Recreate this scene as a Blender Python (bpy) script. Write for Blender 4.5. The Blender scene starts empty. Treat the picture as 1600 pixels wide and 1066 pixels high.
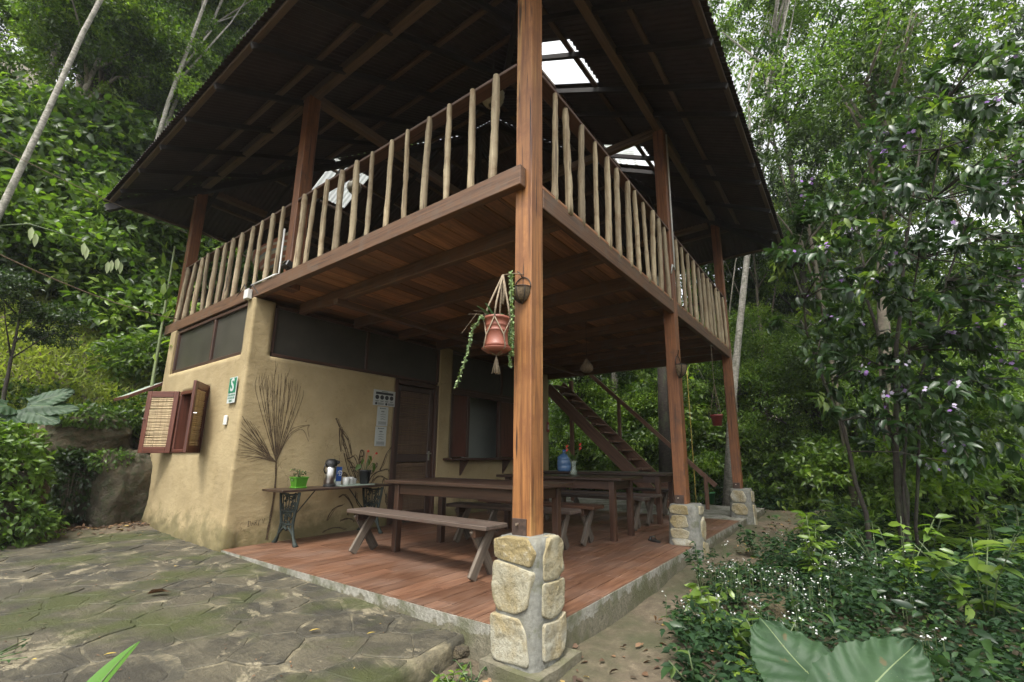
import bpy, math, random
import numpy as np
from mathutils import Vector, Matrix

SC = bpy.context.scene
COL = SC.collection
R = math.radians
rng = np.random.default_rng(11)
random.seed(5)

# ------------------------------------------------------------------ camera
cam_d = bpy.data.cameras.new('camera')
cam = bpy.data.objects.new('camera', cam_d)
COL.objects.link(cam)
yaw, pitch, roll = R(35.0343), R(11.7493), R(0.0651)
fw = Vector((math.cos(yaw)*math.cos(pitch), math.sin(yaw)*math.cos(pitch), math.sin(pitch)))
rt = Vector((math.sin(yaw), -math.cos(yaw), 0))
up = rt.cross(fw)
rt2 = math.cos(roll)*rt + math.sin(roll)*up
up2 = -math.sin(roll)*rt + math.cos(roll)*up
cam.matrix_world = Matrix(((rt2.x, up2.x, -fw.x, -2.4037), (rt2.y, up2.y, -fw.y, -1.695),
                           (rt2.z, up2.z, -fw.z, 1.05), (0, 0, 0, 1)))
cam_d.sensor_width = 36
cam_d.lens = 698.952/1600*36
cam_d.shift_x = -(835.517-800)/1600
cam_d.shift_y = (567.98-533)/1600
cam_d.clip_start = 0.05
cam_d.clip_end = 500
SC.camera = cam

# ------------------------------------------------------------------ sky, sun, exposure
SUN_EL, SUN_AZ = R(63), R(200)          # azimuth counted from +X towards +Y
world = bpy.data.worlds.new('World')
SC.world = world
world.use_nodes = True
wn, wl = world.node_tree.nodes, world.node_tree.links
wn.clear()
sky = wn.new('ShaderNodeTexSky')
sky.sky_type = 'NISHITA'
sky.sun_disc = False
sky.sun_elevation = SUN_EL
sky.sun_rotation = R(90) - SUN_AZ
sky.dust_density = 4.0
sky.air_density = 1.0
hs = wn.new('ShaderNodeHueSaturation')
hs.inputs['Saturation'].default_value = 0.10     # hazy white overcast
bg = wn.new('ShaderNodeBackground')
bg.inputs['Strength'].default_value = 0.15
wo = wn.new('ShaderNodeOutputWorld')
wl.new(sky.outputs[0], hs.inputs['Color'])
wl.new(hs.outputs[0], bg.inputs['Color'])
wl.new(bg.outputs[0], wo.inputs['Surface'])

sun_d = bpy.data.lights.new('sun', 'SUN')
sun_d.energy = 1.5
sun_d.angle = R(14)
sun_d.color = (1.0, 0.95, 0.86)
sun = bpy.data.objects.new('sun', sun_d)
COL.objects.link(sun)
to_sun = Vector((math.cos(SUN_EL)*math.cos(SUN_AZ), math.cos(SUN_EL)*math.sin(SUN_AZ), math.sin(SUN_EL)))
sun.rotation_mode = 'QUATERNION'
sun.rotation_quaternion = to_sun.to_track_quat('Z', 'Y')
sun.location = (0, 0, 40)

SC.view_settings.view_transform = 'Standard'
SC.view_settings.look = 'None'
SC.view_settings.exposure = 1.55
SC.view_settings.gamma = 1
SC.view_settings.use_curve_mapping = False
SC.render.engine = 'CYCLES'
SC.cycles.max_bounces = 7
SC.cycles.diffuse_bounces = 4
SC.cycles.glossy_bounces = 3
SC.cycles.transmission_bounces = 4
SC.cycles.transparent_max_bounces = 8
SC.cycles.caustics_reflective = False
SC.cycles.caustics_refractive = False
SC.cycles.sample_clamp_indirect = 6
SC.cycles.use_denoising = True

# ------------------------------------------------------------------ object helpers
WM = {}

def link(name, me, mat=None, parent=None, mw=None, label=None, cat=None, group=None, kind=None):
    o = bpy.data.objects.new(name, me)
    COL.objects.link(o)
    M = mw if mw is not None else Matrix.Identity(4)
    WM[o.name] = M
    if mat is not None and me is not None and len(me.materials) == 0:
        me.materials.append(mat)
    if parent is not None:
        o.parent = parent
        o.matrix_parent_inverse = WM[parent.name].inverted()
    o.matrix_basis = M
    tag(o, label, cat, group, kind)
    return o

def tag(o, label=None, cat=None, group=None, kind=None):
    if label: o['label'] = label
    if cat: o['category'] = cat
    if group: o['group'] = group
    if kind: o['kind'] = kind
    return o

def thing(name, loc, label, cat, group=None, rz=0.0):
    M = Matrix.Translation(Vector(loc)) @ Matrix.Rotation(rz, 4, 'Z')
    o = link(name, None, None, None, M, label, cat, group)
    o.empty_display_size = 0.2
    return o

def kids(o):
    return KIDS.get(o.name, [])

KIDS = {}
_link0 = link
def link(name, me, mat=None, parent=None, mw=None, label=None, cat=None, group=None, kind=None):
    o = _link0(name, me, mat, parent, mw, label, cat, group, kind)
    if parent is not None:
        KIDS.setdefault(parent.name, []).append(o)
    return o

def copy_thing(src, loc, rz=0.0, label=None, scale=1.0):
    M = Matrix.Translation(Vector(loc)) @ Matrix.Rotation(rz, 4, 'Z') @ Matrix.Scale(scale, 4)
    r = src.copy()
    COL.objects.link(r)
    r.matrix_basis = M
    WM[r.name] = M
    if label: r['label'] = label
    def rec(s, d):
        for ch in kids(s):
            c = ch.copy()
            COL.objects.link(c)
            c.parent = d
            KIDS.setdefault(d.name, []).append(c)
            rec(ch, c)
    rec(src, r)
    return r

# ------------------------------------------------------------------ mesh helpers
class MB:
    """collects vertices and faces, then becomes one mesh"""
    def __init__(self):
        self.v = []; self.f = []; self.n = 0
    def add(self, V, F):
        V = [tuple(map(float, p)) for p in V]
        self.v += V
        self.f += [tuple(int(i)+self.n for i in q) for q in F]
        self.n += len(V)
        return self
    def box(self, c, s, rot=None, ch=0.0):
        V, F = cbox(s, ch)
        m = Matrix.Translation(Vector(c)) @ (rot.to_4x4() if rot is not None else Matrix.Identity(4))
        return self.add([m @ Vector(p) for p in V], F)
    def bar(self, p0, p1, w, h, up=(0, 0, 1), ch=0.0):
        m, L = frame(p0, p1, up)
        V, F = cbox((w, h, L), ch)
        return self.add([m @ Vector((x, y, z+L/2)) for x, y, z in V], F)
    def tube(self, pts, rad, n=8, cap=True):
        pts = [Vector(p) for p in pts]
        if not hasattr(rad, '__len__'): rad = [rad]*len(pts)
        V = []; F = []
        ref = Vector((0.31, 0.17, 0.93))
        for i, p in enumerate(pts):
            d = (pts[min(i+1, len(pts)-1)] - pts[max(i-1, 0)])
            if d.length < 1e-9: d = Vector((0, 0, 1))
            d.normalize()
            a = ref - d*ref.dot(d)
            if a.length < 0.15:
                a = Vector((1, 0, 0)) - d*d.x
            a.normalize(); b = d.cross(a)
            for k in range(n):
                t = 2*math.pi*k/n
                V.append(p + (a*math.cos(t) + b*math.sin(t))*rad[i])
        for i in range(len(pts)-1):
            for k in range(n):
                k2 = (k+1) % n
                F.append((i*n+k, i*n+k2, (i+1)*n+k2, (i+1)*n+k))
        if cap:
            F.append(tuple(range(n-1, -1, -1)))
            F.append(tuple((len(pts)-1)*n+k for k in range(n)))
        return self.add(V, F)
    def lathe(self, prof, c=(0, 0, 0), n=20, cap=True):
        V = []; F = []
        for r, z in prof:
            for k in range(n):
                t = 2*math.pi*k/n
                V.append((c[0]+r*math.cos(t), c[1]+r*math.sin(t), c[2]+z))
        for i in range(len(prof)-1):
            for k in range(n):
                k2 = (k+1) % n
                F.append((i*n+k, i*n+k2, (i+1)*n+k2, (i+1)*n+k))
        if cap:
            F.append(tuple(range(n-1, -1, -1)))
            F.append(tuple((len(prof)-1)*n+k for k in range(n)))
        return self.add(V, F)
    def mesh(self, name, smooth=False):
        me = bpy.data.meshes.new(name)
        me.from_pydata(self.v, [], self.f)
        if smooth: me.polygons.foreach_set('use_smooth', [True]*len(me.polygons))
        me.update()
        return me
    def build(self, name, mat, parent=None, mw=None, smooth=False, **kw):
        return link(name, self.mesh(name, smooth), mat, parent, mw, **kw)

def frame(p0, p1, up=(0, 0, 1)):
    p0 = Vector(p0); p1 = Vector(p1)
    z = (p1-p0); L = z.length; z.normalize()
    u = Vector(up)
    if abs(u.normalized().dot(z)) > 0.98: u = Vector((0, 1, 0))
    x = u.cross(z).normalized(); y = z.cross(x)
    m = Matrix(((x.x, y.x, z.x, p0.x), (x.y, y.y, z.y, p0.y), (x.z, y.z, z.z, p0.z), (0, 0, 0, 1)))
    return m, L

def cbox(s, ch=0.0):
    """box of size s centred on the origin, its edges chamfered by ch"""
    a, b, c = s[0]/2, s[1]/2, s[2]/2
    if ch <= 0:
        V = [(x, y, z) for x in (-a, a) for y in (-b, b) for z in (-c, c)]
        F = [(0, 1, 3, 2), (4, 6, 7, 5), (0, 4, 5, 1), (2, 3, 7, 6), (0, 2, 6, 4), (1, 5, 7, 3)]
        return V, F
    ch = min(ch, a*0.8, b*0.8, c*0.8)
    V = []; idx = {}
    for sx in (-1, 1):
        for sy in (-1, 1):
            for sz in (-1, 1):
                for ax in range(3):
                    p = [sx*(a-ch), sy*(b-ch), sz*(c-ch)]
                    p[ax] = (sx*a, sy*b, sz*c)[ax]
                    idx[(sx, sy, sz, ax)] = len(V); V.append(tuple(p))
    F = []
    I = lambda sx, sy, sz, ax: idx[(sx, sy, sz, ax)]
    for s_ in (-1, 1):
        F.append([I(s_, -1, -1, 0), I(s_, 1, -1, 0), I(s_, 1, 1, 0), I(s_, -1, 1, 0)][::s_])
        F.append([I(-1, s_, -1, 1), I(-1, s_, 1, 1), I(1, s_, 1, 1), I(1, s_, -1, 1)][::s_])
        F.append([I(-1, -1, s_, 2), I(1, -1, s_, 2), I(1, 1, s_, 2), I(-1, 1, s_, 2)][::s_])
    for s1 in (-1, 1):
        for s2 in (-1, 1):
            F.append([I(-1, s1, s2, 1), I(1, s1, s2, 1), I(1, s1, s2, 2), I(-1, s1, s2, 2)][::s1*s2])
            F.append([I(s1, -1, s2, 2), I(s1, 1, s2, 2), I(s1, 1, s2, 0), I(s1, -1, s2, 0)][::s1*s2])
            F.append([I(s1, s2, -1, 0), I(s1, s2, 1, 0), I(s1, s2, 1, 1), I(s1, s2, -1, 1)][::s1*s2])
            for s3 in (-1, 1):
                F.append([I(s1, s2, s3, 0), I(s1, s2, s3, 1), I(s1, s2, s3, 2)][::s1*s2*s3])
    return V, [tuple(f) for f in F]

def bar(name, p0, p1, w, h, mat, parent=None, up=(0, 0, 1), ch=0.005, **kw):
    """a squared timber whose grain (local Z) runs from p0 to p1"""
    m, L = frame(p0, p1, up)
    V, F = cbox((w, h, L), ch)
    b = MB(); b.add([(x, y, z+L/2) for x, y, z in V], F)
    return b.build(name, mat, parent, m, **kw)

def npmesh(name, V, faces, attr=None, smooth=False):
    """big meshes straight from arrays; faces: list of (n,k) int arrays; attr: list of per-face floats, one array per entry"""
    me = bpy.data.meshes.new(name)
    V = np.asarray(V, np.float32)
    me.vertices.add(len(V)); me.vertices.foreach_set('co', V.ravel())
    loops = np.concatenate([f.ravel() for f in faces]).astype(np.int32)
    tot = np.concatenate([np.full(len(f), f.shape[1], np.int32) for f in faces])
    start = np.concatenate([[0], np.cumsum(tot)[:-1]]).astype(np.int32)
    me.loops.add(len(loops)); me.loops.foreach_set('vertex_index', loops)
    me.polygons.add(len(tot)); me.polygons.foreach_set('loop_start', start)
    me.polygons.foreach_set('loop_total', tot)
    if smooth: me.polygons.foreach_set('use_smooth', np.ones(len(tot), bool))
    me.update(calc_edges=True)
    if attr is not None:
        a = me.attributes.new('tone', 'FLOAT', 'FACE')
        a.data.foreach_set('value', np.concatenate(attr).astype(np.float32))
    return me

_K = np.random.default_rng(3).normal(size=(14, 3))
_K /= np.linalg.norm(_K, axis=1)[:, None]
_PH = np.random.default_rng(4).uniform(0, 6.28, 14)
def wob(P, freq=1.0, octaves=3):
    """smooth pseudo-noise in about -1..1"""
    P = np.atleast_2d(np.asarray(P, float)); s = np.zeros(len(P)); amp = 1; tot = 0
    for o in range(octaves):
        k = _K[o*4:(o+1)*4+2]
        t = np.sin(P @ (k.T)*freq*6.28 + _PH[o*4:o*4+len(k)])
        s += amp*t.mean(1)*1.6; tot += amp; amp *= 0.5; freq *= 2.1
    return s/tot

def smooth(t, a, b):
    t = np.clip((np.asarray(t, float)-a)/(b-a), 0, 1)
    return t*t*(3-2*t)

# ------------------------------------------------------------------ materials
def new_mat(name):
    m = bpy.data.materials.new(name); m.use_nodes = True
    nt = m.node_tree; nt.nodes.clear()
    out = nt.nodes.new('ShaderNodeOutputMaterial')
    b = nt.nodes.new('ShaderNodeBsdfPrincipled')
    nt.links.new(b.outputs[0], out.inputs['Surface'])
    return m, nt, b

def N(nt, typ, **kw):
    n = nt.nodes.new('ShaderNode'+typ)
    for k, v in kw.items():
        if k in n.inputs: n.inputs[k].default_value = v
        else: setattr(n, k, v)
    return n

def ramp(nt, fac, stops):
    r = N(nt, 'ValToRGB')
    e = r.color_ramp.elements
    while len(e) < len(stops): e.new(0.5)
    for el, (p, c) in zip(e, stops):
        el.position = p; el.color = (*c, 1) if len(c) == 3 else c
    nt.links.new(fac, r.inputs[0])
    return r.outputs[0]

def mix(nt, fac, a, b, mode='MIX'):
    m = N(nt, 'Mix', data_type='RGBA', blend_type=mode)
    def put(sock, v):
        if isinstance(v, (tuple, list)): sock.default_value = (*v, 1) if len(v) == 3 else v
        elif isinstance(v, (int, float)): sock.default_value = v
        else: nt.links.new(v, sock)
    put(m.inputs[0], fac); put(m.inputs[6], a); put(m.inputs[7], b)
    return m.outputs[2]

def coords(nt, scale=(1, 1, 1), rand=True, world_space=False):
    if world_space:
        g = N(nt, 'NewGeometry'); src = g.outputs['Position']
    else:
        t = N(nt, 'TexCoord'); src = t.outputs['Object']
    mp = N(nt, 'Mapping'); mp.inputs['Scale'].default_value = scale
    if rand and not world_space:
        oi = N(nt, 'ObjectInfo')
        ml = N(nt, 'Math', operation='MULTIPLY'); ml.inputs[1].default_value = 37.0
        nt.links.new(oi.outputs['Random'], ml.inputs[0])
        cx = N(nt, 'CombineXYZ')
        for i in range(3): nt.links.new(ml.outputs[0], cx.inputs[i])
        ad = N(nt, 'VectorMath', operation='ADD')
        nt.links.new(src, ad.inputs[0]); nt.links.new(cx.outputs[0], ad.inputs[1])
        src = ad.outputs[0]
    nt.links.new(src, mp.inputs['Vector'])
    return mp.outputs[0]

def noise(nt, vec, scale=5, detail=5, rough=0.55, dist=0.0):
    n = N(nt, 'TexNoise', Scale=scale, Detail=detail, Roughness=rough, Distortion=dist)
    nt.links.new(vec, n.inputs['Vector'])
    return n.outputs[0]

def bump(nt, b, h, strength=0.3, dist=0.01):
    bp = N(nt, 'Bump', Strength=strength, Distance=dist)
    nt.links.new(h, bp.inputs['Height'])
    nt.links.new(bp.outputs[0], b.inputs['Normal'])

def obj_tone(nt, col, amt=0.25):
    """lighter or darker from one object to the next"""
    oi = N(nt, 'ObjectInfo')
    mr = N(nt, 'MapRange'); mr.inputs['To Min'].default_value = 1-amt; mr.inputs['To Max'].default_value = 1+amt
    nt.links.new(oi.outputs['Random'], mr.inputs[0])
    hv = N(nt, 'HueSaturation')
    nt.links.new(mr.outputs[0], hv.inputs['Value']); nt.links.new(col, hv.inputs['Color'])
    return hv.outputs[0]

def plain(name, c, rough=0.5, metal=0.0, var=0.15, scale=20, bmp=0.05, spec=0.5):
    m, nt, b = new_mat(name)
    v = coords(nt)
    n = noise(nt, v, scale, 4)
    d = tuple(x*(1-var) for x in c); l = tuple(min(1, x*(1+var)) for x in c)
    nt.links.new(ramp(nt, n, [(0.3, d), (0.7, l)]), b.inputs['Base Color'])
    b.inputs['Roughness'].default_value = rough; b.inputs['Metallic'].default_value = metal
    b.inputs['Specular IOR Level'].default_value = spec
    if bmp: bump(nt, b, n, bmp, 0.005)
    return m

def wood(name, dark, light, rough=0.5, grain=34, tone=0.2, bmp=0.25, streak=None, wear=None, crack=0.30):
    m, nt, b = new_mat(name)
    v = coords(nt, (1, 1, 0.045))
    n1 = noise(nt, v, grain, 7, 0.65, 0.6)
    v2 = coords(nt, (1, 1, 0.16))
    n2 = noise(nt, v2, 7, 4, 0.5, 1.2)
    c = ramp(nt, n1, [(0.33, dark), (0.5, tuple((a+q)/2 for a, q in zip(dark, light))), (0.66, light)])
    mid = tuple(x*0.72 for x in light)
    c = mix(nt, ramp(nt, n2, [(0.42, (0, 0, 0)), (0.62, (0.55, 0.55, 0.55))]), c, mid)
    if streak:
        n3 = noise(nt, coords(nt, (1, 1, 0.05)), 11, 3, 0.5, 0.5)
        c = mix(nt, ramp(nt, n3, [(0.58, (0, 0, 0)), (0.68, (0.7, 0.7, 0.7))]), c, streak)
    if wear:
        n4 = noise(nt, coords(nt, (1, 1, 1)), 6, 6, 0.65)
        c = mix(nt, ramp(nt, n4, [(0.5, (0, 0, 0)), (0.68, (0.8, 0.8, 0.8))]), c, wear)
    # drying cracks: thin dark lines along the grain
    n5 = noise(nt, coords(nt, (1, 1, 0.03)), 55, 2, 0.4, 0.2)
    ck = ramp(nt, n5, [(0.0, (1, 1, 1)), (crack-0.03, (1, 1, 1)), (crack+0.02, (0, 0, 0))])
    c = mix(nt, ck, c, tuple(x*0.35 for x in dark))
    c = obj_tone(nt, c, tone)
    nt.links.new(c, b.inputs['Base Color'])
    b.inputs['Roughness'].default_value = rough
    bump(nt, b, n1, bmp, 0.004)
    return m

M = {}
M['post'] = wood('post_wood', (0.095, 0.032, 0.010), (0.36, 0.158, 0.050), 0.55, 30, 0.04, bmp=0.7, streak=(0.40, 0.225, 0.075), wear=(0.17, 0.065, 0.022), crack=0.345)
M['post_red'] = wood('red_post_wood', (0.075, 0.027, 0.011), (0.265, 0.105, 0.037), 0.55, 30, 0.12, wear=(0.10, 0.045, 0.022), crack=0.335)
M['beam'] = wood('beam_wood', (0.048, 0.023, 0.011), (0.155, 0.079, 0.038), 0.6, 30, 0.15, wear=(0.10, 0.072, 0.05))
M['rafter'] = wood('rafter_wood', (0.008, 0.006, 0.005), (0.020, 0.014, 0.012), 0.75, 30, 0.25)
M['purlin'] = wood('purlin_wood', (0.045, 0.029, 0.018), (0.115, 0.072, 0.045), 0.65, 30, 0.25)
M['plank'] = wood('deck_plank_wood', (0.13, 0.058, 0.026), (0.38, 0.178, 0.082), 0.6, 26, 0.5, wear=(0.16, 0.09, 0.05))
M['rail'] = wood('rail_wood', (0.05, 0.025, 0.015), (0.125, 0.066, 0.04), 0.55, 30, 0.1)
M['stick'] = wood('peeled_stick_wood', (0.13, 0.088, 0.045), (0.50, 0.41, 0.255), 0.7, 34, 0.22, 1.0, wear=(0.20, 0.135, 0.07))
M['table'] = wood('dark_table_wood', (0.016, 0.009, 0.006), (0.050, 0.028, 0.018), 0.38, 28, 0.2)
M['table_leg'] = wood('table_leg_wood', (0.022, 0.010, 0.006), (0.070, 0.033, 0.018), 0.42, 28, 0.25)
M['bench'] = wood('weathered_bench_wood', (0.038, 0.027, 0.021), (0.115, 0.084, 0.064), 0.62, 26, 0.15, wear=(0.068, 0.038, 0.028))
M['bench_leg'] = wood('bench_leg_wood', (0.048, 0.036, 0.026), (0.15, 0.122, 0.092), 0.65, 26, 0.3)
M['shutter'] = wood('shutter_wood', (0.05, 0.016, 0.010), (0.13, 0.045, 0.028), 0.4, 30, 0.12)
M['door'] = wood('door_wood', (0.022, 0.012, 0.009), (0.06, 0.033, 0.022), 0.45, 30, 0.12)
M['reed'] = wood('split_reed', (0.16, 0.10, 0.05), (0.52, 0.40, 0.23), 0.6, 60, 0.1, 0.5)
M['reed_dark'] = wood('dark_split_reed', (0.05, 0.03, 0.018), (0.17, 0.11, 0.065), 0.55, 60, 0.1, 0.5)

def leaf_mat(name, stops, rough=0.42, trans=0.3, spec=0.5, tcol=None):
    m, nt, b = new_mat(name)
    at = N(nt, 'Attribute', attribute_name='tone')
    oi = N(nt, 'ObjectInfo')
    c = ramp(nt, at.outputs['Fac'], stops)
    mr = N(nt, 'MapRange'); mr.inputs['To Min'].default_value = 0.8; mr.inputs['To Max'].default_value = 1.25
    nt.links.new(oi.outputs['Random'], mr.inputs[0])
    hv = N(nt, 'HueSaturation'); nt.links.new(mr.outputs[0], hv.inputs['Value']); nt.links.new(c, hv.inputs['Color'])
    c = hv.outputs[0]
    nt.links.new(c, b.inputs['Base Color'])
    b.inputs['Roughness'].default_value = rough
    b.inputs['Specular IOR Level'].default_value = spec
    tr = N(nt, 'BsdfTranslucent')
    tc = mix(nt, 1.0, c, tcol or (1.7, 1.9, 0.7), 'MULTIPLY')
    nt.links.new(tc, tr.inputs['Color'])
    mx = N(nt, 'MixShader'); mx.inputs[0].default_value = trans
    nt.links.new(b.outputs[0], mx.inputs[1]); nt.links.new(tr.outputs[0], mx.inputs[2])
    out = [n for n in nt.nodes if n.type == 'OUTPUT_MATERIAL'][0]
    nt.links.new(mx.outputs[0], out.inputs['Surface'])
    return m

G = lambda r, g, b_: (r, g, b_)
M['leaf_mid'] = leaf_mat('forest_leaf', [(0, G(.018, .040, .010)), (.45, G(.058, .105, .022)), (.8, G(.115, .180, .032)), (1, G(.19, .25, .045))], trans=0.48)
M['leaf_dark'] = leaf_mat('dark_forest_leaf', [(0, G(.012, .028, .009)), (.5, G(.036, .068, .018)), (1, G(.085, .14, .028))])
M['leaf_bright'] = leaf_mat('bright_leaf', [(0, G(.030, .060, .010)), (.5, G(.095, .165, .024)), (1, G(.20, .28, .04))], trans=0.42)
M['leaf_glossy'] = leaf_mat('glossy_shrub_leaf', [(0, G(.010, .026, .010)), (.55, G(.028, .060, .017)), (.85, G(.055, .105, .022)), (1, G(.13, .19, .035))], rough=0.38, trans=0.28, spec=0.5)
M['cover'] = leaf_mat('ground_cover_leaf', [(0, G(.007, .021, .008)), (.55, G(.017, .046, .015)), (.9, G(.036, .082, .021)), (1, G(.085, .14, .03))], rough=0.7, trans=0.28, spec=0.3)
M['grass'] = leaf_mat('bank_grass_blade', [(0, G(.07, .10, .02)), (.5, G(.165, .20, .042)), (1, G(.30, .32, .08))], rough=0.6, trans=0.4)
M['litter'] = leaf_mat('dry_leaf', [(0, G(.05, .03, .018)), (.6, G(.15, .085, .045)), (.9, G(.26, .16, .08)), (1, G(.4, .3, .06))], rough=0.7, trans=0.1, tcol=(1.2, 1.0, 0.6))
M['petal_white'] = leaf_mat('white_petal', [(0, G(.42, .45, .42)), (1, G(.6, .6, .58))], rough=0.6, trans=0.25, tcol=(1, 1, 1))
M['petal_purple'] = leaf_mat('purple_petal', [(0, G(.22, .10, .36)), (.4, G(.32, .19, .46)), (.7, G(.50, .43, .60)), (1, G(.62, .61, .64))], rough=0.6, trans=0.25, tcol=(1, 1, 1))
M['big_leaf'] = leaf_mat('large_lobed_leaf', [(0, G(.035, .085, .028)), (1, G(.05, .11, .035))], rough=0.45, trans=0.2)
# ------------------------------------------------------------------ ground
def patio_z(y): return -0.105 + 0.022*(np.asarray(y, float)-0.6)

def gz(x, y):
    """height of the earth"""
    x = np.asarray(x, float); y = np.asarray(y, float)
    P = np.stack([x, y, 0*x], -1).reshape(-1, 3)
    w1 = wob(P, 0.35).reshape(x.shape); w2 = wob(P+7, 1.3).reshape(x.shape)
    z = -0.235 + 0.03*w2 + 0.04*w1 - 0.05*smooth(x, -0.2, -1.2)*(1-smooth(y, 0.2, 1.5))
    west = 1-smooth(x, 1.0, 7.0)
    z = z + 0.30*smooth(y, 5.6, 6.9)*(1-smooth(x, 0.3, 3))
    front = 7.75 + 0.30*w1
    z = z + west*(1.45*smooth(y, front-0.05, front+0.55) + 0.80*np.clip(y-8.3, 0, 60) - 0.006*np.clip(y-12, 0, 30)**2)
    west2 = (1-smooth(x, -3.2, -2.0))
    z = z + west2*0.9*smooth(y, 5.3, 7.2)*(1-smooth(y, 7.3, 8.2))
    # the wood to the south and east lies level, rising a little far off
    z = z + 0.17*np.clip(np.hypot(x-3, y)-13, 0, 40)*smooth(x, 4, 9)
    z = z + 0.09*smooth(x, 1.4, 3.2)*smooth(y, -1.7, -0.3)*(1-smooth(y, 4, 5))*(1-smooth(x, 9, 11))
    # low mounds among the plants south of the terrace
    z = z + 0.12*smooth(-y, 0.8, 2.2)*(0.5+0.5*w1)
    return z

def axis(lo, hi, flo, fhi, fine, grow=1.25):
    a = list(np.arange(flo, fhi+1e-6, fine)); s = fine; v = a[-1]
    while v < hi: s *= grow; v += s; a.append(v)
    s = fine; v = a[0]; b = []
    while v > lo: s *= grow; v -= s; b.append(v)
    return np.array(b[::-1]+a)
gx = axis(-90, 120, -5, 11, 0.16); gy = axis(-90, 120, -6, 12.5, 0.16)
GX, GY = np.meshgrid(gx, gy, indexing='ij')
GZ = gz(GX, GY)
nx, ny = GX.shape
ii = np.arange(nx*ny).reshape(nx, ny)
gf = np.stack([ii[:-1, :-1], ii[1:, :-1], ii[1:, 1:], ii[:-1, 1:]], -1).reshape(-1, 4)
m, nt, b = new_mat('earth')
v = coords(nt, world_space=True)
n1 = noise(nt, v, 1.3, 6, 0.6); n2 = noise(nt, v, 9, 7, 0.7); n3 = noise(nt, v, 60, 4, 0.6)
c = ramp(nt, n2, [(0.3, (0.05, 0.039, 0.024)), (0.55, (0.105, 0.083, 0.053)), (0.75, (0.185, 0.152, 0.10))])
c = mix(nt, ramp(nt, n1, [(0.44, (0, 0, 0)), (0.6, (0.8, 0.8, 0.8))]), c, (0.045, 0.05, 0.02))
c = mix(nt, ramp(nt, n3, [(0.55, (0, 0, 0)), (0.7, (0.4, 0.4, 0.4))]), c, (0.05, 0.036, 0.022))
nt.links.new(c, b.inputs['Base Color']); b.inputs['Roughness'].default_value = 0.9
bump(nt, b, n2, 0.6, 0.03)
M['earth'] = m
link('ground', npmesh('ground', np.stack([GX, GY, GZ], -1).reshape(-1, 3), [gf], smooth=True), M['earth'], kind='structure')

# ------------------------------------------------------------------ flagstone patio
m, nt, b = new_mat('patio_mortar')
v = coords(nt, world_space=True)
n1 = noise(nt, v, 1.1, 5, 0.6); n2 = noise(nt, v, 14, 7, 0.7)
n4 = noise(nt, v, 3.3, 5, 0.65)
c = ramp(nt, n2, [(0.28, (0.07, 0.06, 0.036)), (0.52, (0.175, 0.15, 0.092)), (0.75, (0.33, 0.285, 0.185))])
c = mix(nt, ramp(nt, n4, [(0.40, (0.15, 0.15, 0.15)), (0.53, (0.92, 0.92, 0.92))]), c, (0.036, 0.033, 0.023))
c = mix(nt, ramp(nt, n1, [(0.48, (0, 0, 0)), (0.60, (0.9, 0.9, 0.9))]), c, (0.034, 0.041, 0.008))
nt.links.new(c, b.inputs['Base Color']); b.inputs['Roughness'].default_value = 0.85
bump(nt, b, n2, 1.0, 0.018)
M['patio_mortar'] = m

m, nt, b = new_mat('slate_flagstone')
v = coords(nt, world_space=True)
n1 = noise(nt, v, 1.1, 5, 0.6); n2 = noise(nt, coords(nt, (1, 0.35, 1), world_space=True), 9, 8, 0.7, 1.0); n3 = noise(nt, v, 55, 5, 0.7)
oi = N(nt, 'ObjectInfo')
base = ramp(nt, oi.outputs['Random'], [(0, (0.021, 0.0195, 0.014)), (0.45, (0.034, 0.030, 0.020)), (0.8, (0.050, 0.044, 0.028)), (1, (0.078, 0.067, 0.042))])
n4 = noise(nt, v, 3.3, 5, 0.65)
c = mix(nt, ramp(nt, n2, [(0.42, (0, 0, 0)), (0.66, (0.6, 0.6, 0.6))]), base, (0.075, 0.066, 0.043))
c = mix(nt, ramp(nt, n4, [(0.40, (0.5, 0.5, 0.5)), (0.52, (0, 0, 0))]), c, (0.13, 0.113, 0.072))
n6 = noise(nt, coords(nt, (1, 0.55, 1), world_space=True), 2.6, 7, 0.72, 0.8)
c = mix(nt, ramp(nt, n6, [(0.575, (0, 0, 0)), (0.61, (0.85, 0.85, 0.85))]), c, (0.25, 0.215, 0.14))
c = mix(nt, ramp(nt, n3, [(0.3, (0.6, 0.6, 0.6)), (0.6, (0, 0, 0))]), c, (0.019, 0.017, 0.013))
c = mix(nt, ramp(nt, n1, [(0.48, (0, 0, 0)), (0.60, (0.85, 0.85, 0.85))]), c, (0.038, 0.046, 0.008))
nt.links.new(c, b.inputs['Base Color'])
nt.links.new(ramp(nt, n3, [(0.3, (0.5, 0.5, 0.5)), (0.7, (0.85, 0.85, 0.85))]), b.inputs['Roughness'])
ad_ = N(nt, 'Math', operation='MULTIPLY_ADD'); ad_.inputs[1].default_value = 0.35; nt.links.new(n3, ad_.inputs[0]); nt.links.new(n2, ad_.inputs[2])
bump(nt, b, ad_.outputs[0], 1.0, 0.016)
M['flagstone'] = m

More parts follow.
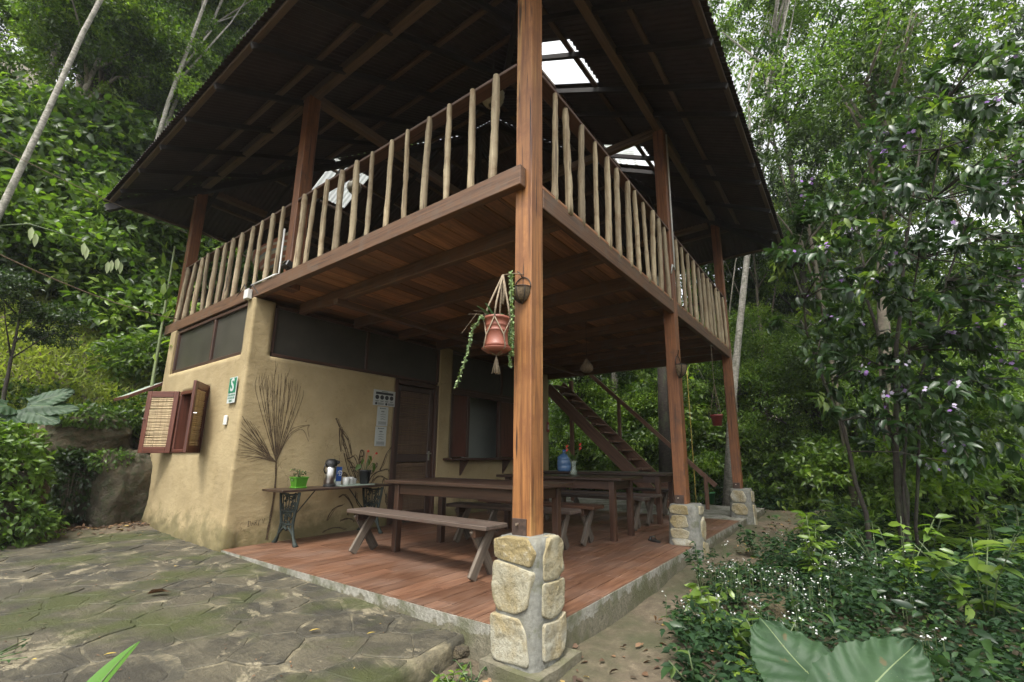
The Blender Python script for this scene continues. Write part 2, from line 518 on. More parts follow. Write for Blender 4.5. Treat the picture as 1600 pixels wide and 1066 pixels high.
def patio_edge(x): return 0.57 + 0.135*x        # y of the south edge, for x <= 0
pu = np.arange(-3.6, 0.001, 0.06); pv = np.linspace(0, 1, 110)
PX = np.repeat(pu[:, None], len(pv), 1)
Y0 = patio_edge(PX) + 0.02*wob(np.stack([PX[:, 0]*1.0, 0*PX[:, 0], 0*PX[:, 0]], -1), 1.4)[:, None]
PY = Y0 + (7.15-Y0)*pv[None, :]
PZ = patio_z(PY) + 0.006*wob(np.stack([PX, PY, 0*PX], -1).reshape(-1, 3), 2.2).reshape(PX.shape)
nu, nv = PX.shape
V = np.stack([PX, PY, PZ], -1).reshape(-1, 3)
jj = np.arange(nu*nv).reshape(nu, nv)
F = np.stack([jj[:-1, :-1], jj[1:, :-1], jj[1:, 1:], jj[:-1, 1:]], -1).reshape(-1, 4)
low = V[jj[:, 0]].copy(); mid = low.copy(); mid[:, 2] -= 0.035; mid[:, 1] -= 0.015
low[:, 2] = -0.42; low[:, 1] += 0.02*wob(low, 2.0)
low2 = V[jj[0, :]].copy(); low2[:, 2] = -0.4
n0 = len(V); V = np.concatenate([V, mid, low, low2])
a = jj[:, 0]; bb = n0+np.arange(nu); cc = bb+nu; dd = n0+2*nu+np.arange(nv)
F2 = np.concatenate([np.stack([bb[:-1], bb[1:], a[1:], a[:-1]], -1), np.stack([cc[:-1], cc[1:], bb[1:], bb[:-1]], -1),
                     np.stack([jj[0, :-1], jj[0, 1:], dd[1:], dd[:-1]], -1)])
patio = link('patio', npmesh('patio', V, [F, F2], smooth=True), M['patio_mortar'], kind='structure')

def clip_poly(P, n, d):
    out = []
    for i in range(len(P)):
        a, b_ = P[i], P[(i+1) % len(P)]
        da, db = a@n-d, b_@n-d
        if da <= 0: out.append(a)
        if (da < 0) != (db < 0): out.append(a+(b_-a)*(da/(da-db)))
    return out

def chaikin(P, k=0.22):
    Q = []
    for i in range(len(P)):
        a, b_ = P[i], P[(i+1) % len(P)]
        Q += [a*(1-k)+b_*k, a*k+b_*(1-k)]
    return Q

seeds = []
r2 = np.random.default_rng(21)
tries = 0
while tries < 9000:
    tries += 1
    p = np.array([r2.uniform(-3.5, 0.05), r2.uniform(0.2, 7.2)])
    if p[1] < patio_edge(min(p[0], 0))+0.08: continue
    rad = (0.20, 0.32, 0.46)[int(r2.choice(3, p=[.3, .4, .3]))]
    if all(np.hypot(*(p-q)) > (rad+rq)/2*1.05 for q, rq in seeds): seeds.append((p, rad))
S_ = [s for s, _ in seeds]
stones = 0
for i, p in enumerate(S_):
    P = [np.array(q) for q in ((-3.6, patio_edge(-3.6)+0.03), (-0.012, patio_edge(0)+0.03), (-0.012, 7.1), (-3.6, 7.1))]
    for j, q in enumerate(S_):
        if j == i or np.hypot(*(q-p)) > 1.1: continue
        n = (q-p); L = np.hypot(*n); n = n/L
        gap = 0.003 + 0.006*((min(i, j)*7+max(i, j)*13) % 5)/4 + (0.022 if (i+j) % 4 == 0 else 0)
        P = clip_poly(P, n, p@n+L/2-gap)
        if len(P) < 3: break
    if len(P) < 3: continue
    A = np.array(P)
    area = 0.5*abs(np.sum(A[:, 0]*np.roll(A[:, 1], -1)-A[:, 1]*np.roll(A[:, 0], -1)))
    if area < 0.012: continue
    P = [q for k_, q in enumerate(P) if np.hypot(*(q-P[k_-1])) > 0.03]
    if len(P) < 3: continue
    A = np.array(chaikin([P[k_]*(1-s_)+P[(k_+1) % len(P)]*s_+r2.normal(0, .012, 2)*(s_ > 0) for k_ in range(len(P)) for s_ in (0, .5)], 0.14))
    cen = A.mean(0)
    A = A + (A-cen)*r2.uniform(-0.07, 0.04, (len(A), 1))
    n = len(A); tilt = r2.normal(0, 0.006, 2); hh = r2.uniform(0.001, 0.009)
    z = lambda Q, h: float(patio_z(Q[1])) + h + float((Q-cen)@tilt)
    inn = cen + (A-cen)*(1-0.012/math.sqrt(area))
    Vv = [(*q, z(q, -0.02)) for q in A] + [(*q, z(q, hh-0.004)) for q in cen+(A-cen)*0.995] + [(*q, z(q, hh)) for q in inn]
    Ff = [(k, (k+1) % n, n+(k+1) % n, n+k) for k in range(n)] + [(n+k, n+(k+1) % n, 2*n+(k+1) % n, 2*n+k) for k in range(n)]
    Ff.append(tuple(2*n+k for k in range(n)))
    mb = MB(); mb.add(Vv, Ff); mb.build('flagstone', M['flagstone'], patio)
    stones += 1

# ------------------------------------------------------------------ terrace slab with wood-look tiles
m, nt, b = new_mat('slab_concrete')
v = coords(nt, world_space=True)
n1 = noise(nt, v, 3.2, 6, 0.65); n2 = noise(nt, v, 26, 6, 0.7)
c = ramp(nt, n2, [(0.3, (0.17, 0.162, 0.13)), (0.7, (0.33, 0.32, 0.275))])
g = N(nt, 'NewGeometry'); sx = N(nt, 'SeparateXYZ'); nt.links.new(g.outputs['Position'], sx.inputs[0])
ma = N(nt, 'Math', operation='MULTIPLY_ADD'); ma.inputs[1].default_value = 0.30; ma.inputs[2].default_value = -0.215
nt.links.new(noise(nt, v, 5.5, 6, 0.7), ma.inputs[0])
su = N(nt, 'Math', operation='SUBTRACT'); nt.links.new(ma.outputs[0], su.inputs[0]); nt.links.new(sx.outputs['Z'], su.inputs[1])
c = mix(nt, ramp(nt, su.outputs[0], [(0.0, (0, 0, 0)), (0.012, (0.9, 0.9, 0.9))]), c, ramp(nt, n2, [(0.3, (0.075, 0.068, 0.042)), (0.7, (0.18, 0.16, 0.105))]))
c = mix(nt, ramp(nt, n1, [(0.46, (0, 0, 0)), (0.60, (0.8, 0.8, 0.8))]), c, (0.075, 0.078, 0.032))
nt.links.new(c, b.inputs['Base Color']); b.inputs['Roughness'].default_value = 0.85
bump(nt, b, n2, 0.7, 0.02)
M['concrete'] = m

def rough_box(name, lo, hi, mat, step=0.06, amp=0.012, kind='structure', parent=None):
    """a box whose faces are gridded and roughened"""
    lo = np.array(lo, float); hi = np.array(hi, float)
    V = []; F = []; n = 0
    for ax in range(3):
        u, w = [k for k in range(3) if k != ax]
        us = np.linspace(lo[u], hi[u], max(2, int((hi[u]-lo[u])/step)+1)); ws = np.linspace(lo[w], hi[w], max(2, int((hi[w]-lo[w])/step)+1))
        U, W_ = np.meshgrid(us, ws, indexing='ij')
        for side, val in ((0, lo[ax]), (1, hi[ax])):
            P = np.zeros(U.shape+(3,)); P[..., u] = U; P[..., w] = W_; P[..., ax] = val
            k = np.arange(U.size).reshape(U.shape)+n
            q = np.stack([k[:-1, :-1], k[1:, :-1], k[1:, 1:], k[:-1, 1:]], -1).reshape(-1, 4)
            flip = (side == 0) ^ (ax == 1)
            F.append(q[:, ::-1] if flip else q); V.append(P.reshape(-1, 3)); n += U.size
    V = np.concatenate(V)
    V = V + amp*np.stack([wob(V+3, 1.7), wob(V+11, 1.7), 0.5*wob(V+23, 1.7)], -1)
    return link(name, npmesh(name, V, F), mat, parent, kind=kind)

slab = rough_box('terrace_floor', (0.0, 0.0, -0.5), (6.02, 4.42, -0.005), M['concrete'], 0.05, 0.0035)
apron = rough_box('concrete_apron', (6.03, 0.02, -0.5), (8.6, 6.4, -0.03), M['concrete'], 0.12, 0.012)
plinth = rough_box('pier_footing', (-0.10, -0.11, -0.5), (0.36, 0.34, -0.17), M['concrete'], 0.035, 0.022)
rough_box('pier_pad', (3.2, -0.34, -0.5), (3.9, 0.02, -0.2), M['concrete'], 0.05, 0.025)
rough_box('pier_pad', (6.5, -0.4, -0.5), (7.25, 0.0, -0.2), M['concrete'], 0.05, 0.025)

m, nt, b = new_mat('wood_look_tile')
v = coords(nt, (0.10, 1.6, 1))
n1 = noise(nt, v, 24, 6, 0.62, 0.8); n2 = noise(nt, coords(nt, (1, 1, 1), world_space=True), 1.7, 5, 0.6)
c = ramp(nt, n1, [(0.3, (0.066, 0.029, 0.016)), (0.52, (0.126, 0.061, 0.035)), (0.7, (0.195, 0.107, 0.063))])
c = obj_tone(nt, c, 0.22)
c = mix(nt, ramp(nt, n2, [(0.45, (0, 0, 0)), (0.7, (0.35, 0.35, 0.35))]), c, (0.19, 0.14, 0.11))
nt.links.new(c, b.inputs['Base Color'])
nt.links.new(ramp(nt, n2, [(0.35, (0.36, 0.36, 0.36)), (0.7, (0.6, 0.6, 0.6))]), b.inputs['Roughness'])
bump(nt, b, n1, 0.10, 0.002)
M['tile'] = m
tw, tl = 0.161, 0.93
tile_me = {}
for r in range(28):
    y0 = 0.006 + r*tw; off = ((r*0.37) % 1.0)*tl
    y1 = min(y0+tw-0.0065, 4.41)
    if y1-y0 < 0.03: continue
    x = 0.006 - off
    while x < 6.0:
        a, e = max(x, 0.006), min(x+tl-0.0065, 6.0)
        if e-a > 0.03:
            key = (round(e-a, 3), round(y1-y0, 3))
            if key not in tile_me:
                mb = MB(); mb.box((0, 0, 0), (key[0], key[1], 0.012), ch=0.0012); tile_me[key] = mb.mesh('tile')
            link('tile', tile_me[key], M['tile'], slab, Matrix.Translation(((a+e)/2, (y0+y1)/2, -0.0045+0.0006*((r*3+int(x*7)) % 3))))
        x += tl
# ------------------------------------------------------------------ the house
house = thing('wooden_lodge', (3.4, 3.8, 0), 'two-storey timber lodge with stick balustrade, ochre mud walls and corrugated hip roof', 'house')

# --- stone piers: a mortar core with stones proud of it
m, nt, b = new_mat('pier_mortar')
v = coords(nt); n2 = noise(nt, v, 22, 7, 0.7); n1 = noise(nt, v, 4, 4, 0.6)
c = ramp(nt, n2, [(0.3, (0.105, 0.105, 0.09)), (0.7, (0.22, 0.22, 0.19))])
c = mix(nt, ramp(nt, n1, [(0.5, (0, 0, 0)), (0.7, (0.6, 0.6, 0.6))]), c, (0.17, 0.155, 0.11))
c = mix(nt, ramp(nt, noise(nt, coords(nt), 6, 6, 0.7), [(0.54, (0, 0, 0)), (0.66, (0.75, 0.75, 0.75))]), c, (0.085, 0.088, 0.045))
nt.links.new(c, b.inputs['Base Color']); b.inputs['Roughness'].default_value = 0.9; bump(nt, b, n2, 0.8, 0.012)
M['pier_mortar'] = m
m, nt, b = new_mat('pale_limestone')
v = coords(nt); n1 = noise(nt, v, 5, 5, 0.6); n2 = noise(nt, v, 32, 8, 0.72); n3 = noise(nt, v, 90, 4, 0.6)
oi = N(nt, 'ObjectInfo')
base = ramp(nt, oi.outputs['Random'], [(0, (0.235, 0.195, 0.105)), (0.5, (0.33, 0.30, 0.205)), (1, (0.42, 0.41, 0.34))])
c = mix(nt, ramp(nt, n1, [(0.42, (0, 0, 0)), (0.62, (0.75, 0.75, 0.75))]), base, (0.27, 0.205, 0.085))
c = mix(nt, ramp(nt, n2, [(0.26, (0.85, 0.85, 0.85)), (0.46, (0, 0, 0))]), c, (0.10, 0.083, 0.045))
c = mix(nt, ramp(nt, n2, [(0.56, (0, 0, 0)), (0.72, (0.6, 0.6, 0.6))]), c, (0.46, 0.45, 0.385))
c = mix(nt, ramp(nt, n3, [(0.25, (0.7, 0.7, 0.7)), (0.42, (0, 0, 0))]), c, (0.09, 0.075, 0.04))
nt.links.new(c, b.inputs['Base Color']); b.inputs['Roughness'].default_value = 0.9; bump(nt, b, n2, 1.0, 0.022)
M['limestone'] = m

def stone(outline, O, U, Vv, Nn, parent, thick=0.03, seed=0):
    """a rounded rubble stone: outline in metres on the plane O + u*U + v*V, bulging along N"""
    P = [np.array(p, float) for p in outline]
    P = [P[k]*(1-s)+P[(k+1) % len(P)]*s for k in range(len(P)) for s in (0, .5)]
    P = chaikin(chaikin(P, 0.2), 0.25)
    A = np.array(P); cen = A.mean(0); n = len(A)
    O, U, Vv, Nn = (np.array(q, float) for q in (O, U, Vv, Nn))
    V = []
    SR = ((1.0, -0.06), (0.998, thick*0.55), (0.98, thick*0.92), (0.90, thick*1.0), (0.78, thick), (0.62, thick), (0.45, thick), (0.25, thick))
    for s, h in SR:
        for q in A:
            e = cen+(q-cen)*s
            V.append(O+U*e[0]+Vv*e[1]+Nn*h)
    V.append(O+U*cen[0]+Vv*cen[1]+Nn*thick*1.05)
    V = np.array(V)
    V += (0.0045*wob(V+seed, 7.5, 3)+0.0025*wob(V+seed+2, 19., 2))[:, None]*Nn
    V += 0.010*(wob(V*1.6+seed, 3.2)[:, None]*Nn + 0.5*wob(V+seed+5, 3.3)[:, None]*U + 0.5*wob(V+seed+9, 3.3)[:, None]*Vv)
    F = []
    for r in range(len(SR)-1):
        for k in range(n):
            F.append((r*n+k, r*n+(k+1) % n, (r+1)*n+(k+1) % n, (r+1)*n+k))
    F += [((len(SR)-1)*n+k, (len(SR)-1)*n+(k+1) % n, len(SR)*n) for k in range(n)]
    if np.dot(np.cross(U, Vv), Nn) < 0: F = [f[::-1] for f in F]
    mb = MB(); mb.add(V, F)
    return mb.build('stone', M['limestone'], parent, smooth=True)

def pier(cx, cy, w, z0, z1, west, south, flare=0.02, uref=0.40):
    west, south = ([[(u*w/uref, z) for u, z in o] for o in f_] for f_ in (west, south))
    """square pier; west and south are the outlines of the stones on those faces, (along, up)"""
    V = []; F = []; lev = 14; n = 24
    for i in range(lev+1):
        t = i/lev; z = z0+(z1-z0)*t
        h = w/2 + flare*(1-t)
        for k in range(n):
            a = 2*math.pi*(k+0.5)/n
            e = 9.0
            ca, sa = math.cos(a), math.sin(a)
            rr = 1/((abs(ca)**e+abs(sa)**e)**(1/e))
            sh = 1.0 if i < lev else 0.93
            V.append((cx+h*rr*ca*sh, cy+h*rr*sa*sh, z))
    for i in range(lev):
        for k in range(n):
            F.append((i*n+k, i*n+(k+1) % n, (i+1)*n+(k+1) % n, (i+1)*n+k))
    F.append(tuple(lev*n+k for k in range(n)))
    V = np.array(V); V += 0.010*np.stack([wob(V, 2.3), wob(V+4, 2.3), 0.6*wob(V+8, 2.0)], -1)
    mb = MB(); mb.add(V, F)
    p = mb.build('stone_pier', M['pier_mortar'], house, smooth=True)
    wx = cx-w/2; sy = cy-w/2
    for i, o in enumerate(west):       # u runs from the south edge to the north
        stone(o, (wx-0.004-flare*(1-(np.mean(o, 0)[1]-z0)/(z1-z0)), sy, 0), (0, 1, 0), (0, 0, 1), (-1, 0, 0), p, 0.011, i*3+cx)
    for i, o in enumerate(south):
        stone(o, (wx, sy-0.004-flare*(1-(np.mean(o, 0)[1]-z0)/(z1-z0)), 0), (1, 0, 0), (0, 0, 1), (0, -1, 0), p, 0.011, i*5+cx+40)
    return p

pier(0.122, 0.122, 0.315, -0.20, 0.545,
     [[(0.03, 0.385), (0.20, 0.405), (0.395, 0.42), (0.40, 0.535), (0.30, 0.553), (0.07, 0.548), (0.005, 0.47)],
      [(0.05, 0.16), (0.16, 0.115), (0.34, 0.115), (0.40, 0.19), (0.402, 0.405), (0.20, 0.392), (0.005, 0.365)],
      [(0.03, -0.155), (0.39, -0.16), (0.41, 0.10), (0.27, 0.10), (0.13, 0.095), (0.06, 0.02)]],
     [[(0.10, 0.30), (0.30, 0.285), (0.40, 0.32), (0.40, 0.50), (0.31, 0.548), (0.17, 0.54), (0.10, 0.44)],
      [(0.07, 0.11), (0.20, 0.065), (0.395, 0.11), (0.405, 0.28), (0.28, 0.275), (0.08, 0.29)],
      [(0.07, -0.14), (0.28, -0.16), (0.405, -0.10), (0.40, 0.085), (0.27, 0.05), (0.08, 0.07)]])
pier(3.47, 0.11, 0.34, -0.22, 0.475,
     [[(0.10, 0.36), (0.36, 0.37), (0.385, 0.43), (0.33, 0.47), (0.12, 0.465)],
      [(0.11, 0.22), (0.30, 0.20), (0.385, 0.27), (0.34, 0.35), (0.14, 0.35)],
      [(0.12, 0.09), (0.36, 0.08), (0.38, 0.19), (0.22, 0.205), (0.10, 0.17)],
      [(0.05, 0.01), (0.33, 0.0), (0.36, 0.075), (0.16, 0.085), (0.06, 0.06)]],
     [[(0.12, 0.10), (0.30, 0.03), (0.37, 0.20), (0.30, 0.33), (0.13, 0.28)],
      [(0.10, 0.36), (0.30, 0.35), (0.34, 0.44), (0.14, 0.46)],
      [(0.10, -0.19), (0.36, -0.2), (0.37, 0.0), (0.12, 0.06)]], 0.03)
pier(6.83, 0.11, 0.35, -0.22, 0.475,
     [[(0.09, 0.24), (0.33, 0.25), (0.38, 0.35), (0.31, 0.45), (0.12, 0.44), (0.06, 0.33)],
      [(0.07, 0.03), (0.28, 0.02), (0.38, 0.1), (0.34, 0.22), (0.12, 0.22), (0.05, 0.13)]],
     [[(0.10, 0.25), (0.34, 0.22), (0.36, 0.42), (0.12, 0.44)], [(0.10, -0.18), (0.34, -0.19), (0.37, 0.18), (0.10, 0.2)]], 0.03)

# --- posts
PC = 0.15
ZP = 5.80
def post(x, y, z0, mat, w=0.153, **kw):
    return bar('post', (x, y, z0), (x, y, ZP), w, w, mat, house, up=(0, 1, 0), ch=0.006, **kw)
def bracket(pst, x, y, z0, side=-1):
    """rusty steel strap and its bolt on the west face of a post foot"""
    mb = MB(); mb.box((x-0.0765-0.006, y+0.01, z0+0.055), (0.010, 0.115, 0.13), ch=0.002)
    for s in range(1): mb.lathe([(0.0, 0.0)]*0 or [(0.011, 0), (0.011, 0.01), (0.006, 0.014)], (0, 0, 0), 8) if False else None
    o = mb.build('bracket', M['rust'], pst)
    mb = MB(); mb.tube([(x-0.086, y+0.02, z0+0.085), (x-0.104, y+0.02, z0+0.085)], [0.010, 0.009], 8)
    mb.build('bolt', M['bolt'], pst)
M['rust'] = plain('rusted_steel', (0.062, 0.04, 0.03), 0.65, 0.3, 0.4, 30, 0.2)
M['bolt'] = plain('bright_bolt', (0.55, 0.45, 0.36), 0.35, 0.9, 0.1)
pA = post(PC, PC, 0.53, M['post'], label='front corner post of lighter orange timber'); bracket(pA, PC, PC, 0.53)
pB = post(3.47, PC, 0.46, M['post_red']); bracket(pB, 3.47, PC, 0.46)
pD = post(6.83, PC, 0.46, M['post_red']); bracket(pD, 6.83, PC, 0.46)
for x, y in ((PC, 3.79), (PC, 7.55), (6.83, 3.79), (6.83, 7.55), (3.47, 7.55)):
    post(x, y, 3.06, M['post_red'])

# --- deck: edge beams, joists, planks
deck = bar('deck_beam', (0.035, 0.125, 3.14), (0.035, 7.7, 3.14), 0.075, 0.168, M['beam'], house)
def dk(name, p0, p1, w, h, mat=None, **kw): return bar(name, p0, p1, w, h, mat or M['beam'], house, **kw)
dk('deck_beam', (PC+0.079, 0.105, 3.03), (3.47-0.079, 0.105, 3.03), 0.07, 0.17)
dk('deck_beam', (3.47+0.079, 0.105, 3.03), (6.83-0.079, 0.105, 3.03), 0.07, 0.17)
dk('deck_beam', (6.86, 0.23, 3.02), (6.86, 7.6, 3.02), 0.07, 0.17)
dk('deck_beam', (0.50, 3.36, 2.935), (6.8, 3.36, 2.935), 0.09, 0.07)
for x in (0.60, 1.44, 2.28, 3.12, 3.96, 4.80, 5.64, 6.35):
    dk('joist', (x, 0.145, 3.045), (x, 4.36, 3.045), 0.075, 0.15)
pl = 0.182
for r in range(42):
    y0 = 0.075 + r*pl
    cuts = [0.078, 2.28, 4.80, 6.82] if r % 2 else [0.078, 3.12, 5.64, 6.82]
    for a, e in zip(cuts[:-1], cuts[1:]):
        mw = Matrix.Translation((a+0.001, y0+pl/2, 3.137))
        L = e-a-0.002
        bar('plank', (a+0.001, y0+pl/2, 3.136+0.002*((r*5) % 3)), (e-0.001, y0+pl/2, 3.136+0.002*((r*5) % 3)), 0.026, pl-0.006, M['plank'], house, up=(0, 1, 0), ch=0.003)

# --- balustrade
def sticks(p0, p1, zb, zt, n, axis, seed):
    rs = np.random.default_rng(seed)
    for i in range(n):
        t = (i+0.5)/n + rs.normal(0, 0.006)
        x = p0[0]+(p1[0]-p0[0])*t; y = p0[1]+(p1[1]-p0[1])*t
        rad = rs.uniform(0.025, 0.038)
        pts = []; rr = []
        lx, ly = rs.normal(0, 0.006, 2)
        for k in range(13):
            s = k/12
            pts.append((0.0035*math.sin(4*s+i)+lx*(s-.5)*2+rs.normal(0, .0012), 0.0035*math.cos(3.5*s+i*2)+ly*(s-.5)*2+rs.normal(0, .0012), s*(zt-zb)))
            rr.append(rad*(1-0.10*s)*(1+rs.normal(0, 0.05)))
        rr[-1] *= 0.82
        mb = MB(); mb.tube(pts, rr, 9)
        mb.build('baluster', M['stick'], house, Matrix.Translation((x, y, zb)), smooth=True)
sticks((0.065, 0.30), (0.065, 3.70), 3.20, 4.235, 12, 1, 1)
sticks((0.065, 3.90), (0.065, 7.46), 3.20, 4.235, 12, 1, 2)
sticks((0.27, 0.09), (3.38, 0.09), 3.09, 4.15, 12, 0, 3)
sticks((3.58, 0.09), (6.73, 0.09), 3.09, 4.15, 11, 0, 4)
for a, e in ((0.23, 3.712), (3.868, 7.472)):
    bar('handrail', (0.135, a, 4.235), (0.135, e, 4.235), 0.13, 0.032, M['rail'], house)
for a, e in ((0.23, 3.392), (3.548, 6.752)):
    bar('handrail', (a, 0.135, 4.165), (e, 0.135, 4.165), 0.13, 0.032, M['rail'], house)
for a, e in ((0.24, 3.71), (3.87, 7.47)):
    bar('toe_board', (0.10, a, 3.235), (0.10, e, 3.235), 0.09, 0.02, M['rail'], house)
bar('handrail', (6.83, 0.23, 4.165), (6.83, 7.4, 4.165), 0.1, 0.032, M['rail'], house)
# upper floor boards seen only as the dark top edge
# --- roof
XE0, XE1, YE0, YE1, ZE, SL = -0.95, 7.79, -1.03, 8.52, 5.40, 0.5
M['roof'] = plain('oxide_red_roof_sheet', (0.034, 0.023, 0.021), 0.6, 0.2, 0.25, 6, 0.05)
m, nt, b = new_mat('clear_roof_sheet')
tr = N(nt, 'BsdfTranslucent'); tr.inputs['Color'].default_value = (0.9, 0.93, 0.92, 1)
tp = N(nt, 'BsdfTransparent'); mx = N(nt, 'MixShader'); mx.inputs[0].default_value = 0.72
nt.links.new(tr.outputs[0], mx.inputs[1]); nt.links.new(tp.outputs[0], mx.inputs[2])
nt.links.new(mx.outputs[0], [n for n in nt.nodes if n.type == 'OUTPUT_MATERIAL'][0].inputs['Surface'])
M['clear_sheet'] = m
LY, LX = YE1-YE0, XE1-XE0
half = LX/2
def face_pt(face, u, v):
    """u along the eave, v in plan up the slope"""
    z = ZE+SL*v
    return {'W': (XE0+v, YE0+u, z), 'E': (XE1-v, YE0+u, z), 'S': (XE0+u, YE0+v, z), 'N': (XE0+u, YE1-v, z)}[face]
roof = None
def roof_face(face, length, holes=()):
    global roof
    step = 0.0195; us = np.arange(0, length+1e-6, step)
    top = np.minimum(np.minimum(us, length-us), half)
    cn, sn = math.cos(math.atan(SL)), math.sin(math.atan(SL))
    nrm = {'W': (-sn, 0, cn), 'E': (sn, 0, cn), 'S': (0, -sn, cn), 'N': (0, sn, cn)}[face]
    wave = 0.012*np.cos(us/0.078*2*math.pi)
    bandsets = []
    V = []; F = []; clear = {}
    def strip(i0, i1, lo, hi, V, F):
        n0 = len(V)
        for i in range(i0, i1+1):
            a, e = min(lo, top[i]), min(hi, top[i])
            for v in (a, e):
                p = face_pt(face, us[i], v); V.append(tuple(p[k]+nrm[k]*wave[i] for k in range(3)))
        for i in range(i1-i0):
            if min(hi, max(top[i0+i], top[i0+i+1])) <= lo: continue
            F.append((n0+2*i, n0+2*i+2, n0+2*i+3, n0+2*i+1))
    edges = [0]
    cuts = sorted(set([0, len(us)-1] + [int(round(c/step)) for h in holes for c in h[:2]]))
    for a, e in zip(cuts[:-1], cuts[1:]):
        hs_ = [h for h in holes if int(round(h[0]/step)) <= a and e <= int(round(h[1]/step))]
        if not hs_: strip(a, e, 0, 99, V, F)
        else:
            h = hs_[0]
            strip(a, e, 0, h[2], V, F); strip(a, e, h[3], 99, V, F)
            CV, CF = [], []
            strip(a, e, h[2]-0.06, h[3]+0.06, CV, CF)
            CV = [tuple(p[k]+nrm[k]*0.006 for k in range(3)) for p in CV]
            clear[a] = (CV, CF)
    mb = MB(); mb.add(V, F)
    o = mb.build('roof' if roof is None else 'corrugated_sheet', M['roof'], house if roof is None else roof, smooth=True)
    if roof is None: roof = o
    for CV, CF in clear.values():
        mb = MB(); mb.add(CV, CF); mb.build('skylight', M['clear_sheet'], roof, smooth=True)
roof_face('W', LY)
roof_face('S', LX, [(1.72-XE0, 2.52-XE0, 0.66-YE0, 1.46-YE0), (4.20-XE0, 4.84-XE0, 0.66-YE0, 1.40-YE0)])
roof_face('E', LY)
roof_face('N', LX, [(1.66-XE0, 2.42-XE0, YE1-6.72, YE1-5.88)])
# framing: purlins right under the sheets, rafters below them
def rb(name, p0, p1, w, h, mat=None):
    return bar(name, p0, p1, w, h, mat or M['rafter'], roof)
def clipu(v, length): return v+0.02, length-v-0.02
for face, length in (('W', LY), ('S', LX), ('E', LY), ('N', LX)):
    for v in (0.09, 0.75, 1.75, 2.45, 3.15, 3.85):
        a, e = clipu(v, length)
        if e-a < 0.3: continue
        p, q = face_pt(face, a, v), face_pt(face, e, v)
        off = 0.052
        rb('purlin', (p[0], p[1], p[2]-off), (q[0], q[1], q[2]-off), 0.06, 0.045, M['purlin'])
    k = 0.55
    sky_u = {'S': (1.87-XE0, 2.56-XE0, 4.36-XE0, 4.88-XE0), 'N': (1.84-XE0,)}.get(face, ())
    us_ = [0.35+0.93*i for i in range(int(length/0.93)+1)]
    for su in sky_u:
        us_ = [u for u in us_ if abs(u-su) > 0.5] + [su]
    for u in sorted(us_):
        t = min(u, length-u, half)-0.1
        if t < 0.5: continue
        p, q = face_pt(face, u, 0.06), face_pt(face, u, t)
        n_ = 0.115
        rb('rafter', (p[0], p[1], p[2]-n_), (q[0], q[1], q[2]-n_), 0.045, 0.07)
for (x, y), (ex, ey) in (((XE0, YE0), (1, 1)), ((XE1, YE0), (-1, 1)), ((XE0, YE1), (1, -1)), ((XE1, YE1), (-1, -1))):
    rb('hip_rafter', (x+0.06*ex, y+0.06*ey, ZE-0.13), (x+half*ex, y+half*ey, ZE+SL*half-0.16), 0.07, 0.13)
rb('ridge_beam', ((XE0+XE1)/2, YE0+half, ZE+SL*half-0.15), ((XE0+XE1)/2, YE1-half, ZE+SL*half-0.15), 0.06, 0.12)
zpl = ZP+0.065
M['plate'] = wood('wall_plate_wood', (0.06, 0.038, 0.023), (0.155, 0.10, 0.06), 0.6, 30, 0.12)
for p, q in (((PC, 0.02, zpl), (PC, 7.7, zpl)), ((6.83, 0.02, zpl), (6.83, 7.7, zpl))):
    rb('wall_plate', p, q, 0.10, 0.13, M['plate'])
for p, q in (((0.20, PC, zpl), (6.78, PC, zpl)), ((0.20, 7.55, zpl), (6.78, 7.55, zpl)), ((0.20, 3.79, zpl-0.02), (6.78, 3.79, zpl-0.02))):
    rb('tie_beam', p, q, 0.10, 0.13, M['plate'])
rb('tie_beam', (3.47, 0.2, zpl-0.02), (3.47, 3.74, zpl-0.02), 0.08, 0.12, M['plate'])
rb('tie_beam', (3.47, 3.84, zpl-0.02), (3.47, 7.5, zpl-0.02), 0.08, 0.12, M['plate'])
rb('strut', (3.47, 3.79, zpl), (3.47, 3.79, 7.4), 0.08, 0.08)
for (x, y), (dx, dy) in (((PC, PC), (1, 0)), ((3.47, PC), (0, 1)), ((PC, 3.79), (1, 0)), ((6.83, PC), (0, 1))):
    pass

# --- mud walls in one L-shaped sheet, openings cut through
m, nt, b = new_mat('ochre_mud_plaster')
v = coords(nt, world_space=True)
n1 = noise(nt, v, 1.6, 5, 0.6); n2 = noise(nt, v, 18, 8, 0.68); n3 = noise(nt, coords(nt, (1, 1, 0.25), world_space=True), 5, 5, 0.6)
c = ramp(nt, n1, [(0.3, (0.262, 0.200, 0.100)), (0.7, (0.37, 0.292, 0.158))])
c = mix(nt, ramp(nt, n3, [(0.5, (0, 0, 0)), (0.75, (0.35, 0.35, 0.35))]), c, (0.335, 0.27, 0.16))
c = mix(nt, ramp(nt, n2, [(0.2, (0.6, 0.6, 0.6)), (0.4, (0, 0, 0))]), c, (0.15, 0.102, 0.045))
vo = N(nt, 'TexVoronoi', feature='DISTANCE_TO_EDGE', Scale=4.2)
dv_ = N(nt, 'VectorMath', operation='ADD'); sc_ = N(nt, 'VectorMath', operation='SCALE'); sc_.inputs['Scale'].default_value = 0.22
nz_ = N(nt, 'TexNoise', Scale=7.0, Detail=4.0); nt.links.new(v, nz_.inputs['Vector']); nt.links.new(nz_.outputs['Color'], sc_.inputs[0])
nt.links.new(v, dv_.inputs[0]); nt.links.new(sc_.outputs[0], dv_.inputs[1]); nt.links.new(dv_.outputs[0], vo.inputs['Vector'])
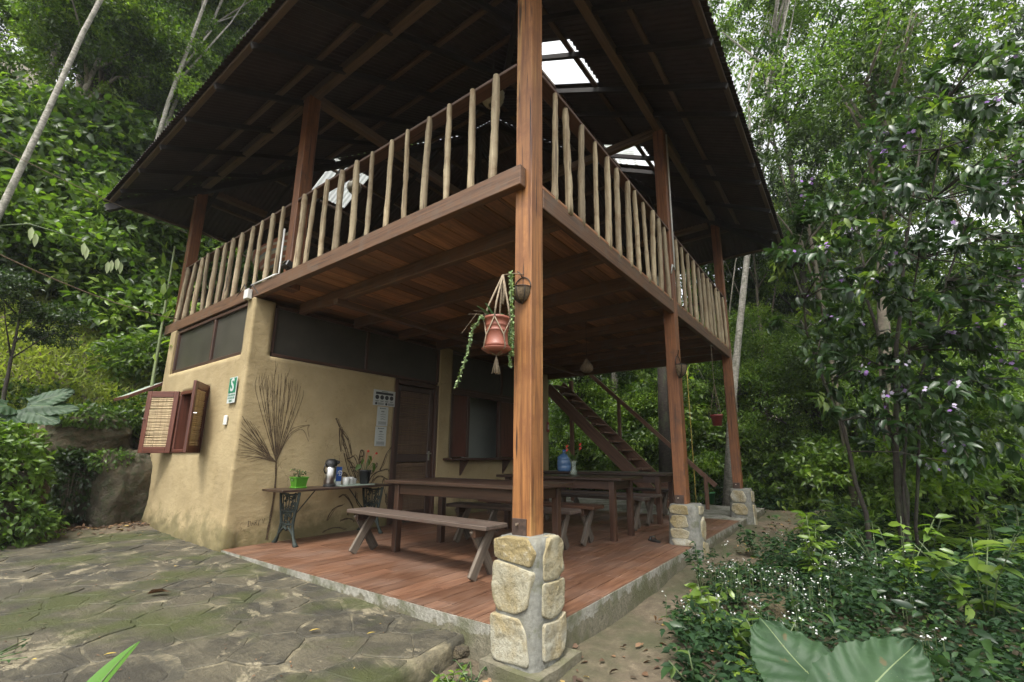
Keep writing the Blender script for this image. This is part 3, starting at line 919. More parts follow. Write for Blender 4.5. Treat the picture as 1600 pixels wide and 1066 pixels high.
ckm = mix(nt, 1.0, ramp(nt, vo.outputs['Distance'], [(0.0, (1, 1, 1)), (0.012, (0, 0, 0))]), ramp(nt, noise(nt, v, 1.9, 3), [(0.55, (0, 0, 0)), (0.62, (0.8, 0.8, 0.8))]), 'MULTIPLY')
c = mix(nt, ckm, c, (0.10, 0.068, 0.03))
# damp moss creeping up from the foot, with a ragged edge of its own
g = N(nt, 'NewGeometry'); sx = N(nt, 'SeparateXYZ'); nt.links.new(g.outputs['Position'], sx.inputs[0])
nm = noise(nt, v, 4.0, 6, 0.65)
ma = N(nt, 'Math', operation='MULTIPLY_ADD'); ma.inputs[1].default_value = 0.95; ma.inputs[2].default_value = -0.12
nt.links.new(nm, ma.inputs[0])
su = N(nt, 'Math', operation='SUBTRACT'); nt.links.new(ma.outputs[0], su.inputs[0]); nt.links.new(sx.outputs['Z'], su.inputs[1])
c = mix(nt, ramp(nt, su.outputs[0], [(0.0, (0, 0, 0)), (0.22, (0.65, 0.65, 0.65)), (0.4, (0.8, 0.8, 0.8))]), c, (0.085, 0.076, 0.026))
nt.links.new(c, b.inputs['Base Color']); b.inputs['Roughness'].default_value = 0.92
n5 = noise(nt, coords(nt, (1, 1, 2.4), world_space=True), 6, 6, 0.6)
sm_ = N(nt, 'Math', operation='ADD'); nt.links.new(n2, sm_.inputs[0]); nt.links.new(n5, sm_.inputs[1])
bump(nt, b, sm_.outputs[0], 0.5, 0.013)
M['mud'] = m

YW = 4.375
def wall_pt(s, z, off=0.0):
    """s < 0 runs north along the west wall, s > 0 east along the south wall; off is outward"""
    s = np.asarray(s, float); z = np.asarray(z, float)
    r = 0.03
    x = np.where(s > r, s, 0.0); y = np.where(s < -r, YW-s, YW)
    nx_ = np.where(s < -r, -1.0, 0.0); ny_ = np.where(s > r, -1.0, 0.0)
    t = np.clip((s+r)/(2*r), 0, 1)*math.pi/2
    cor = np.abs(s) <= r
    x = np.where(cor, r-r*np.cos(t), x); y = np.where(cor, YW+r-r*np.sin(t), y)
    nx_ = np.where(cor, -np.cos(t), nx_); ny_ = np.where(cor, -np.sin(t), ny_)
    # hand-laid unevenness
    P = np.stack([x, y, z], -1).reshape(-1, 3)
    d = (0.009*wob(P, 0.7, 3)+0.005*wob(P+5, 2.6, 3)).reshape(x.shape)
    d = d + 0.012*np.exp(-(s/0.07)**2)*wob(P+31, 4.2, 3).reshape(x.shape)
    foot = smooth(0.45-z, 0, 0.5)*np.where(s < 0.1, 1.0, 0.3)
    d = d + foot*(0.03+0.035*wob(P+9, 3.6, 3).reshape(x.shape))
    d = d + off
    return np.stack([x+nx_*d, y+ny_*d, z], -1)
sv = np.concatenate([np.arange(-2.90, -0.06, 0.04), [-0.045], np.linspace(-0.03, 0.03, 5), [0.045], np.arange(0.09, 6.86, 0.04)])
zv = np.concatenate([np.arange(-0.35, 3.03, 0.045), [3.05]])
def snap(arr, vals):
    for q in vals:
        arr[np.argmin(abs(arr-q))] = q
    return arr
W_HOLES = [(-2.72, -0.19, 2.32, 9), (-2.03, -1.02, 1.10, 1.98)]
S_HOLES = [(0.26, 3.22, 2.31, 9), (2.25, 3.22, -9, 2.31), (3.53, 5.60, 1.02, 9)]
HOLES = W_HOLES+S_HOLES
sv = snap(sv, [q for h in HOLES for q in h[:2]]); zv = snap(zv, [2.32, 1.10, 1.98, 1.02])
def open_at(s, z): return any(a < s < e and lo < z < hi for a, e, lo, hi in HOLES)
SS, ZZ = np.meshgrid(sv, zv, indexing='ij')
outer = wall_pt(SS, ZZ)
inner = wall_pt(SS, ZZ) .copy()
# inner skin 0.2 m behind
inner[..., 0] = np.where(SS < 0.2, np.maximum(outer[..., 0], 0)*0+0.2, outer[..., 0]); inner[..., 1] = np.where(SS > 0.0, YW+0.2, np.maximum(outer[..., 1], YW+0.2))
ns, nz = SS.shape
kk = np.arange(ns*nz).reshape(ns, nz)
solid = np.array([[not open_at((sv[i]+sv[i+1])/2, (zv[j]+zv[j+1])/2) for j in range(nz-1)] for i in range(ns-1)])
F = []; NV = ns*nz
for i in range(ns-1):
    for j in range(nz-1):
        if not solid[i, j]: continue
        F.append((kk[i, j], kk[i+1, j], kk[i+1, j+1], kk[i, j+1]))
        F.append((NV+kk[i, j+1], NV+kk[i+1, j+1], NV+kk[i+1, j], NV+kk[i, j]))
        for (di, dj, a, e) in ((-1, 0, (i, j+1), (i, j)), (1, 0, (i+1, j), (i+1, j+1)), (0, -1, (i, j), (i+1, j)), (0, 1, (i+1, j+1), (i, j+1))):
            ni, nj = i+di, j+dj
            if not (0 <= ni < ns-1 and 0 <= nj < nz-1) or not solid[ni, nj]:
                F.append((kk[e], kk[a], NV+kk[a], NV+kk[e]))
F = np.array(F)
wall = link('mud_wall', npmesh('mud_wall', np.concatenate([outer.reshape(-1, 3), inner.reshape(-1, 3)]), [F]), M['mud'], house)
sm = np.zeros(len(F), bool); sm[:] = False
wall.data.polygons.foreach_set('use_smooth', np.array([len(set((f >= NV).tolist())) == 1 for f in F]))
rb2 = MB(); rb2.box((3.4, 7.27, 1.4), (6.8, 0.16, 3.3)); rb2.box((6.78, 5.8, 1.4), (0.16, 2.8, 3.3)); rb2.build('mud_wall', M['mud'], house)
# plain partition of pale board seen through the hatch, dark room floor
M['pale_board'] = plain('pale_partition', (0.34, 0.37, 0.32), 0.6, 0, 0.06, 3, 0.02)
mb = MB(); mb.box((5.35, 5.2, 1.5), (1.35, 0.05, 3.0)); mb.build('partition', M['pale_board'], house)
mb = MB(); mb.box((3.4, 5.85, -0.06), (6.6, 2.7, 0.1)); mb.build('room_floor', M['concrete'], house)

# --- clerestory screens
M['screen'] = plain('dust_grey_insect_screen', (0.045, 0.042, 0.033), 0.42, 0.0, 0.25, 3, 0.0, 0.4)
M['frame'] = wood('dark_frame_wood', (0.026, 0.013, 0.009), (0.075, 0.036, 0.022), 0.5, 30, 0.12)
def fr(name, p0, p1, w, h, mat=None, parent=None, **kw): return bar(name, p0, p1, w, h, mat or M['frame'], parent or house, **kw)
def screen_set(axis, a, e, zl, zh, mids, depth):
    """axis 'W': runs along y on the west wall; 'S': along x on the south wall"""
    P = (lambda t, z, d=0: (depth+d, t, z)) if axis == 'W' else (lambda t, z, d=0: (t, YW+depth+d, z))
    upv = (1, 0, 0) if axis == 'W' else (0, 1, 0)
    st = [a]+mids+[e]
    fm = fr('screen_frame', P(a, zl+0.02), P(e, zl+0.02), 0.045, 0.07, up=upv)
    fr('bar', P(a, zh-0.02), P(e, zh-0.02), 0.045, 0.07, parent=fm, up=upv)
    for t in st: fr('bar', P(t, zl+0.045), P(t, zh-0.045), 0.05, 0.066, parent=fm, up=upv)
    for t0, t1 in zip(st[:-1], st[1:]):
        mb = MB()
        if axis == 'W': mb.box((depth+0.004, (t0+t1)/2, (zl+zh)/2), (0.006, t1-t0-0.05, zh-zl-0.08))
        else: mb.box(((t0+t1)/2, YW+depth+0.004, (zl+zh)/2), (t1-t0-0.05, 0.006, zh-zl-0.08))
        mb.build('screen', M['screen'], fm)
screen_set('W', YW+0.215, YW+2.695, 2.335, 3.03, [YW+1.27], 0.055)
screen_set('S', 0.285, 3.195, 2.33, 3.03, [1.70], 0.05)
screen_set('S', 3.555, 5.575, 2.30, 3.03, [5.05], 0.05)
M['mirror_pane'] = plain('dark_window_glass', (0.015, 0.016, 0.014), 0.06, 0, 0.05, 2, 0.0, 0.8)
# --- hatch window with its shelf
hatch = fr('hatch_frame', (3.53, YW+0.05, 2.25), (5.60, YW+0.05, 2.25), 0.09, 0.07, up=(0, 1, 0))
for x, w in ((3.575, 0.09), (4.03, 0.07), (5.0, 0.09), (5.56, 0.08)):
    fr('jamb', (x, YW+0.05, 1.03), (x, YW+0.05, 2.205), w, 0.07, parent=hatch, up=(1, 0, 0))
for x0, x1 in ((3.62, 3.995), (5.045, 5.52)):
    mb = MB(); mb.box(((x0+x1)/2, YW+0.055, 1.62), (x1-x0-0.004, 0.04, 1.16), ch=0.004); mb.build('shutter_leaf', M['shutter'], hatch)
bar('hatch_shelf', (3.38, YW-0.10, 1.0), (5.75, YW-0.10, 1.0), 0.24, 0.04, M['frame'], house, up=(0, 1, 0) if False else (0, 0, 1))
for x in (3.83, 5.09):
    mb = MB(); mb.add([(x-0.02, YW-0.2, 0.978), (x-0.02, YW+0.0, 0.978), (x-0.02, YW+0.0, 0.70), (x+0.02, YW-0.2, 0.978), (x+0.02, YW, 0.978), (x+0.02, YW, 0.70)],
                      [(0, 1, 2), (3, 5, 4), (0, 3, 4, 1), (0, 2, 5, 3), (1, 4, 5, 2)])
    mb.build('shelf_bracket', M['frame'], house)
# --- door
dfr = fr('door_frame', (2.285, YW+0.06, 0.0), (2.285, YW+0.06, 2.31), 0.07, 0.12, up=(0, 1, 0))
fr('jamb', (3.185, YW+0.06, 0.0), (3.185, YW+0.06, 2.31), 0.07, 0.12, parent=dfr, up=(0, 1, 0))
fr('lintel', (2.325, YW+0.06, 2.275), (3.145, YW+0.06, 2.275), 0.12, 0.07, parent=dfr)
door = bar('door', (2.37, YW+0.07, 0.02), (2.37, YW+0.07, 2.23), 0.09, 0.045, M['door'], house, up=(0, 1, 0))
for p, q, w in (((3.095, YW+0.07, 0.02), (3.095, YW+0.07, 2.23), 0.09),):
    bar('stile', p, q, w, 0.045, M['door'], door, up=(0, 1, 0))
for z, h in ((0.10, 0.15), (1.02, 0.13), (2.18, 0.09)):
    bar('door_rail', (2.416, YW+0.07, z), (3.049, YW+0.07, z), 0.04, h, M['door'], door, up=(0, 1, 0) if False else (0, 0, 1))
def reeds(x0, x1, z0, z1, place, mat, parent, seed, rad=0.0085):
    """split reeds lying across a panel, one above the other"""
    rs = np.random.default_rng(seed); mb = MB(); z = z0
    while z < z1:
        r_ = rad*rs.uniform(0.7, 1.35)
        mb.tube([place(x0, z+rs.normal(0, .002)), place((x0+x1)/2, z+rs.normal(0, .003)), place(x1, z+rs.normal(0, .002))], r_, 5, cap=False)
        z += r_*1.75
    for t in (0.2, 0.8):
        pass
    return mb.build('reed_panel', mat, parent, kind='stuff', smooth=True)
reeds(2.415, 3.05, 0.18, 0.95, lambda t, z: (t, YW+0.07, z), M['reed_dark'], door, 5)
reeds(2.415, 3.05, 1.09, 2.13, lambda t, z: (t, YW+0.07, z), M['reed_dark'], door, 6)
mb = MB(); mb.tube([(3.08, YW+0.045, 1.10), (3.08, YW-0.01, 1.10)], 0.012, 8); mb.tube([(3.08, YW-0.008, 1.10), (2.99, YW-0.008, 1.10)], 0.009, 8)
mb.box((3.08, YW+0.044, 1.06), (0.035, 0.006, 0.16))
M['steel'] = plain('brushed_steel', (0.62, 0.61, 0.58), 0.28, 1.0, 0.06, 40, 0.03)
mb.build('handle', M['steel'], door, smooth=False)
# --- west window: frame, two reed shutters swung open
wy0, wy1, wz0, wz1 = YW+1.02, YW+2.03, 1.10, 1.98
wf = fr('window_frame', (0.05, wy0, wz0+0.02), (0.05, wy1, wz0+0.02), 0.14, 0.05, M['shutter'])
fr('bar', (0.05, wy0, wz1-0.02), (0.05, wy1, wz1-0.02), 0.14, 0.05, M['shutter'], wf)
for y in (wy0+0.025, wy1-0.025): fr('bar', (0.05, y, wz0+0.046), (0.05, y, wz1-0.046), 0.05, 0.14, M['shutter'], wf, up=(1, 0, 0))
mb = MB(); mb.box((0.26, (wy0+wy1)/2, 1.54), (0.02, 0.9, 0.8)); mb.build('dark_backing', M['screen'], wf)  # dark sheet stands in for the unlit room behind the window
def shutter(hinge_y, ang, width, sgn, seed):
    """leaf hinged on the west wall; ang is how far it is swung out from the wall plane, measured from the hinge"""
    d = Vector((-math.sin(ang), sgn*math.cos(ang), 0))
    h = Vector((-0.03, hinge_y, 0)); nn = Vector((d.y, -d.x, 0))
    z0, z1 = 1.09, 1.99
    P = lambda t, z: tuple(h+d*t+Vector((0, 0, z)))
    s = bar('shutter', P(0.035, z0), P(0.035, z1), 0.07, 0.035, M['shutter'], house, up=tuple(nn))
    bar('stile', P(width-0.035, z0), P(width-0.035, z1), 0.07, 0.035, M['shutter'], s, up=tuple(nn))
    for z in (z0+0.045, z1-0.045):
        bar('shutter_rail', P(0.071, z), P(width-0.071, z), 0.035, 0.09, M['shutter'], s, up=(0, 0, 1))
    reeds(0.07, width-0.07, z0+0.10, z1-0.095, lambda t, z: P(t, z), M['reed'], s, seed, 0.012)
    mb = MB(); mb.tube([tuple(Vector(P(width-0.03, 1.58))-nn*0.02), tuple(Vector(P(width-0.03, 1.58))-nn*0.06)], 0.008, 6)
    mb.build('knob', M['steel'], s)
shutter(wy1, R(34), 0.47, +1, 8)
shutter(wy0, R(145), 0.47, +1, 9)
# --- small tin awning over the north side
m_aw = plain('green_tin', (0.30, 0.36, 0.29), 0.5, 0.2, 0.15, 8)
mb = MB()
for i in range(10):
    pass
V = []; F = []
for i in range(25):
    for j in range(2):
        t = i/24
        V.append((-0.36+0.42*j, 7.42+0.75*t, 1.98+0.27*j+0.008*math.cos(i*1.6)))
for i in range(24): F.append((2*i, 2*i+2, 2*i+3, 2*i+1))
mb.add(V, F); aw = mb.build('awning', m_aw, house)
bar('fascia', (-0.37, 7.41, 1.955), (-0.37, 8.18, 1.955), 0.02, 0.05, M['shutter'], aw)
bar('fascia', (-0.36, 7.405, 1.965), (0.05, 7.405, 2.225), 0.02, 0.05, M['shutter'], aw)
# --- staircase on the east side
sx0, sx1 = 7.0, 7.66
top = (4.50, 2.96); bot = (1.35, 0.0)
M['stair'] = wood('stair_wood', (0.06, 0.030, 0.017), (0.18, 0.092, 0.055), 0.6, 28, 0.2)
def stp(x, t, dz=0.0): return (x, top[0]+(bot[0]-top[0])*t, top[1]+(bot[1]-top[1])*t+dz)
st = bar('staircase', stp(sx0, 0, -.20), stp(sx0, .93, -.20), 0.05, 0.26, M['stair'], house)
bar('stringer', stp(sx1, 0, -.08), stp(sx1, .97, -.08), 0.05, 0.26, M['stair'], st)
for i in range(14):
    y = 4.36-i*0.2145; z = 2.80-i*0.2015
    bar('tread', (sx0+0.026, y, z), (sx1-0.026, y, z), 0.24, 0.035, M['stair'], st)
bar('banister', (sx1+0.02, 3.62, 3.10), (sx1+0.02, 0.75, 0.45), 0.05, 0.09, M['stair'], st)
bar('banister_post', (sx1+0.02, 2.87, 1.45), (sx1+0.02, 2.87, 2.38), 0.07, 0.07, M['stair'], st, up=(0, 1, 0))
bar('banister_post', (sx1+0.02, 4.20, -0.1), (sx1+0.02, 4.20, 3.0), 0.09, 0.09, M['stair'], st, up=(0, 1, 0))
bar('banister_post', (sx1+0.02, 0.95, -0.1), (sx1+0.02, 0.95, 0.66), 0.07, 0.07, M['stair'], st, up=(0, 1, 0))
# --- painted mural, a flat line drawing that follows the plaster
m, nt, b = new_mat('mural_paint')
nn_ = noise(nt, coords(nt, world_space=True), 60, 3)
nt.links.new(ramp(nt, nn_, [(0.35, (0.035, 0.022, 0.012)), (0.7, (0.10, 0.065, 0.03))]), b.inputs['Base Color'])
b.inputs['Roughness'].default_value = 0.9
M['mural'] = m
def stroke(mb, pts, w0, w1=None, off=0.004, sm=2):
    w1 = w0 if w1 is None else w1
    P = [np.array(p, float) for p in pts]
    for _ in range(sm):
        if len(P) > 2:
            Q = [P[0]]
            for a, e in zip(P[:-1], P[1:]): Q += [a*.75+e*.25, a*.25+e*.75]
            Q.append(P[-1]); P = Q
    Q = []
    for a, e in zip(P[:-1], P[1:]):
        k = max(1, int(np.hypot(*(e-a))/0.04))
        Q += [a+(e-a)*i/k for i in range(k)]
    Q.append(P[-1]); P = np.array(Q); n = len(P)
    T = np.gradient(P, axis=0); T /= np.linalg.norm(T, axis=1)[:, None]+1e-9
    Nn = np.stack([-T[:, 1], T[:, 0]], -1)
    w = np.linspace(w0, w1, n)*(1+0.25*np.sin(np.arange(n)*1.7+P[0, 0]*30))
    A = P+Nn*w[:, None]/2; B = P-Nn*w[:, None]/2
    VA = wall_pt(A[:, 0], A[:, 1], off); VB = wall_pt(B[:, 0], B[:, 1], off)
    V = np.stack([VA, VB], 1).reshape(-1, 3)
    mb.add(V, [(2*i, 2*i+1, 2*i+3, 2*i+2) for i in range(n-1)])
mu = MB(); rs = np.random.default_rng(9)
ROOT = (0.492, 0.977)
stroke(mu, [(0.485, 0.043), (0.508, 0.366), (0.519, 0.675), ROOT], 0.030, 0.022)
TIPS = [(0.139, 2.022), (0.172, 2.06), (0.199, 2.089), (0.25, 2.055), (0.279, 2.076), (0.316, 2.098), (0.349, 2.154), (0.395, 2.102), (0.434, 2.124), (0.487, 2.089), (0.516, 2.137), (0.566, 2.066), (0.591, 2.07), (0.658, 2.009), (0.704, 1.988), (0.754, 1.933)]
for i, t in enumerate(TIPS):
    midp = ((ROOT[0]+t[0])/2+rs.normal(0, .012)+(t[0]-0.45)*0.10, (ROOT[1]+t[1])/2+rs.normal(0, .02))
    stroke(mu, [ROOT, midp, (t[0]+rs.normal(0, .01), t[1]-0.12), t], 0.009, 0.004)
    for k in range(5):
        s = rs.uniform(0.3, 0.97); p = np.array(ROOT)*(1-s)+np.array(t)*s
        stroke(mu, [p, p+np.array([rs.uniform(-.025, .03), rs.uniform(.07, .2)])], 0.004, 0.002)
LEFT = [(-0.005, 1.528), (0.048, 1.493), (0.123, 1.474), (-0.003, 1.451), (-0.002, 1.389), (0.007, 1.313), (0.008, 1.252), (0.008, 1.192), (0.01, 1.124), (0.024, 1.064), (0.143, 1.011), (0.235, 1.15), (0.149, 1.382)]
for i, t in enumerate(LEFT):
    t = (max(t[0], 0.03), t[1]); f = 0.4+0.6*(i % 3)/2
    stroke(mu, [ROOT, (ROOT[0]-0.16, ROOT[1]+0.08+(t[1]-1.2)*0.22), ((ROOT[0]+t[0])/2-0.05, (ROOT[1]+t[1])/2+0.06*f), t], 0.009, 0.004)
    stroke(mu, [(ROOT[0]-0.05, ROOT[1]+0.02), ((ROOT[0]+t[0])/2, (ROOT[1]+t[1])/2+0.03), (t[0]+0.04, t[1]-0.03)], 0.006, 0.003)
for s_ in [[(0.504, 1.009), (0.555, 1.196), (0.621, 1.338), (0.747, 1.429), (0.901, 1.472), (0.852, 1.434), (0.892, 1.306)], [(0.509, 1.033), (0.583, 1.238), (0.684, 1.375), (0.8, 1.423), (0.889, 1.246)], [(0.49, 0.993), (0.544, 1.155), (0.616, 1.388), (0.728, 1.445), (0.884, 1.471)]]:
    stroke(mu, s_, 0.008, 0.004)
mu.build('palm_mural', M['mural'], wall)
HEL = [[(1.267, 1.589), (1.282, 1.533), (1.332, 1.451), (1.414, 1.359), (1.487, 1.266), (1.533, 1.114), (1.549, 1.057)], [(1.354, 1.433), (1.374, 1.339), (1.432, 1.17), (1.473, 1.076), (1.555, 0.886), (1.646, 0.714)], [(1.332, 1.451), (1.338, 1.281), (1.365, 1.15), (1.375, 1.113)], [(1.429, 1.094), (1.471, 0.981), (1.528, 0.83), (1.605, 0.697)], [(1.479, 1.01), (1.552, 1.028), (1.581, 1.066), (1.643, 0.98), (1.689, 0.845), (1.69, 0.712)], [(1.513, 0.991), (1.571, 0.943), (1.599, 0.866), (1.634, 0.771), (1.67, 0.694)], [(1.711, 0.845), (1.678, 0.961), (1.688, 1.096), (1.705, 1.154), (1.754, 1.116), (1.742, 0.999), (1.711, 0.845)], [(1.883, 0.685), (1.923, 0.761), (2.012, 0.818), (2.131, 0.845), (2.217, 0.843), (2.235, 0.812)], [(1.91, 0.645), (1.973, 0.72), (2.066, 0.747), (2.165, 0.723), (2.231, 0.67), (2.24, 0.588)], [(2.059, 0.837), (2.122, 0.956), (2.172, 1.099), (2.206, 1.141), (2.24, 1.183)], [(1.91, 0.781), (1.938, 0.859), (1.99, 0.938), (2.001, 0.948)], [(1.406, 0.478), (1.464, 0.519), (1.53, 0.478), (1.625, 0.361), (1.68, 0.227), (1.722, 0.131)], [(1.258, 0.181), (1.288, 0.265), (1.359, 0.347), (1.479, 0.364)], [(1.206, 0.033), (1.308, 0.072), (1.426, 0.075), (1.552, 0.024)], [(1.458, 0.16), (1.558, 0.185), (1.644, 0.158), (1.691, 0.116)], [(1.854, 0.02), (1.866, 0.115), (1.807, 0.271), (1.687, 0.393), (1.662, 0.544)], [(1.565, 0.22), (1.581, 0.273), (1.652, 0.303)], [(1.332, 1.451), (1.38, 1.386), (1.353, 1.338), (1.411, 1.283), (1.385, 1.225), (1.455, 1.151)], [(1.555, 0.886), (1.596, 0.904), (1.625, 0.875)], [(1.592, 0.829), (1.628, 0.843), (1.653, 0.808)], [(1.693, 1.038), (1.737, 1.057)], [(1.696, 0.96), (1.738, 0.989)], [(2.142, 0.714), (2.124, 0.635), (2.167, 0.553), (2.235, 0.348)], [(2.211, 0.471), (2.194, 0.373), (2.24, 0.308)], [(1.414, 0.815), (1.465, 0.823), (1.512, 0.775)], [(1.428, 0.778), (1.48, 0.785), (1.515, 0.747)]]
mu = MB()
for s_ in HEL:
    stroke(mu, s_, 0.018, 0.010)
    for k_ in range(2): stroke(mu, [(x+rs.normal(0, .012)+0.016*(k_+.5), z+rs.normal(0, .012)) for x, z in s_], 0.009, 0.005)
mu.build('flower_mural', M['mural'], wall)
mu = MB()   # the painter's signature: DARY V.
for g_, ox in (([[(0, 0), (0, 1)], [(-.15, 1), (.5, .95), (.62, .5), (.45, .05), (-.15, 0)]], 0), ([[(0, 0), (.3, 1), (.6, 0)], [(.12, .4), (.5, .4)]], .85),
               ([[(0, 0), (0, 1), (.5, .9), (.45, .55), (0, .5)], [(.1, .5), (.6, 0)]], 1.65), ([[(0, 1), (.3, .5), (.6, 1)], [(.3, .5), (.22, -.25)]], 2.4),
               ([[(0, 1), (.28, 0), (.6, 1.05)]], 3.6), ([[(0, 0), (.06, .05)]], 4.4)):
    for s_ in g_: stroke(mu, [(0.255+(x+ox)*0.043, 0.222+z*0.058+(x+ox)*0.004) for x, z in s_], 0.007, 0.006, sm=0)
mu.build('signature', M['mural'], wall)
# --- white conduit: along the west beam by the post, and up the middle post of the south side
M['white_plastic'] = plain('white_plastic', (0.62, 0.62, 0.58), 0.45, 0, 0.06, 12, 0.02)
mb = MB(); mb.tube([(-0.012, 4.50, 3.235), (-0.012, 3.87, 3.235), (0.03, 3.87, 3.26), (0.03, 3.87, 3.86)], 0.011, 8); mb.build('conduit', M['white_plastic'], house, smooth=True)
mb = MB(); mb.tube([(3.50, 0.062, 3.60), (3.50, 0.055, 5.75)], 0.012, 8); mb.tube([(3.50, 0.055, 3.62), (3.36, 0.05, 3.62), (3.36, 0.07, 3.5)], 0.012, 8)
mb.build('conduit', M['white_plastic'], house, smooth=True)
# ------------------------------------------------------------------ tables and benches
def local(parent): return WM[parent.name]
def lbar(name, p0, p1, w, h, mat, parent, up=(0, 0, 1), ch=0.005):
    W_ = local(parent)
    m_, L = frame(p0, p1, up)
    V, F = cbox((w, h, L), ch); b_ = MB(); b_.add([(x, y, z+L/2) for x, y, z in V], F)
    return b_.build(name, mat, parent, W_ @ m_)
def lmb(mb, name, mat, parent, smooth=False, **kw):
    root = parent
    return mb.build(name, mat, parent, local(parent), smooth=smooth, **kw)

def table(loc, w, L, label, rz=0.0, grp='long wooden tables on the terrace'):
    t = thing('dining_table', loc, label, 'table', grp, rz)
    top = lbar('tabletop', (0, -L/2, 0.762), (0, L/2, 0.762), w, 0.036, M['table'], t, ch=0.006)
    ix, iy = w/2-0.085, L/2-0.16
    for s in (-1, 1):
        lbar('apron', (s*ix, -iy, 0.685), (s*ix, iy, 0.685), 0.03, 0.115, M['table_leg'], t)
        lbar('apron', (-ix+0.016, s*iy, 0.685), (ix-0.016, s*iy, 0.685), 0.03, 0.115, M['table_leg'], t)
        for q in (-1, 1):
            lbar('leg', (s*(ix-0.005), q*(iy-0.005), 0), (s*(ix-0.005), q*(iy-0.005), 0.743), 0.075, 0.075, M['table_leg'], t, up=(0, 1, 0))
    return t
table((1.42, 1.80, 0), 0.86, 2.04, 'long dark table nearest the front bench, its end at the corner post')
table((3.35, 1.78, 0), 0.72, 2.05, 'dark wooden table in the middle, carrying the vase of red flowers')
table((5.18, 2.05, 0), 0.80, 2.5, 'dark wooden table nearest the stairs, carrying the blue water jug')

def bench(loc, L, label, rz=0.0, tone='bench', w=0.29):
    t = thing('bench', loc, label, 'bench', 'trestle benches at the tables', rz)
    lbar('seat', (0, -L/2, 0.442), (0, L/2, 0.442), w, 0.04, M[tone], t, ch=0.007)
    for s in (-1, 1):
        y = s*(L/2-0.17)
        lbar('leg', (-0.155, y-0.022, 0.018), (0.095, y-0.022, 0.418), 0.036, 0.092, M['bench_leg'], t, up=(1, 0, 0))
        lbar('leg', (0.155, y+0.022, 0.018), (-0.095, y+0.022, 0.418), 0.036, 0.092, M['bench_leg'], t, up=(1, 0, 0))
        lbar('cleat', (-0.12, y, 0.398), (0.12, y, 0.398), 0.10, 0.045, M['table_leg'], t, up=(0, 1, 0))
    return t
bench((0.835, 2.03, 0), 2.16, 'grey weathered bench along the front edge of the terrace', R(-2))
bench((2.06, 1.80, 0), 1.75, 'grey trestle bench between the first and the middle table', R(6))
bench((2.70, 1.85, 0), 1.85, 'brown trestle bench drawn up to the front of the middle table', 0, 'table_leg')
bench((4.08, 1.84, 0), 1.95, 'grey trestle bench behind the middle table, ending by the second pier', R(2))
bench((4.72, 1.90, 0), 2.0, 'grey trestle bench close to the front of the table nearest the stairs')
bench((5.98, 2.20, 0), 2.2, 'dark trestle bench behind the table nearest the stairs', 0, 'table')

# ------------------------------------------------------------------ cast-iron side table against the painted wall
it = thing('side_table', (1.12, 4.07, 0), 'narrow plank side table on ornate cast-iron legs against the painted wall', 'side table')
M['iron'] = plain('green_cast_iron', (0.016, 0.024, 0.019), 0.75, 0.0, 0.45, 22, 0.25)
lbar('tabletop', (-0.78, 0, 0.643), (0.78, 0, 0.643), 0.50, 0.026, M['table'], it, ch=0.004)
def iron_leg(x):
    """an openwork cast side frame: two splayed feet, a lyre body and scrollwork"""
    mb = MB(); fl = lambda p: (x+p[2] if len(p) > 2 else x, p[0], p[1])
    for s in (-1, 1):
        mb.tube([fl((s*0.265, 0.0)), fl((s*0.235, 0.02)), fl((s*0.185, 0.09)), fl((s*0.15, 0.19)), fl((s*0.135, 0.25)), fl((s*0.165, 0.36)), fl((s*0.205, 0.50)), fl((s*0.22, 0.62))],
                [0.030, 0.026, 0.016, 0.018, 0.020, 0.017, 0.016, 0.020], 7)
        mb.tube([fl((s*0.185, 0.09)), fl((s*0.12, 0.16)), fl((s*0.05, 0.20)), fl((0, 0.17))], [0.012, 0.014, 0.014, 0.016], 6)
    for z, w in ((0.25, 0.13), (0.40, 0.175), (0.60, 0.215)):
        mb.tube([fl((-w, z)), fl((0, z-0.02)), fl((w, z))], 0.012, 6)
    rs_ = np.random.default_rng(3)
    for i in range(44):
        z = 0.21+0.38*rs_.random(); w = 0.10+0.09*(z-0.22)/0.37
        cy = rs_.uniform(-w, w); r_ = rs_.uniform(0.016, 0.034); a0 = rs_.uniform(0, 6)
        mb.tube([fl((cy+r_*math.cos(a0+k*0.8)*(1-k*.07), z+r_*math.sin(a0+k*0.8)*(1-k*.07))) for k in range(8)], 0.0065, 5)
    for i in range(5): mb.tube([fl((-0.12+0.06*i, 0.25)), fl((-0.15+0.075*i, 0.59))], 0.006, 5)
    return mb
for x in (-0.56, 0.62): lmb(iron_leg(x), 'leg', M['iron'], it, True)
for a_, e_ in (((-0.54, 0.05, 0.22), (-0.2, 0.05, 0.63)), ((0.60, 0.05, 0.22), (0.26, 0.05, 0.63))):
    mb = MB(); mb.tube([a_, e_], 0.007, 6); lmb(mb, 'brace', M['iron'], it)

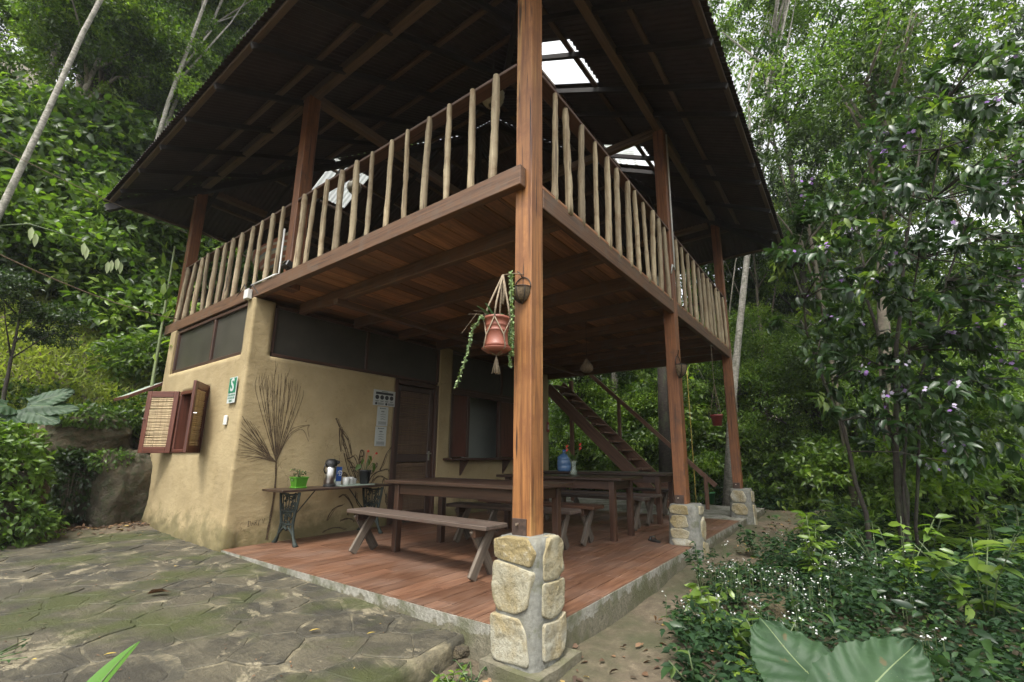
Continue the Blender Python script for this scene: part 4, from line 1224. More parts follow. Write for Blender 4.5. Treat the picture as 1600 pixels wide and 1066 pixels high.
# ------------------------------------------------------------------ leaves: one generator for every plant
def leaves(name, P, D, Nr, L, W, tone, kind='fold', droop=0.25):
    """P base, D direction, Nr normal (n,3); L, W sizes; kind: 'rhomb' 2 triangles, 'fold' 6 faces with a creased midrib"""
    P = np.asarray(P, float); n = len(P)
    D = D/(np.linalg.norm(D, axis=1)[:, None]+1e-9)
    S = np.cross(D, Nr); S /= np.linalg.norm(S, axis=1)[:, None]+1e-9
    U = np.cross(S, D)
    L = np.broadcast_to(np.asarray(L, float), (n,))[:, None]; W = np.broadcast_to(np.asarray(W, float), (n,))[:, None]
    if kind == 'rhomb':
        V = np.stack([P, P+D*L*0.45+S*W*0.5+U*W*0.18, P+D*L-U*L*droop*0.6, P+D*L*0.45-S*W*0.5+U*W*0.18], 1).reshape(-1, 3)
        k = np.arange(n)[:, None]*4
        F = [np.concatenate([k+np.array([[0, 2, 1]]), k+np.array([[0, 3, 2]])], 1).reshape(-1, 3)]
        return npmesh(name, V, F, [np.repeat(tone, 2)])
    m1 = P+D*L*0.30-U*L*droop*0.10; m2 = P+D*L*0.68-U*L*droop*0.42; tip = P+D*L-U*L*droop
    V = np.stack([P, m1, m1+S*W*0.46+U*W*0.16, m1-S*W*0.46+U*W*0.16, m2, m2+S*W*0.36+U*W*0.13, m2-S*W*0.36+U*W*0.13, tip], 1).reshape(-1, 3)
    k = np.arange(n)[:, None]*8
    T = np.concatenate([k+np.array([[0, 1, 2]]), k+np.array([[0, 3, 1]]), k+np.array([[4, 7, 5]]), k+np.array([[4, 6, 7]])], 1).reshape(-1, 3)
    Q = np.concatenate([k+np.array([[1, 4, 5, 2]]), k+np.array([[1, 3, 6, 4]])], 1).reshape(-1, 4)
    return npmesh(name, V, [T, Q], [np.repeat(tone, 4), np.repeat(tone, 2)], smooth=False)

def rdir(r_, n, up=0.0):
    v = r_.normal(size=(n, 3)); v[:, 2] += up
    return v/np.linalg.norm(v, axis=1)[:, None]

# ------------------------------------------------------------------ things on the side table
ZT = 0.656
M['green_pot'] = plain('bright_green_plastic', (0.06, 0.20, 0.014), 0.4, 0, 0.06, 10, 0.02)
M['soil'] = plain('potting_soil', (0.03, 0.022, 0.015), 0.95, 0, 0.3, 60, 0.4)
fp = thing('flower_pot', (0.67, 4.10, ZT), 'bright green square pot with a trailing plant on the side table', 'flower pot')
V = [(sx*h, sy*h, z) for h, z in ((0.062, 0.018), (0.077, 0.125), (0.083, 0.125), (0.083, 0.138), (0.072, 0.138), (0.07, 0.115)) for sx, sy in ((-1, -1), (1, -1), (1, 1), (-1, 1))]
F = [(i*4+k, i*4+(k+1) % 4, i*4+4+(k+1) % 4, i*4+4+k) for i in range(5) for k in range(4)]+[(3, 2, 1, 0), (20, 21, 22, 23)]
mb = MB(); mb.add(V, F); lmb(mb, 'pot', M['green_pot'], fp)
mb = MB(); mb.box((0, 0, 0.009), (0.15, 0.15, 0.018), ch=0.006); lmb(mb, 'saucer', M['green_pot'], fp)
def sprig(parent, n, base, spread, Lr, mat, seed, up=0.7, droop=0.5, stems=6, sh=0.12, trail=0.0):
    r_ = np.random.default_rng(seed); mb = MB(); P = []; D = []
    for i in range(stems):
        a = r_.uniform(0, 6.28); e = np.array([math.cos(a)*spread, math.sin(a)*spread, sh*r_.uniform(.5, 1.2)])
        b0 = np.array(base); c0 = b0+e*[.4, .4, .9]; d0 = b0+e+[0, 0, -trail*r_.uniform(0, 1)]
        mb.tube([b0, c0, d0], [0.003, 0.0025, 0.002], 5)
        for t in np.linspace(0.35, 1, max(2, n//stems)):
            q = (c0+(d0-c0)*(t-.4)/.6) if t > .4 else b0+(c0-b0)*t/.4
            P.append(q); D.append([math.cos(a+r_.normal(0, 1.0)), math.sin(a+r_.normal(0, 1.0)), r_.normal(up, .4)])
    P = np.array(P); D = np.array(D); nn_ = rdir(r_, len(P), 2.0)
    lmb(mb, 'stem', M['stem'], parent, True)
    o = leaves('leaf', P, D, nn_, r_.uniform(*Lr, len(P)), r_.uniform(*Lr, len(P))*0.5, r_.random(len(P)), 'fold', droop)
    return link('foliage', o, mat, parent, local(parent))
M['stem'] = plain('green_stem', (0.07, 0.10, 0.035), 0.6, 0, 0.2, 20)
sprig(fp, 40, (0, 0, 0.115), 0.09, (0.03, 0.06), M['leaf_glossy'], 1, 0.3, 0.5, 9, 0.11, 0.10)
th = thing('thermos', (1.06, 4.06, ZT), 'steel pump thermos with black lid and handle on the side table', 'thermos')
M['black_plastic'] = plain('black_plastic', (0.018, 0.018, 0.018), 0.35, 0, 0.1, 10, 0.02)
mb = MB(); mb.lathe([(0.074, 0), (0.078, 0.004), (0.078, 0.024), (0.074, 0.028)], n=28); lmb(mb, 'base', M['black_plastic'], th, False)
mb = MB(); mb.lathe([(0.074, 0.028), (0.073, 0.15), (0.070, 0.235), (0.064, 0.262)], n=28); lmb(mb, 'body', M['steel'], th, True)
mb = MB(); mb.lathe([(0.066, 0.262), (0.078, 0.268), (0.079, 0.30), (0.070, 0.335), (0.045, 0.356), (0.0, 0.362)], n=28, cap=False)
mb.box((0.062, -0.03, 0.318), (0.08, 0.05, 0.045), Matrix.Rotation(R(-25), 3, 'Z') @ Matrix.Rotation(R(18), 3, 'Y'), 0.015); lmb(mb, 'lid', M['black_plastic'], th, False)
mb = MB(); mb.tube([(-0.07, -0.02, 0.29), (-0.105, -0.03, 0.27), (-0.112, -0.03, 0.22), (-0.09, -0.025, 0.18), (-0.072, -0.02, 0.175)], 0.009, 7); lmb(mb, 'handle', M['black_plastic'], th, True)
bx = thing('paper_carton', (1.215, 4.16, ZT), 'blue and white carton with a round white emblem behind the thermos', 'carton')
M['blue_card'] = plain('blue_card', (0.02, 0.085, 0.33), 0.5, 0, 0.05, 8, 0.0)
M['white_card'] = plain('white_card', (0.68, 0.70, 0.70), 0.6, 0, 0.05, 8, 0.0)
M['ink'] = plain('black_ink', (0.02, 0.02, 0.022), 0.7, 0, 0.1, 8, 0.0)
mb = MB(); mb.box((0, 0, 0.155), (0.115, 0.06, 0.19), ch=0.002); lmb(mb, 'box', M['blue_card'], bx)
mb = MB(); mb.box((0, 0, 0.03), (0.115, 0.06, 0.058), ch=0.002); lmb(mb, 'foot_band', M['white_card'], bx)
mb = MB()
mb.tube([(0.028+0.030*math.cos(a), -0.0305, 0.165+0.034*math.sin(a)) for a in np.linspace(-2.2, 3.4, 18)], 0.0045, 5)
mb.tube([(0.022, -0.0305, 0.145), (0.022, -0.0305, 0.185), (0.045, -0.0305, 0.185)], 0.004, 5)
mb.tube([(0.022, -0.0305, 0.165), (0.04, -0.0305, 0.165)], 0.004, 5); lmb(mb, 'emblem', M['white_card'], bx)
M['china'] = plain('white_china', (0.55, 0.55, 0.52), 0.25, 0, 0.03, 8, 0.0)
def mug(loc, rz, label, s=1.0):
    t = thing('mug', loc, label, 'mug', 'white mugs on the side table', rz)
    mb = MB(); pr = [(0.030, 0), (0.034, 0.004), (0.040, 0.09), (0.037, 0.09), (0.031, 0.01), (0.0, 0.01)]
    mb.lathe([(r_*s, z*s) for r_, z in pr], n=20, cap=False); lmb(mb, 'cup', M['china'], t, True)
    mb = MB(); mb.tube([(0.036*s, 0, 0.075*s), (0.062*s, 0, 0.07*s), (0.066*s, 0, 0.045*s), (0.055*s, 0, 0.022*s), (0.033*s, 0, 0.02*s)], 0.0055*s, 6); lmb(mb, 'handle', M['china'], t, True)
mug((1.295, 4.06, ZT+0.009), R(-20), 'white mug standing nearest the thermos', 1.12)
mug((1.39, 4.10, ZT+0.009), R(-10), 'middle white mug of the three on the side table', 1.12)
mug((1.475, 4.14, ZT+0.009), R(170), 'small white cup beside the black flower pot', 0.82)
tr_ = thing('tray', (1.42, 4.08, ZT), 'pale green tray under the white mugs', 'tray')
M['tray'] = plain('pale_green_tray', (0.36, 0.44, 0.36), 0.5, 0, 0.08, 8, 0.0)
mb = MB(); mb.box((0, 0, 0.004), (0.52, 0.26, 0.006), ch=0.002)
lmb(mb, 'tray_base', M['tray'], tr_)
mb = MB()
for y in (-0.13, 0.13): mb.box((0, y, 0.0065), (0.52, 0.008, 0.011))
lmb(mb, 'rim', M['tray'], tr_)
an = thing('potted_flower', (1.63, 4.12, ZT), 'black pot of red anthurium on the side table by the door', 'potted plant')
M['black_pot'] = plain('black_nursery_pot', (0.02, 0.021, 0.022), 0.5, 0, 0.2, 10, 0.03)
mb = MB(); mb.lathe([(0.055, 0), (0.058, 0.003), (0.083, 0.185), (0.087, 0.185), (0.087, 0.20), (0.078, 0.20), (0.075, 0.17), (0, 0.17)], n=20, cap=False); lmb(mb, 'pot', M['black_pot'], an, True)
mb = MB(); P, D = [], []
for i, (dx, dy, h) in enumerate(((0.05, 0, .33), (-0.05, .02, .36), (.11, -.02, .27), (.13, .03, .30), (.02, -.03, .40), (-.09, 0, .28), (.07, .04, .36))):
    mb.tube([(0, 0, .17), (dx*.5, dy*.5, h*.75), (dx, dy, h)], [.004, .0035, .003], 5); P.append((dx, dy, h)); D.append((dx*2+.2*math.sin(i*2), dy+.1*math.cos(i), -.35))
lmb(mb, 'stem', M['stem'], an, True)
P = np.array(P); D = np.array(D); nn_ = np.tile([[.1, -.8, .7]], (len(P), 1)).astype(float)
link('leaf', leaves('leaf', P, D, nn_, 0.10, 0.075, np.full(len(P), .5)), M['leaf_mid'], an, local(an))
M['red_flower'] = plain('red_spathe', (0.42, 0.03, 0.02), 0.35, 0, 0.1, 10, 0.0)
mb = MB()
for x, y, z in ((-0.015, -0.02, 0.47), (0.135, -0.01, 0.44)):
    mb.add([(x, y, z), (x+.025, y-.01, z+.014), (x+.045, y-.012, z-.008), (x+.02, y-.01, z-.022), (x+.02, y-.02, z)], [(0, 3, 4), (3, 2, 4), (2, 1, 4), (1, 0, 4)])
    mb.tube([(x*.6, 0, .3), (x+.01, y, z)], .0025, 5)
lmb(mb, 'flower', M['red_flower'], an)

# ------------------------------------------------------------------ things on the dining tables
M['jug'] = plain('blue_clear_plastic', (0.085, 0.17, 0.32), 0.2, 0, 0.06, 4, 0.0)
jg = thing('water_jug', (4.98, 2.80, 0.781), 'large translucent blue water jug on the table nearest the stairs', 'water jug')
pr = [(0.118, 0), (0.13, 0.01), (0.132, 0.09), (0.126, 0.10), (0.132, 0.11), (0.132, 0.19), (0.126, 0.20), (0.132, 0.21), (0.130, 0.255), (0.10, 0.29), (0.045, 0.325), (0.03, 0.335), (0.03, 0.37)]
mb = MB(); mb.lathe(pr, n=26); lmb(mb, 'bottle', M['jug'], jg, True)
mb = MB(); mb.lathe([(0.034, 0.365), (0.034, 0.392), (0.03, 0.395)], n=16); lmb(mb, 'cap', M['blue_card'], jg)
def clear_glass(name, col, tr=0.65):
    m, nt, b = new_mat(name)
    b.inputs['Base Color'].default_value = (*col, 1); b.inputs['Roughness'].default_value = 0.05
    tp = N(nt, 'BsdfTransparent'); mx = N(nt, 'MixShader'); mx.inputs[0].default_value = tr
    nt.links.new(b.outputs[0], mx.inputs[1]); nt.links.new(tp.outputs[0], mx.inputs[2])
    nt.links.new(mx.outputs[0], [n for n in nt.nodes if n.type == 'OUTPUT_MATERIAL'][0].inputs['Surface'])
    return m
M['glass'] = clear_glass('clear_glass', (0.25, 0.30, 0.24), 0.55)
vs = thing('flower_vase', (3.57, 1.78, 0.781), 'waisted glass vase of red heliconias on the middle table', 'vase')
mb = MB(); mb.lathe([(0.052, 0), (0.058, 0.006), (0.05, 0.05), (0.032, 0.10), (0.036, 0.15), (0.054, 0.205), (0.05, 0.205), (0.032, 0.15), (0.028, 0.10), (0.045, 0.05), (0.05, 0.012), (0, 0.012)], n=22, cap=False); lmb(mb, 'glass_body', M['glass'], vs, True)
mb = MB()
for x, y, z in ((-.11, .06, .33), (.08, -.05, .35), (-.04, .08, .40), (.03, .1, .36)): mb.tube([(0, 0, .02), (x*.3, y*.3, .18), (x, y, z)], [.006, .006, .005], 6)
lmb(mb, 'stem', M['stem'], vs, True)
mb = MB()
for x, y, z in ((-.11, .06, .33), (.09, -.055, .36)):
    for k in range(5):
        s = 1 if k % 2 else -1
        mb.add([(x, y, z+.028*k-.02), (x+s*.02, y-.012, z+.028*k-.012), (x+s*.055, y-.01, z+.028*k+.03), (x+s*.012, y+.012, z+.028*k+.012)], [(0, 1, 2), (0, 2, 3), (1, 0, 3), (1, 3, 2)])
lmb(mb, 'flower', M['red_flower'], vs)
P = np.array([(0, 0, .2), (0, .02, .22), (.01, 0, .2), (0, 0, .21)], float); D = np.array([(-.25, .3, .5), (.1, .4, .6), (.3, .1, .25), (-.3, -.1, .2)], float)
link('leaf', leaves('leaf', P, D, rdir(np.random.default_rng(2), 4, 2.), .24, .07, np.array([.3, .5, .6, .4])), M['leaf_mid'], vs, local(vs))
tg = thing('tumbler', (4.92, 2.56, 0.781), 'small clear drinking glass beside the blue water jug', 'glass')
mb = MB(); mb.lathe([(0.03, 0), (0.036, 0.10), (0.033, 0.10), (0.028, 0.008), (0, 0.008)], n=18, cap=False); lmb(mb, 'glass_body', M['glass'], tg, True)
sd = thing('sandal', (3.36, 0.50, 0.002), 'black sandal left on the tiles by the second pier', 'sandal', rz=R(60))
mb = MB(); V = []; n_ = 16
for z in (0, 0.018):
    for k in range(n_):
        a = 2*math.pi*k/n_; V.append((0.115*math.cos(a), (0.040+0.010*math.cos(a))*math.sin(a), z))
mb.add(V, [tuple(range(n_-1, -1, -1)), tuple(n_+k for k in range(n_))]+[(k, (k+1) % n_, n_+(k+1) % n_, n_+k) for k in range(n_)]); lmb(mb, 'sole', M['black_plastic'], sd)
mb = MB()
for y0 in (-1, 1): mb.tube([(0.02, y0*0.042, 0.015), (0.035, y0*0.036, 0.05), (0.06, 0, 0.045)], [0.012, 0.012, 0.010], 6)
mb.tube([(0.06, 0, 0.045), (0.09, 0, 0.018)], 0.007, 6); lmb(mb, 'strap', M['black_plastic'], sd, True)

# ------------------------------------------------------------------ signs and papers on the wall
def text_mesh(s, size, align='CENTER', bold=0.0):
    cu = bpy.data.curves.new('text', 'FONT'); cu.body = s; cu.size = size; cu.align_x = align; cu.align_y = 'CENTER'; cu.offset = bold; cu.resolution_u = 3
    o = bpy.data.objects.new('text', cu); COL.objects.link(o)
    dg = bpy.context.evaluated_depsgraph_get(); dg.update()
    me = bpy.data.meshes.new_from_object(o.evaluated_get(dg))
    bpy.data.objects.remove(o); bpy.data.curves.remove(cu)
    me.materials.clear()
    return me
WEST = Matrix(((0, 0, -1, 0), (-1, 0, 0, 0), (0, 1, 0, 0), (0, 0, 0, 1)))     # text plane facing -X, reading north to south
SOUTH = Matrix(((1, 0, 0, 0), (0, 0, -1, 0), (0, 1, 0, 0), (0, 0, 0, 1)))     # facing -Y
M['sign_white'] = plain('sign_white', (0.48, 0.52, 0.50), 0.4, 0, 0.03, 8, 0.0)
M['sign_green'] = plain('sign_green', (0.015, 0.16, 0.085), 0.4, 0, 0.05, 8, 0.0)
sg = thing('safety_sign', (-0.03, 4.595, 1.86), 'green and white earthquake safety sign with a big white S', 'sign')
mb = MB(); mb.box((0, 0, 0), (0.006, 0.215, 0.325)); lmb(mb, 'plate', M['sign_white'], sg)
mb = MB(); mb.box((-0.0045, 0, 0.058), (0.003, 0.195, 0.19)); lmb(mb, 'panel', M['sign_green'], sg)
def put_text(s, size, at_, base, mat, parent, name='lettering', bold=0.0):
    me = text_mesh(s, size, bold=bold)
    return link(name, me, mat, parent, Matrix.Translation(Vector(at_)) @ base)
put_text('S', 0.225, (-0.0375, 4.595, 1.918), WEST, M['sign_white'], sg, bold=0.006)
for i, s_ in enumerate(('ZONA SEGURA', 'EN CASOS DE', 'SISMOS')):
    put_text(s_, 0.030, (-0.0345, 4.595, 1.795-0.036*i), WEST, M['sign_green'], sg, bold=0.0012)
sw = thing('light_switch', (-0.02, 4.70, 1.49), 'small white light switch on the ochre wall under the sign', 'switch')
mb = MB(); mb.box((0, 0, 0), (0.022, 0.075, 0.12), ch=0.006); lmb(mb, 'plate', M['white_plastic'], sw)
mb = MB(); mb.box((-0.013, 0, -0.01), (0.008, 0.02, 0.035), ch=0.002); lmb(mb, 'rocker', M['white_plastic'], sw)
def paper(x0, x1, z0, z1, label, build):
    c_ = ((x0+x1)/2, YW-0.016, (z0+z1)/2)
    t = thing('notice', c_, label, 'notice', 'paper notices by the door')
    mb = MB(); mb.box((0, 0, 0), (x1-x0, 0.003, z1-z0)); lmb(mb, 'sheet', M['paper'], t)
    mb = MB(); build(mb, x1-x0, z1-z0); lmb(mb, 'print', M['ink'], t)
M['paper'] = plain('white_paper', (0.36, 0.38, 0.35), 0.8, 0, 0.03, 6, 0.0)
def disc(mb, x, z, r_, y=-0.0028, n=14): mb.add([(x+r_*math.cos(2*math.pi*k/n), y, z+r_*math.sin(2*math.pi*k/n)) for k in range(n)], [tuple(range(n))])
def rect(mb, x, z, w, h, y=-0.0028): mb.add([(x-w/2, y, z-h/2), (x+w/2, y, z-h/2), (x+w/2, y, z+h/2), (x-w/2, y, z+h/2)], [(0, 1, 2, 3)])
def poster(mb, w, h):
    rect(mb, 0, h*.42, w*.3, h*.03); rect(mb, 0, h*.29, w*.8, h*.15)
    for k in range(4):
        x = (-.33+.22*k)*w; r_ = w*.088; n = 20
        disc(mb, x, h*.03, r_)
        rect(mb, x, -h*.2, w*.16, h*.025); rect(mb, x, -h*.245, w*.12, h*.02)
    for x in (-.36, .1): disc(mb, x*w, -h*.38, w*.05)
    for k in range(3):
        for x in (-.16, .31): rect(mb, x*w, -h*(.33+.05*k), w*.28, h*.022)
def menu(mb, w, h):
    disc(mb, -w*.22, h*.41, w*.05); rect(mb, w*.06, h*.41, w*.42, h*.028)
    rect(mb, 0, h*.27, w*.26, h*.02); rect(mb, 0, h*.235, w*.3, h*.022)
    for k in range(3):
        rect(mb, 0, h*(.13-.12*k), w*.16, h*.014); rect(mb, -w*.1, h*(.095-.12*k), w*.2, h*.016); rect(mb, w*.16, h*(.095-.12*k), w*.22, h*.016)
    for k in range(5): rect(mb, 0, -h*(.28+.032*k), w*(.74-.05*(k % 2)), h*.012)
    rect(mb, 0, -h*.46, w*.8, h*.008)
paper(1.84, 2.25, 1.835, 2.082, 'wide notice with four black round pictograms, topmost by the door', poster)
paper(1.93, 2.135, 1.515, 1.82, 'upper of the two upright printed sheets by the door', menu)
paper(1.92, 2.125, 1.205, 1.505, 'lower of the two upright printed sheets by the door', menu)
jb = thing('junction_box', (-0.02, 4.50, 3.10), 'white junction box with black wires under the balcony beam', 'junction box')
mb = MB(); mb.box((-0.02, 0, 0), (0.06, 0.11, 0.13), ch=0.006); lmb(mb, 'box', M['white_plastic'], jb)
mb = MB(); mb.tube([(-0.02, 0.04, 0.06), (-0.03, 0.12, 0.16), (0.01, 0.3, 0.13), (0.02, 0.45, 0.08)], 0.006, 6); mb.tube([(-0.02, -0.04, 0.06), (-0.03, -0.12, 0.10), (0.02, -0.2, -0.02), (0.05, -0.3, -0.05)], 0.006, 6)
lmb(mb, 'wire', M['black_plastic'], jb, True)
sp = thing('floodlight', (0.04, 3.68, 3.27), 'small black floodlight on the balcony beam by the middle post', 'floodlight')
mb = MB(); mb.box((0, 0, 0.05), (0.10, 0.12, 0.09), Matrix.Rotation(R(20), 3, 'Y'), 0.01); lmb(mb, 'housing', M['black_plastic'], sp)
mb = MB(); mb.tube([(-0.055, 0, 0.066), (-0.062, 0, 0.07)], 0.034, 14); lmb(mb, 'lens', M['mirror_pane'], sp)
mb = MB(); mb.box((0.01, 0, 0.002), (0.06, 0.03, 0.012)); lmb(mb, 'foot', M['black_plastic'], sp)
tw_ = thing('red_tag', (6.84, YW-0.03, 1.75), 'small red and white tag on the far end of the mud wall', 'tag')
mb = MB(); mb.box((-0.06, 0, 0), (0.10, 0.01, 0.24)); lmb(mb, 'plate', plain('dull_red_tag', (0.26, 0.04, 0.05), 0.5), tw_)
mb = MB(); mb.box((-0.06, -0.007, 0.0), (0.05, 0.003, 0.12)); lmb(mb, 'label_patch', M['sign_white'], tw_)

# ------------------------------------------------------------------ hanging things
M['rope'] = plain('jute_rope', (0.21, 0.165, 0.11), 0.9, 0, 0.3, 60, 0.4)
M['terracotta'] = plain('terracotta_plastic', (0.20, 0.062, 0.036), 0.5, 0, 0.12, 10, 0.02)
hp = thing('hanging_planter', (-0.107, 0.236, 1.76), 'terracotta pot of trailing cactus in a macrame hanger by the corner post', 'hanging planter')
pr = [(0.082, 0.02), (0.092, 0.03), (0.078, 0.045), (0.076, 0.13), (0.081, 0.135), (0.076, 0.14), (0.077, 0.165), (0.082, 0.17), (0.079, 0.178), (0.083, 0.215), (0.089, 0.217), (0.089, 0.235), (0.08, 0.235), (0.078, 0.205), (0, 0.205)]
mb = MB(); mb.lathe([(0.0, 0.02)]+pr, n=26, cap=False); lmb(mb, 'pot', M['terracotta'], hp, True)
mb = MB(); mb.lathe([(0.07, -0.012), (0.105, 0.012), (0.101, 0.016), (0, 0.0)], n=26, cap=True); lmb(mb, 'saucer', M['terracotta'], hp, True)
mb = MB()
apex = (0.03, -0.02, 0.56)
for k in range(4):
    a = k*math.pi/2+0.5; c_, s_ = math.cos(a), math.sin(a); c2, s2 = math.cos(a+.78), math.sin(a+.78); c3, s3 = math.cos(a-.78), math.sin(a-.78)
    mb.tube([apex, (0.07*c_+.01, 0.07*s_, 0.33), (0.092*c_, 0.092*s_, 0.22)], [0.006, 0.007, 0.006], 6)
    mb.tube([(0.092*c_, 0.092*s_, 0.22), (0.086*c2, 0.086*s2, 0.10), (0.106*c2, 0.106*s2, 0.01), (0, 0, -0.035)], 0.0045, 5)
    mb.tube([(0.092*c_, 0.092*s_, 0.22), (0.086*c3, 0.086*s3, 0.10), (0.106*c3, 0.106*s3, 0.01), (0, 0, -0.035)], 0.0045, 5)
mb.tube([(0.03, -0.02, 0.34), (0.045, -0.03, 0.45), apex], [0.010, 0.013, 0.009], 7)
rs_ = np.random.default_rng(6)
for k in range(14):
    a = rs_.uniform(0, 6.28); mb.tube([(0, 0, -0.03), (0.012*math.cos(a), 0.012*math.sin(a), -0.09), (0.028*math.cos(a), 0.028*math.sin(a), -0.16)], 0.0035, 4)
mb.tube([apex, (0.10, -0.06, 0.585), (0.178, -0.09, 0.60)], 0.004, 5)
lmb(mb, 'macrame', M['rope'], hp, True)
def tail(pts, seed, n, L, W, thick=0.004):
    """a hanging stem thickly set with small fleshy leaves"""
    r_ = np.random.default_rng(seed); mb = MB(); mb.tube(pts, thick, 5)
    pts = np.array(pts); t = np.linspace(0, len(pts)-1.001, n); i = t.astype(int); P = pts[i]+(pts[i+1]-pts[i])*(t-i)[:, None]
    ax = pts[i+1]-pts[i]; ax /= np.linalg.norm(ax, axis=1)[:, None]
    D = rdir(r_, n)+ax*0.5
    return mb, leaves('foliage', P, D, rdir(r_, n), r_.uniform(.7, 1.2, n)*L, r_.uniform(.7, 1.2, n)*W, r_.random(n), 'fold', 0.2)
M['succulent'] = leaf_mat('pale_succulent', [(0, G(.10, .17, .07)), (.5, G(.22, .33, .13)), (1, G(.42, .50, .25))], 0.5, 0.15)
for pts, sd_, n_, L_, W_ in (([(0.085, -0.05, 0.60), (0.087, -0.055, 0.45), (0.09, -0.06, 0.28), (0.088, -0.06, 0.12), (0.09, -0.06, -0.02)], 1, 420, 0.024, 0.015),
                         ([(0.075, -0.05, 0.30), (0.072, -0.055, 0.16), (0.075, -0.055, 0.02), (0.082, -0.055, -0.10)], 2, 260, 0.020, 0.013),
                         ([(-0.03, 0.02, 0.21), (-0.10, 0.06, 0.225), (-0.15, 0.09, 0.13), (-0.17, 0.105, -0.02), (-0.20, 0.12, -0.14), (-0.235, 0.14, -0.27)], 3, 170, 0.022, 0.014)):
    mb, me = tail(pts, sd_, n_, L_, W_); s_o = lmb(mb, 'stem', M['stem'], hp, True); link('foliage', me, M['succulent'], hp, local(hp))
mb = MB()   # flat cactus blades
for dx, dy, h, w in ((-0.12, 0.08, 0.13, .022), (-0.07, 0.05, 0.16, .02), (0.05, -0.03, 0.10, .024), (0.0, -0.05, 0.08, .024), (0.09, 0.02, 0.09, .02)):
    n_ = 7; d = np.array([dx, dy, h]); nrm_ = np.array([dy, -dx, 0])/math.hypot(dx, dy); nrm_ = np.array([0.55, -0.35, 0.75])
    s_v = np.cross(d, nrm_); s_v /= np.linalg.norm(s_v); V = []
    for k in range(n_):
        t = k/(n_-1); ww = w*math.sin(math.pi*(0.12+0.86*t))**.6*(1+.12*(-1)**k)
        c_ = d*t+np.array([0, 0, 0.205-0.03*t*t])
        V += [c_-s_v*ww, c_+nrm_*0.003, c_+s_v*ww, c_-nrm_*0.003]
    mb.add(V, [(4*k+j, 4*k+(j+1) % 4, 4*k+4+(j+1) % 4, 4*k+4+j) for k in range(n_-1) for j in range(4)])
M['cactus'] = plain('cactus_green', (0.075, 0.16, 0.06), 0.45, 0, 0.25, 20)
lmb(mb, 'blade', M['cactus'], hp)
mb = MB()
for e in ((-.2, .14, .1), (-.17, .12, .24), (-.14, .1, .27)): mb.tube([(-0.03, .02, .22), (e[0]*.6, e[1]*.6, max(.25, e[2])), e], [.002, .0016, .001], 4)
lmb(mb, 'dry_twig', M['rope'], hp)

M['coir'] = plain('coconut_fibre', (0.105, 0.075, 0.042), 0.95, 0, 0.5, 60, 0.6)
M['wire'] = plain('dark_wire', (0.035, 0.03, 0.026), 0.55, 0.5, 0.2, 20)
def half_basket(loc, normal_rz, label, s=1.0):
    """half-round wall basket of coconut fibre in a wire cradle, flat back to the post; opens along local -Y"""
    t = thing('wall_basket', loc, label, 'wall basket', 'half coconut baskets on the posts', normal_rz)
    V = []; F = []; nu_, nv_ = 12, 8
    for i in range(nu_+1):
        a = math.pi+math.pi*i/nu_
        for j in range(nv_+1):
            b_ = (math.pi/2)*j/nv_
            V.append((0.073*s*math.cos(a)*math.cos(b_), 0.075*s*math.sin(a)*math.cos(b_), -0.105*s*math.sin(b_)))
    for i in range(nu_):
        for j in range(nv_):
            F.append((i*(nv_+1)+j, (i+1)*(nv_+1)+j, (i+1)*(nv_+1)+j+1, i*(nv_+1)+j+1))
    V = np.array(V); V *= (1+0.05*wob(V*10, 1.0))[:, None]
    F.append(tuple([i*(nv_+1) for i in range(nu_, -1, -1)]))
    F.append(tuple([j for j in range(nv_+1)]+[nu_*(nv_+1)+j for j in range(nv_-1, -1, -1)]))
    mb = MB(); mb.add(V, F); lmb(mb, 'fibre_liner', M['coir'], t, True)
    mb = MB(); q = 1.04*s
    mb.tube([(0.073*q*math.cos(a), 0.075*q*math.sin(a), 0.003) for a in np.linspace(math.pi, 2*math.pi, 16)]+[(-0.073*q, 0, 0.003)], 0.004*s, 5)
    mb.tube([(0.073*q*math.cos(a), -0.002, 0.085*q*math.sin(a)) for a in np.linspace(0, math.pi, 16)], 0.004*s, 5)
    for a in (1.22, 1.5, 1.78):
        mb.tube([(0.073*q*math.cos(a*math.pi)*math.cos(b_), 0.075*q*math.sin(a*math.pi)*math.cos(b_), -0.105*q*math.sin(b_)) for b_ in np.linspace(0, math.pi/2, 9)], 0.0035*s, 5)
    mb.tube([(0.0, -0.005, 0.085*q), (-0.01, -0.02, 0.12*s), (-0.03, -0.03, 0.135*s)], 0.004*s, 5)
    lmb(mb, 'wire_cradle', M['wire'], t, True)
    return t
half_basket((0.072, 0.15, 2.245), R(-90), 'half coconut basket in wire on the orange corner post')
half_basket((3.40, 0.072, 2.22), 0, 'half coconut basket in wire on the second post', 1.5)

M['gourd'] = plain('woven_fibre', (0.13, 0.095, 0.055), 0.85, 0, 0.5, 50, 0.5)
gd = thing('pendant_lamp', (3.54, 1.5, 2.30), 'woven gourd-shaped lamp hanging on a cord under the balcony floor', 'pendant lamp')
mb = MB(); mb.lathe([(0.0, 0.0), (0.05, 0.006), (0.085, 0.035), (0.095, 0.07), (0.085, 0.11), (0.055, 0.15), (0.03, 0.18), (0.015, 0.215), (0.0, 0.22)], n=22, cap=False); lmb(mb, 'shade', M['gourd'], gd, True)
mb = MB()
for k in range(18):
    a = 2*math.pi*k/18
    mb.tube([((r_+.002)*math.cos(a+z*2), (r_+.002)*math.sin(a+z*2), z) for r_, z in ((.052, .006), (.087, .035), (.097, .07), (.087, .11), (.057, .15), (.031, .18), (.016, .215))], 0.0025, 4, cap=False)
lmb(mb, 'weave', M['gourd'], gd)
mb = MB(); mb.tube([(0, 0, 0.215), (0, 0, 0.83)], 0.0035, 5); lmb(mb, 'cord', M['wire'], gd)
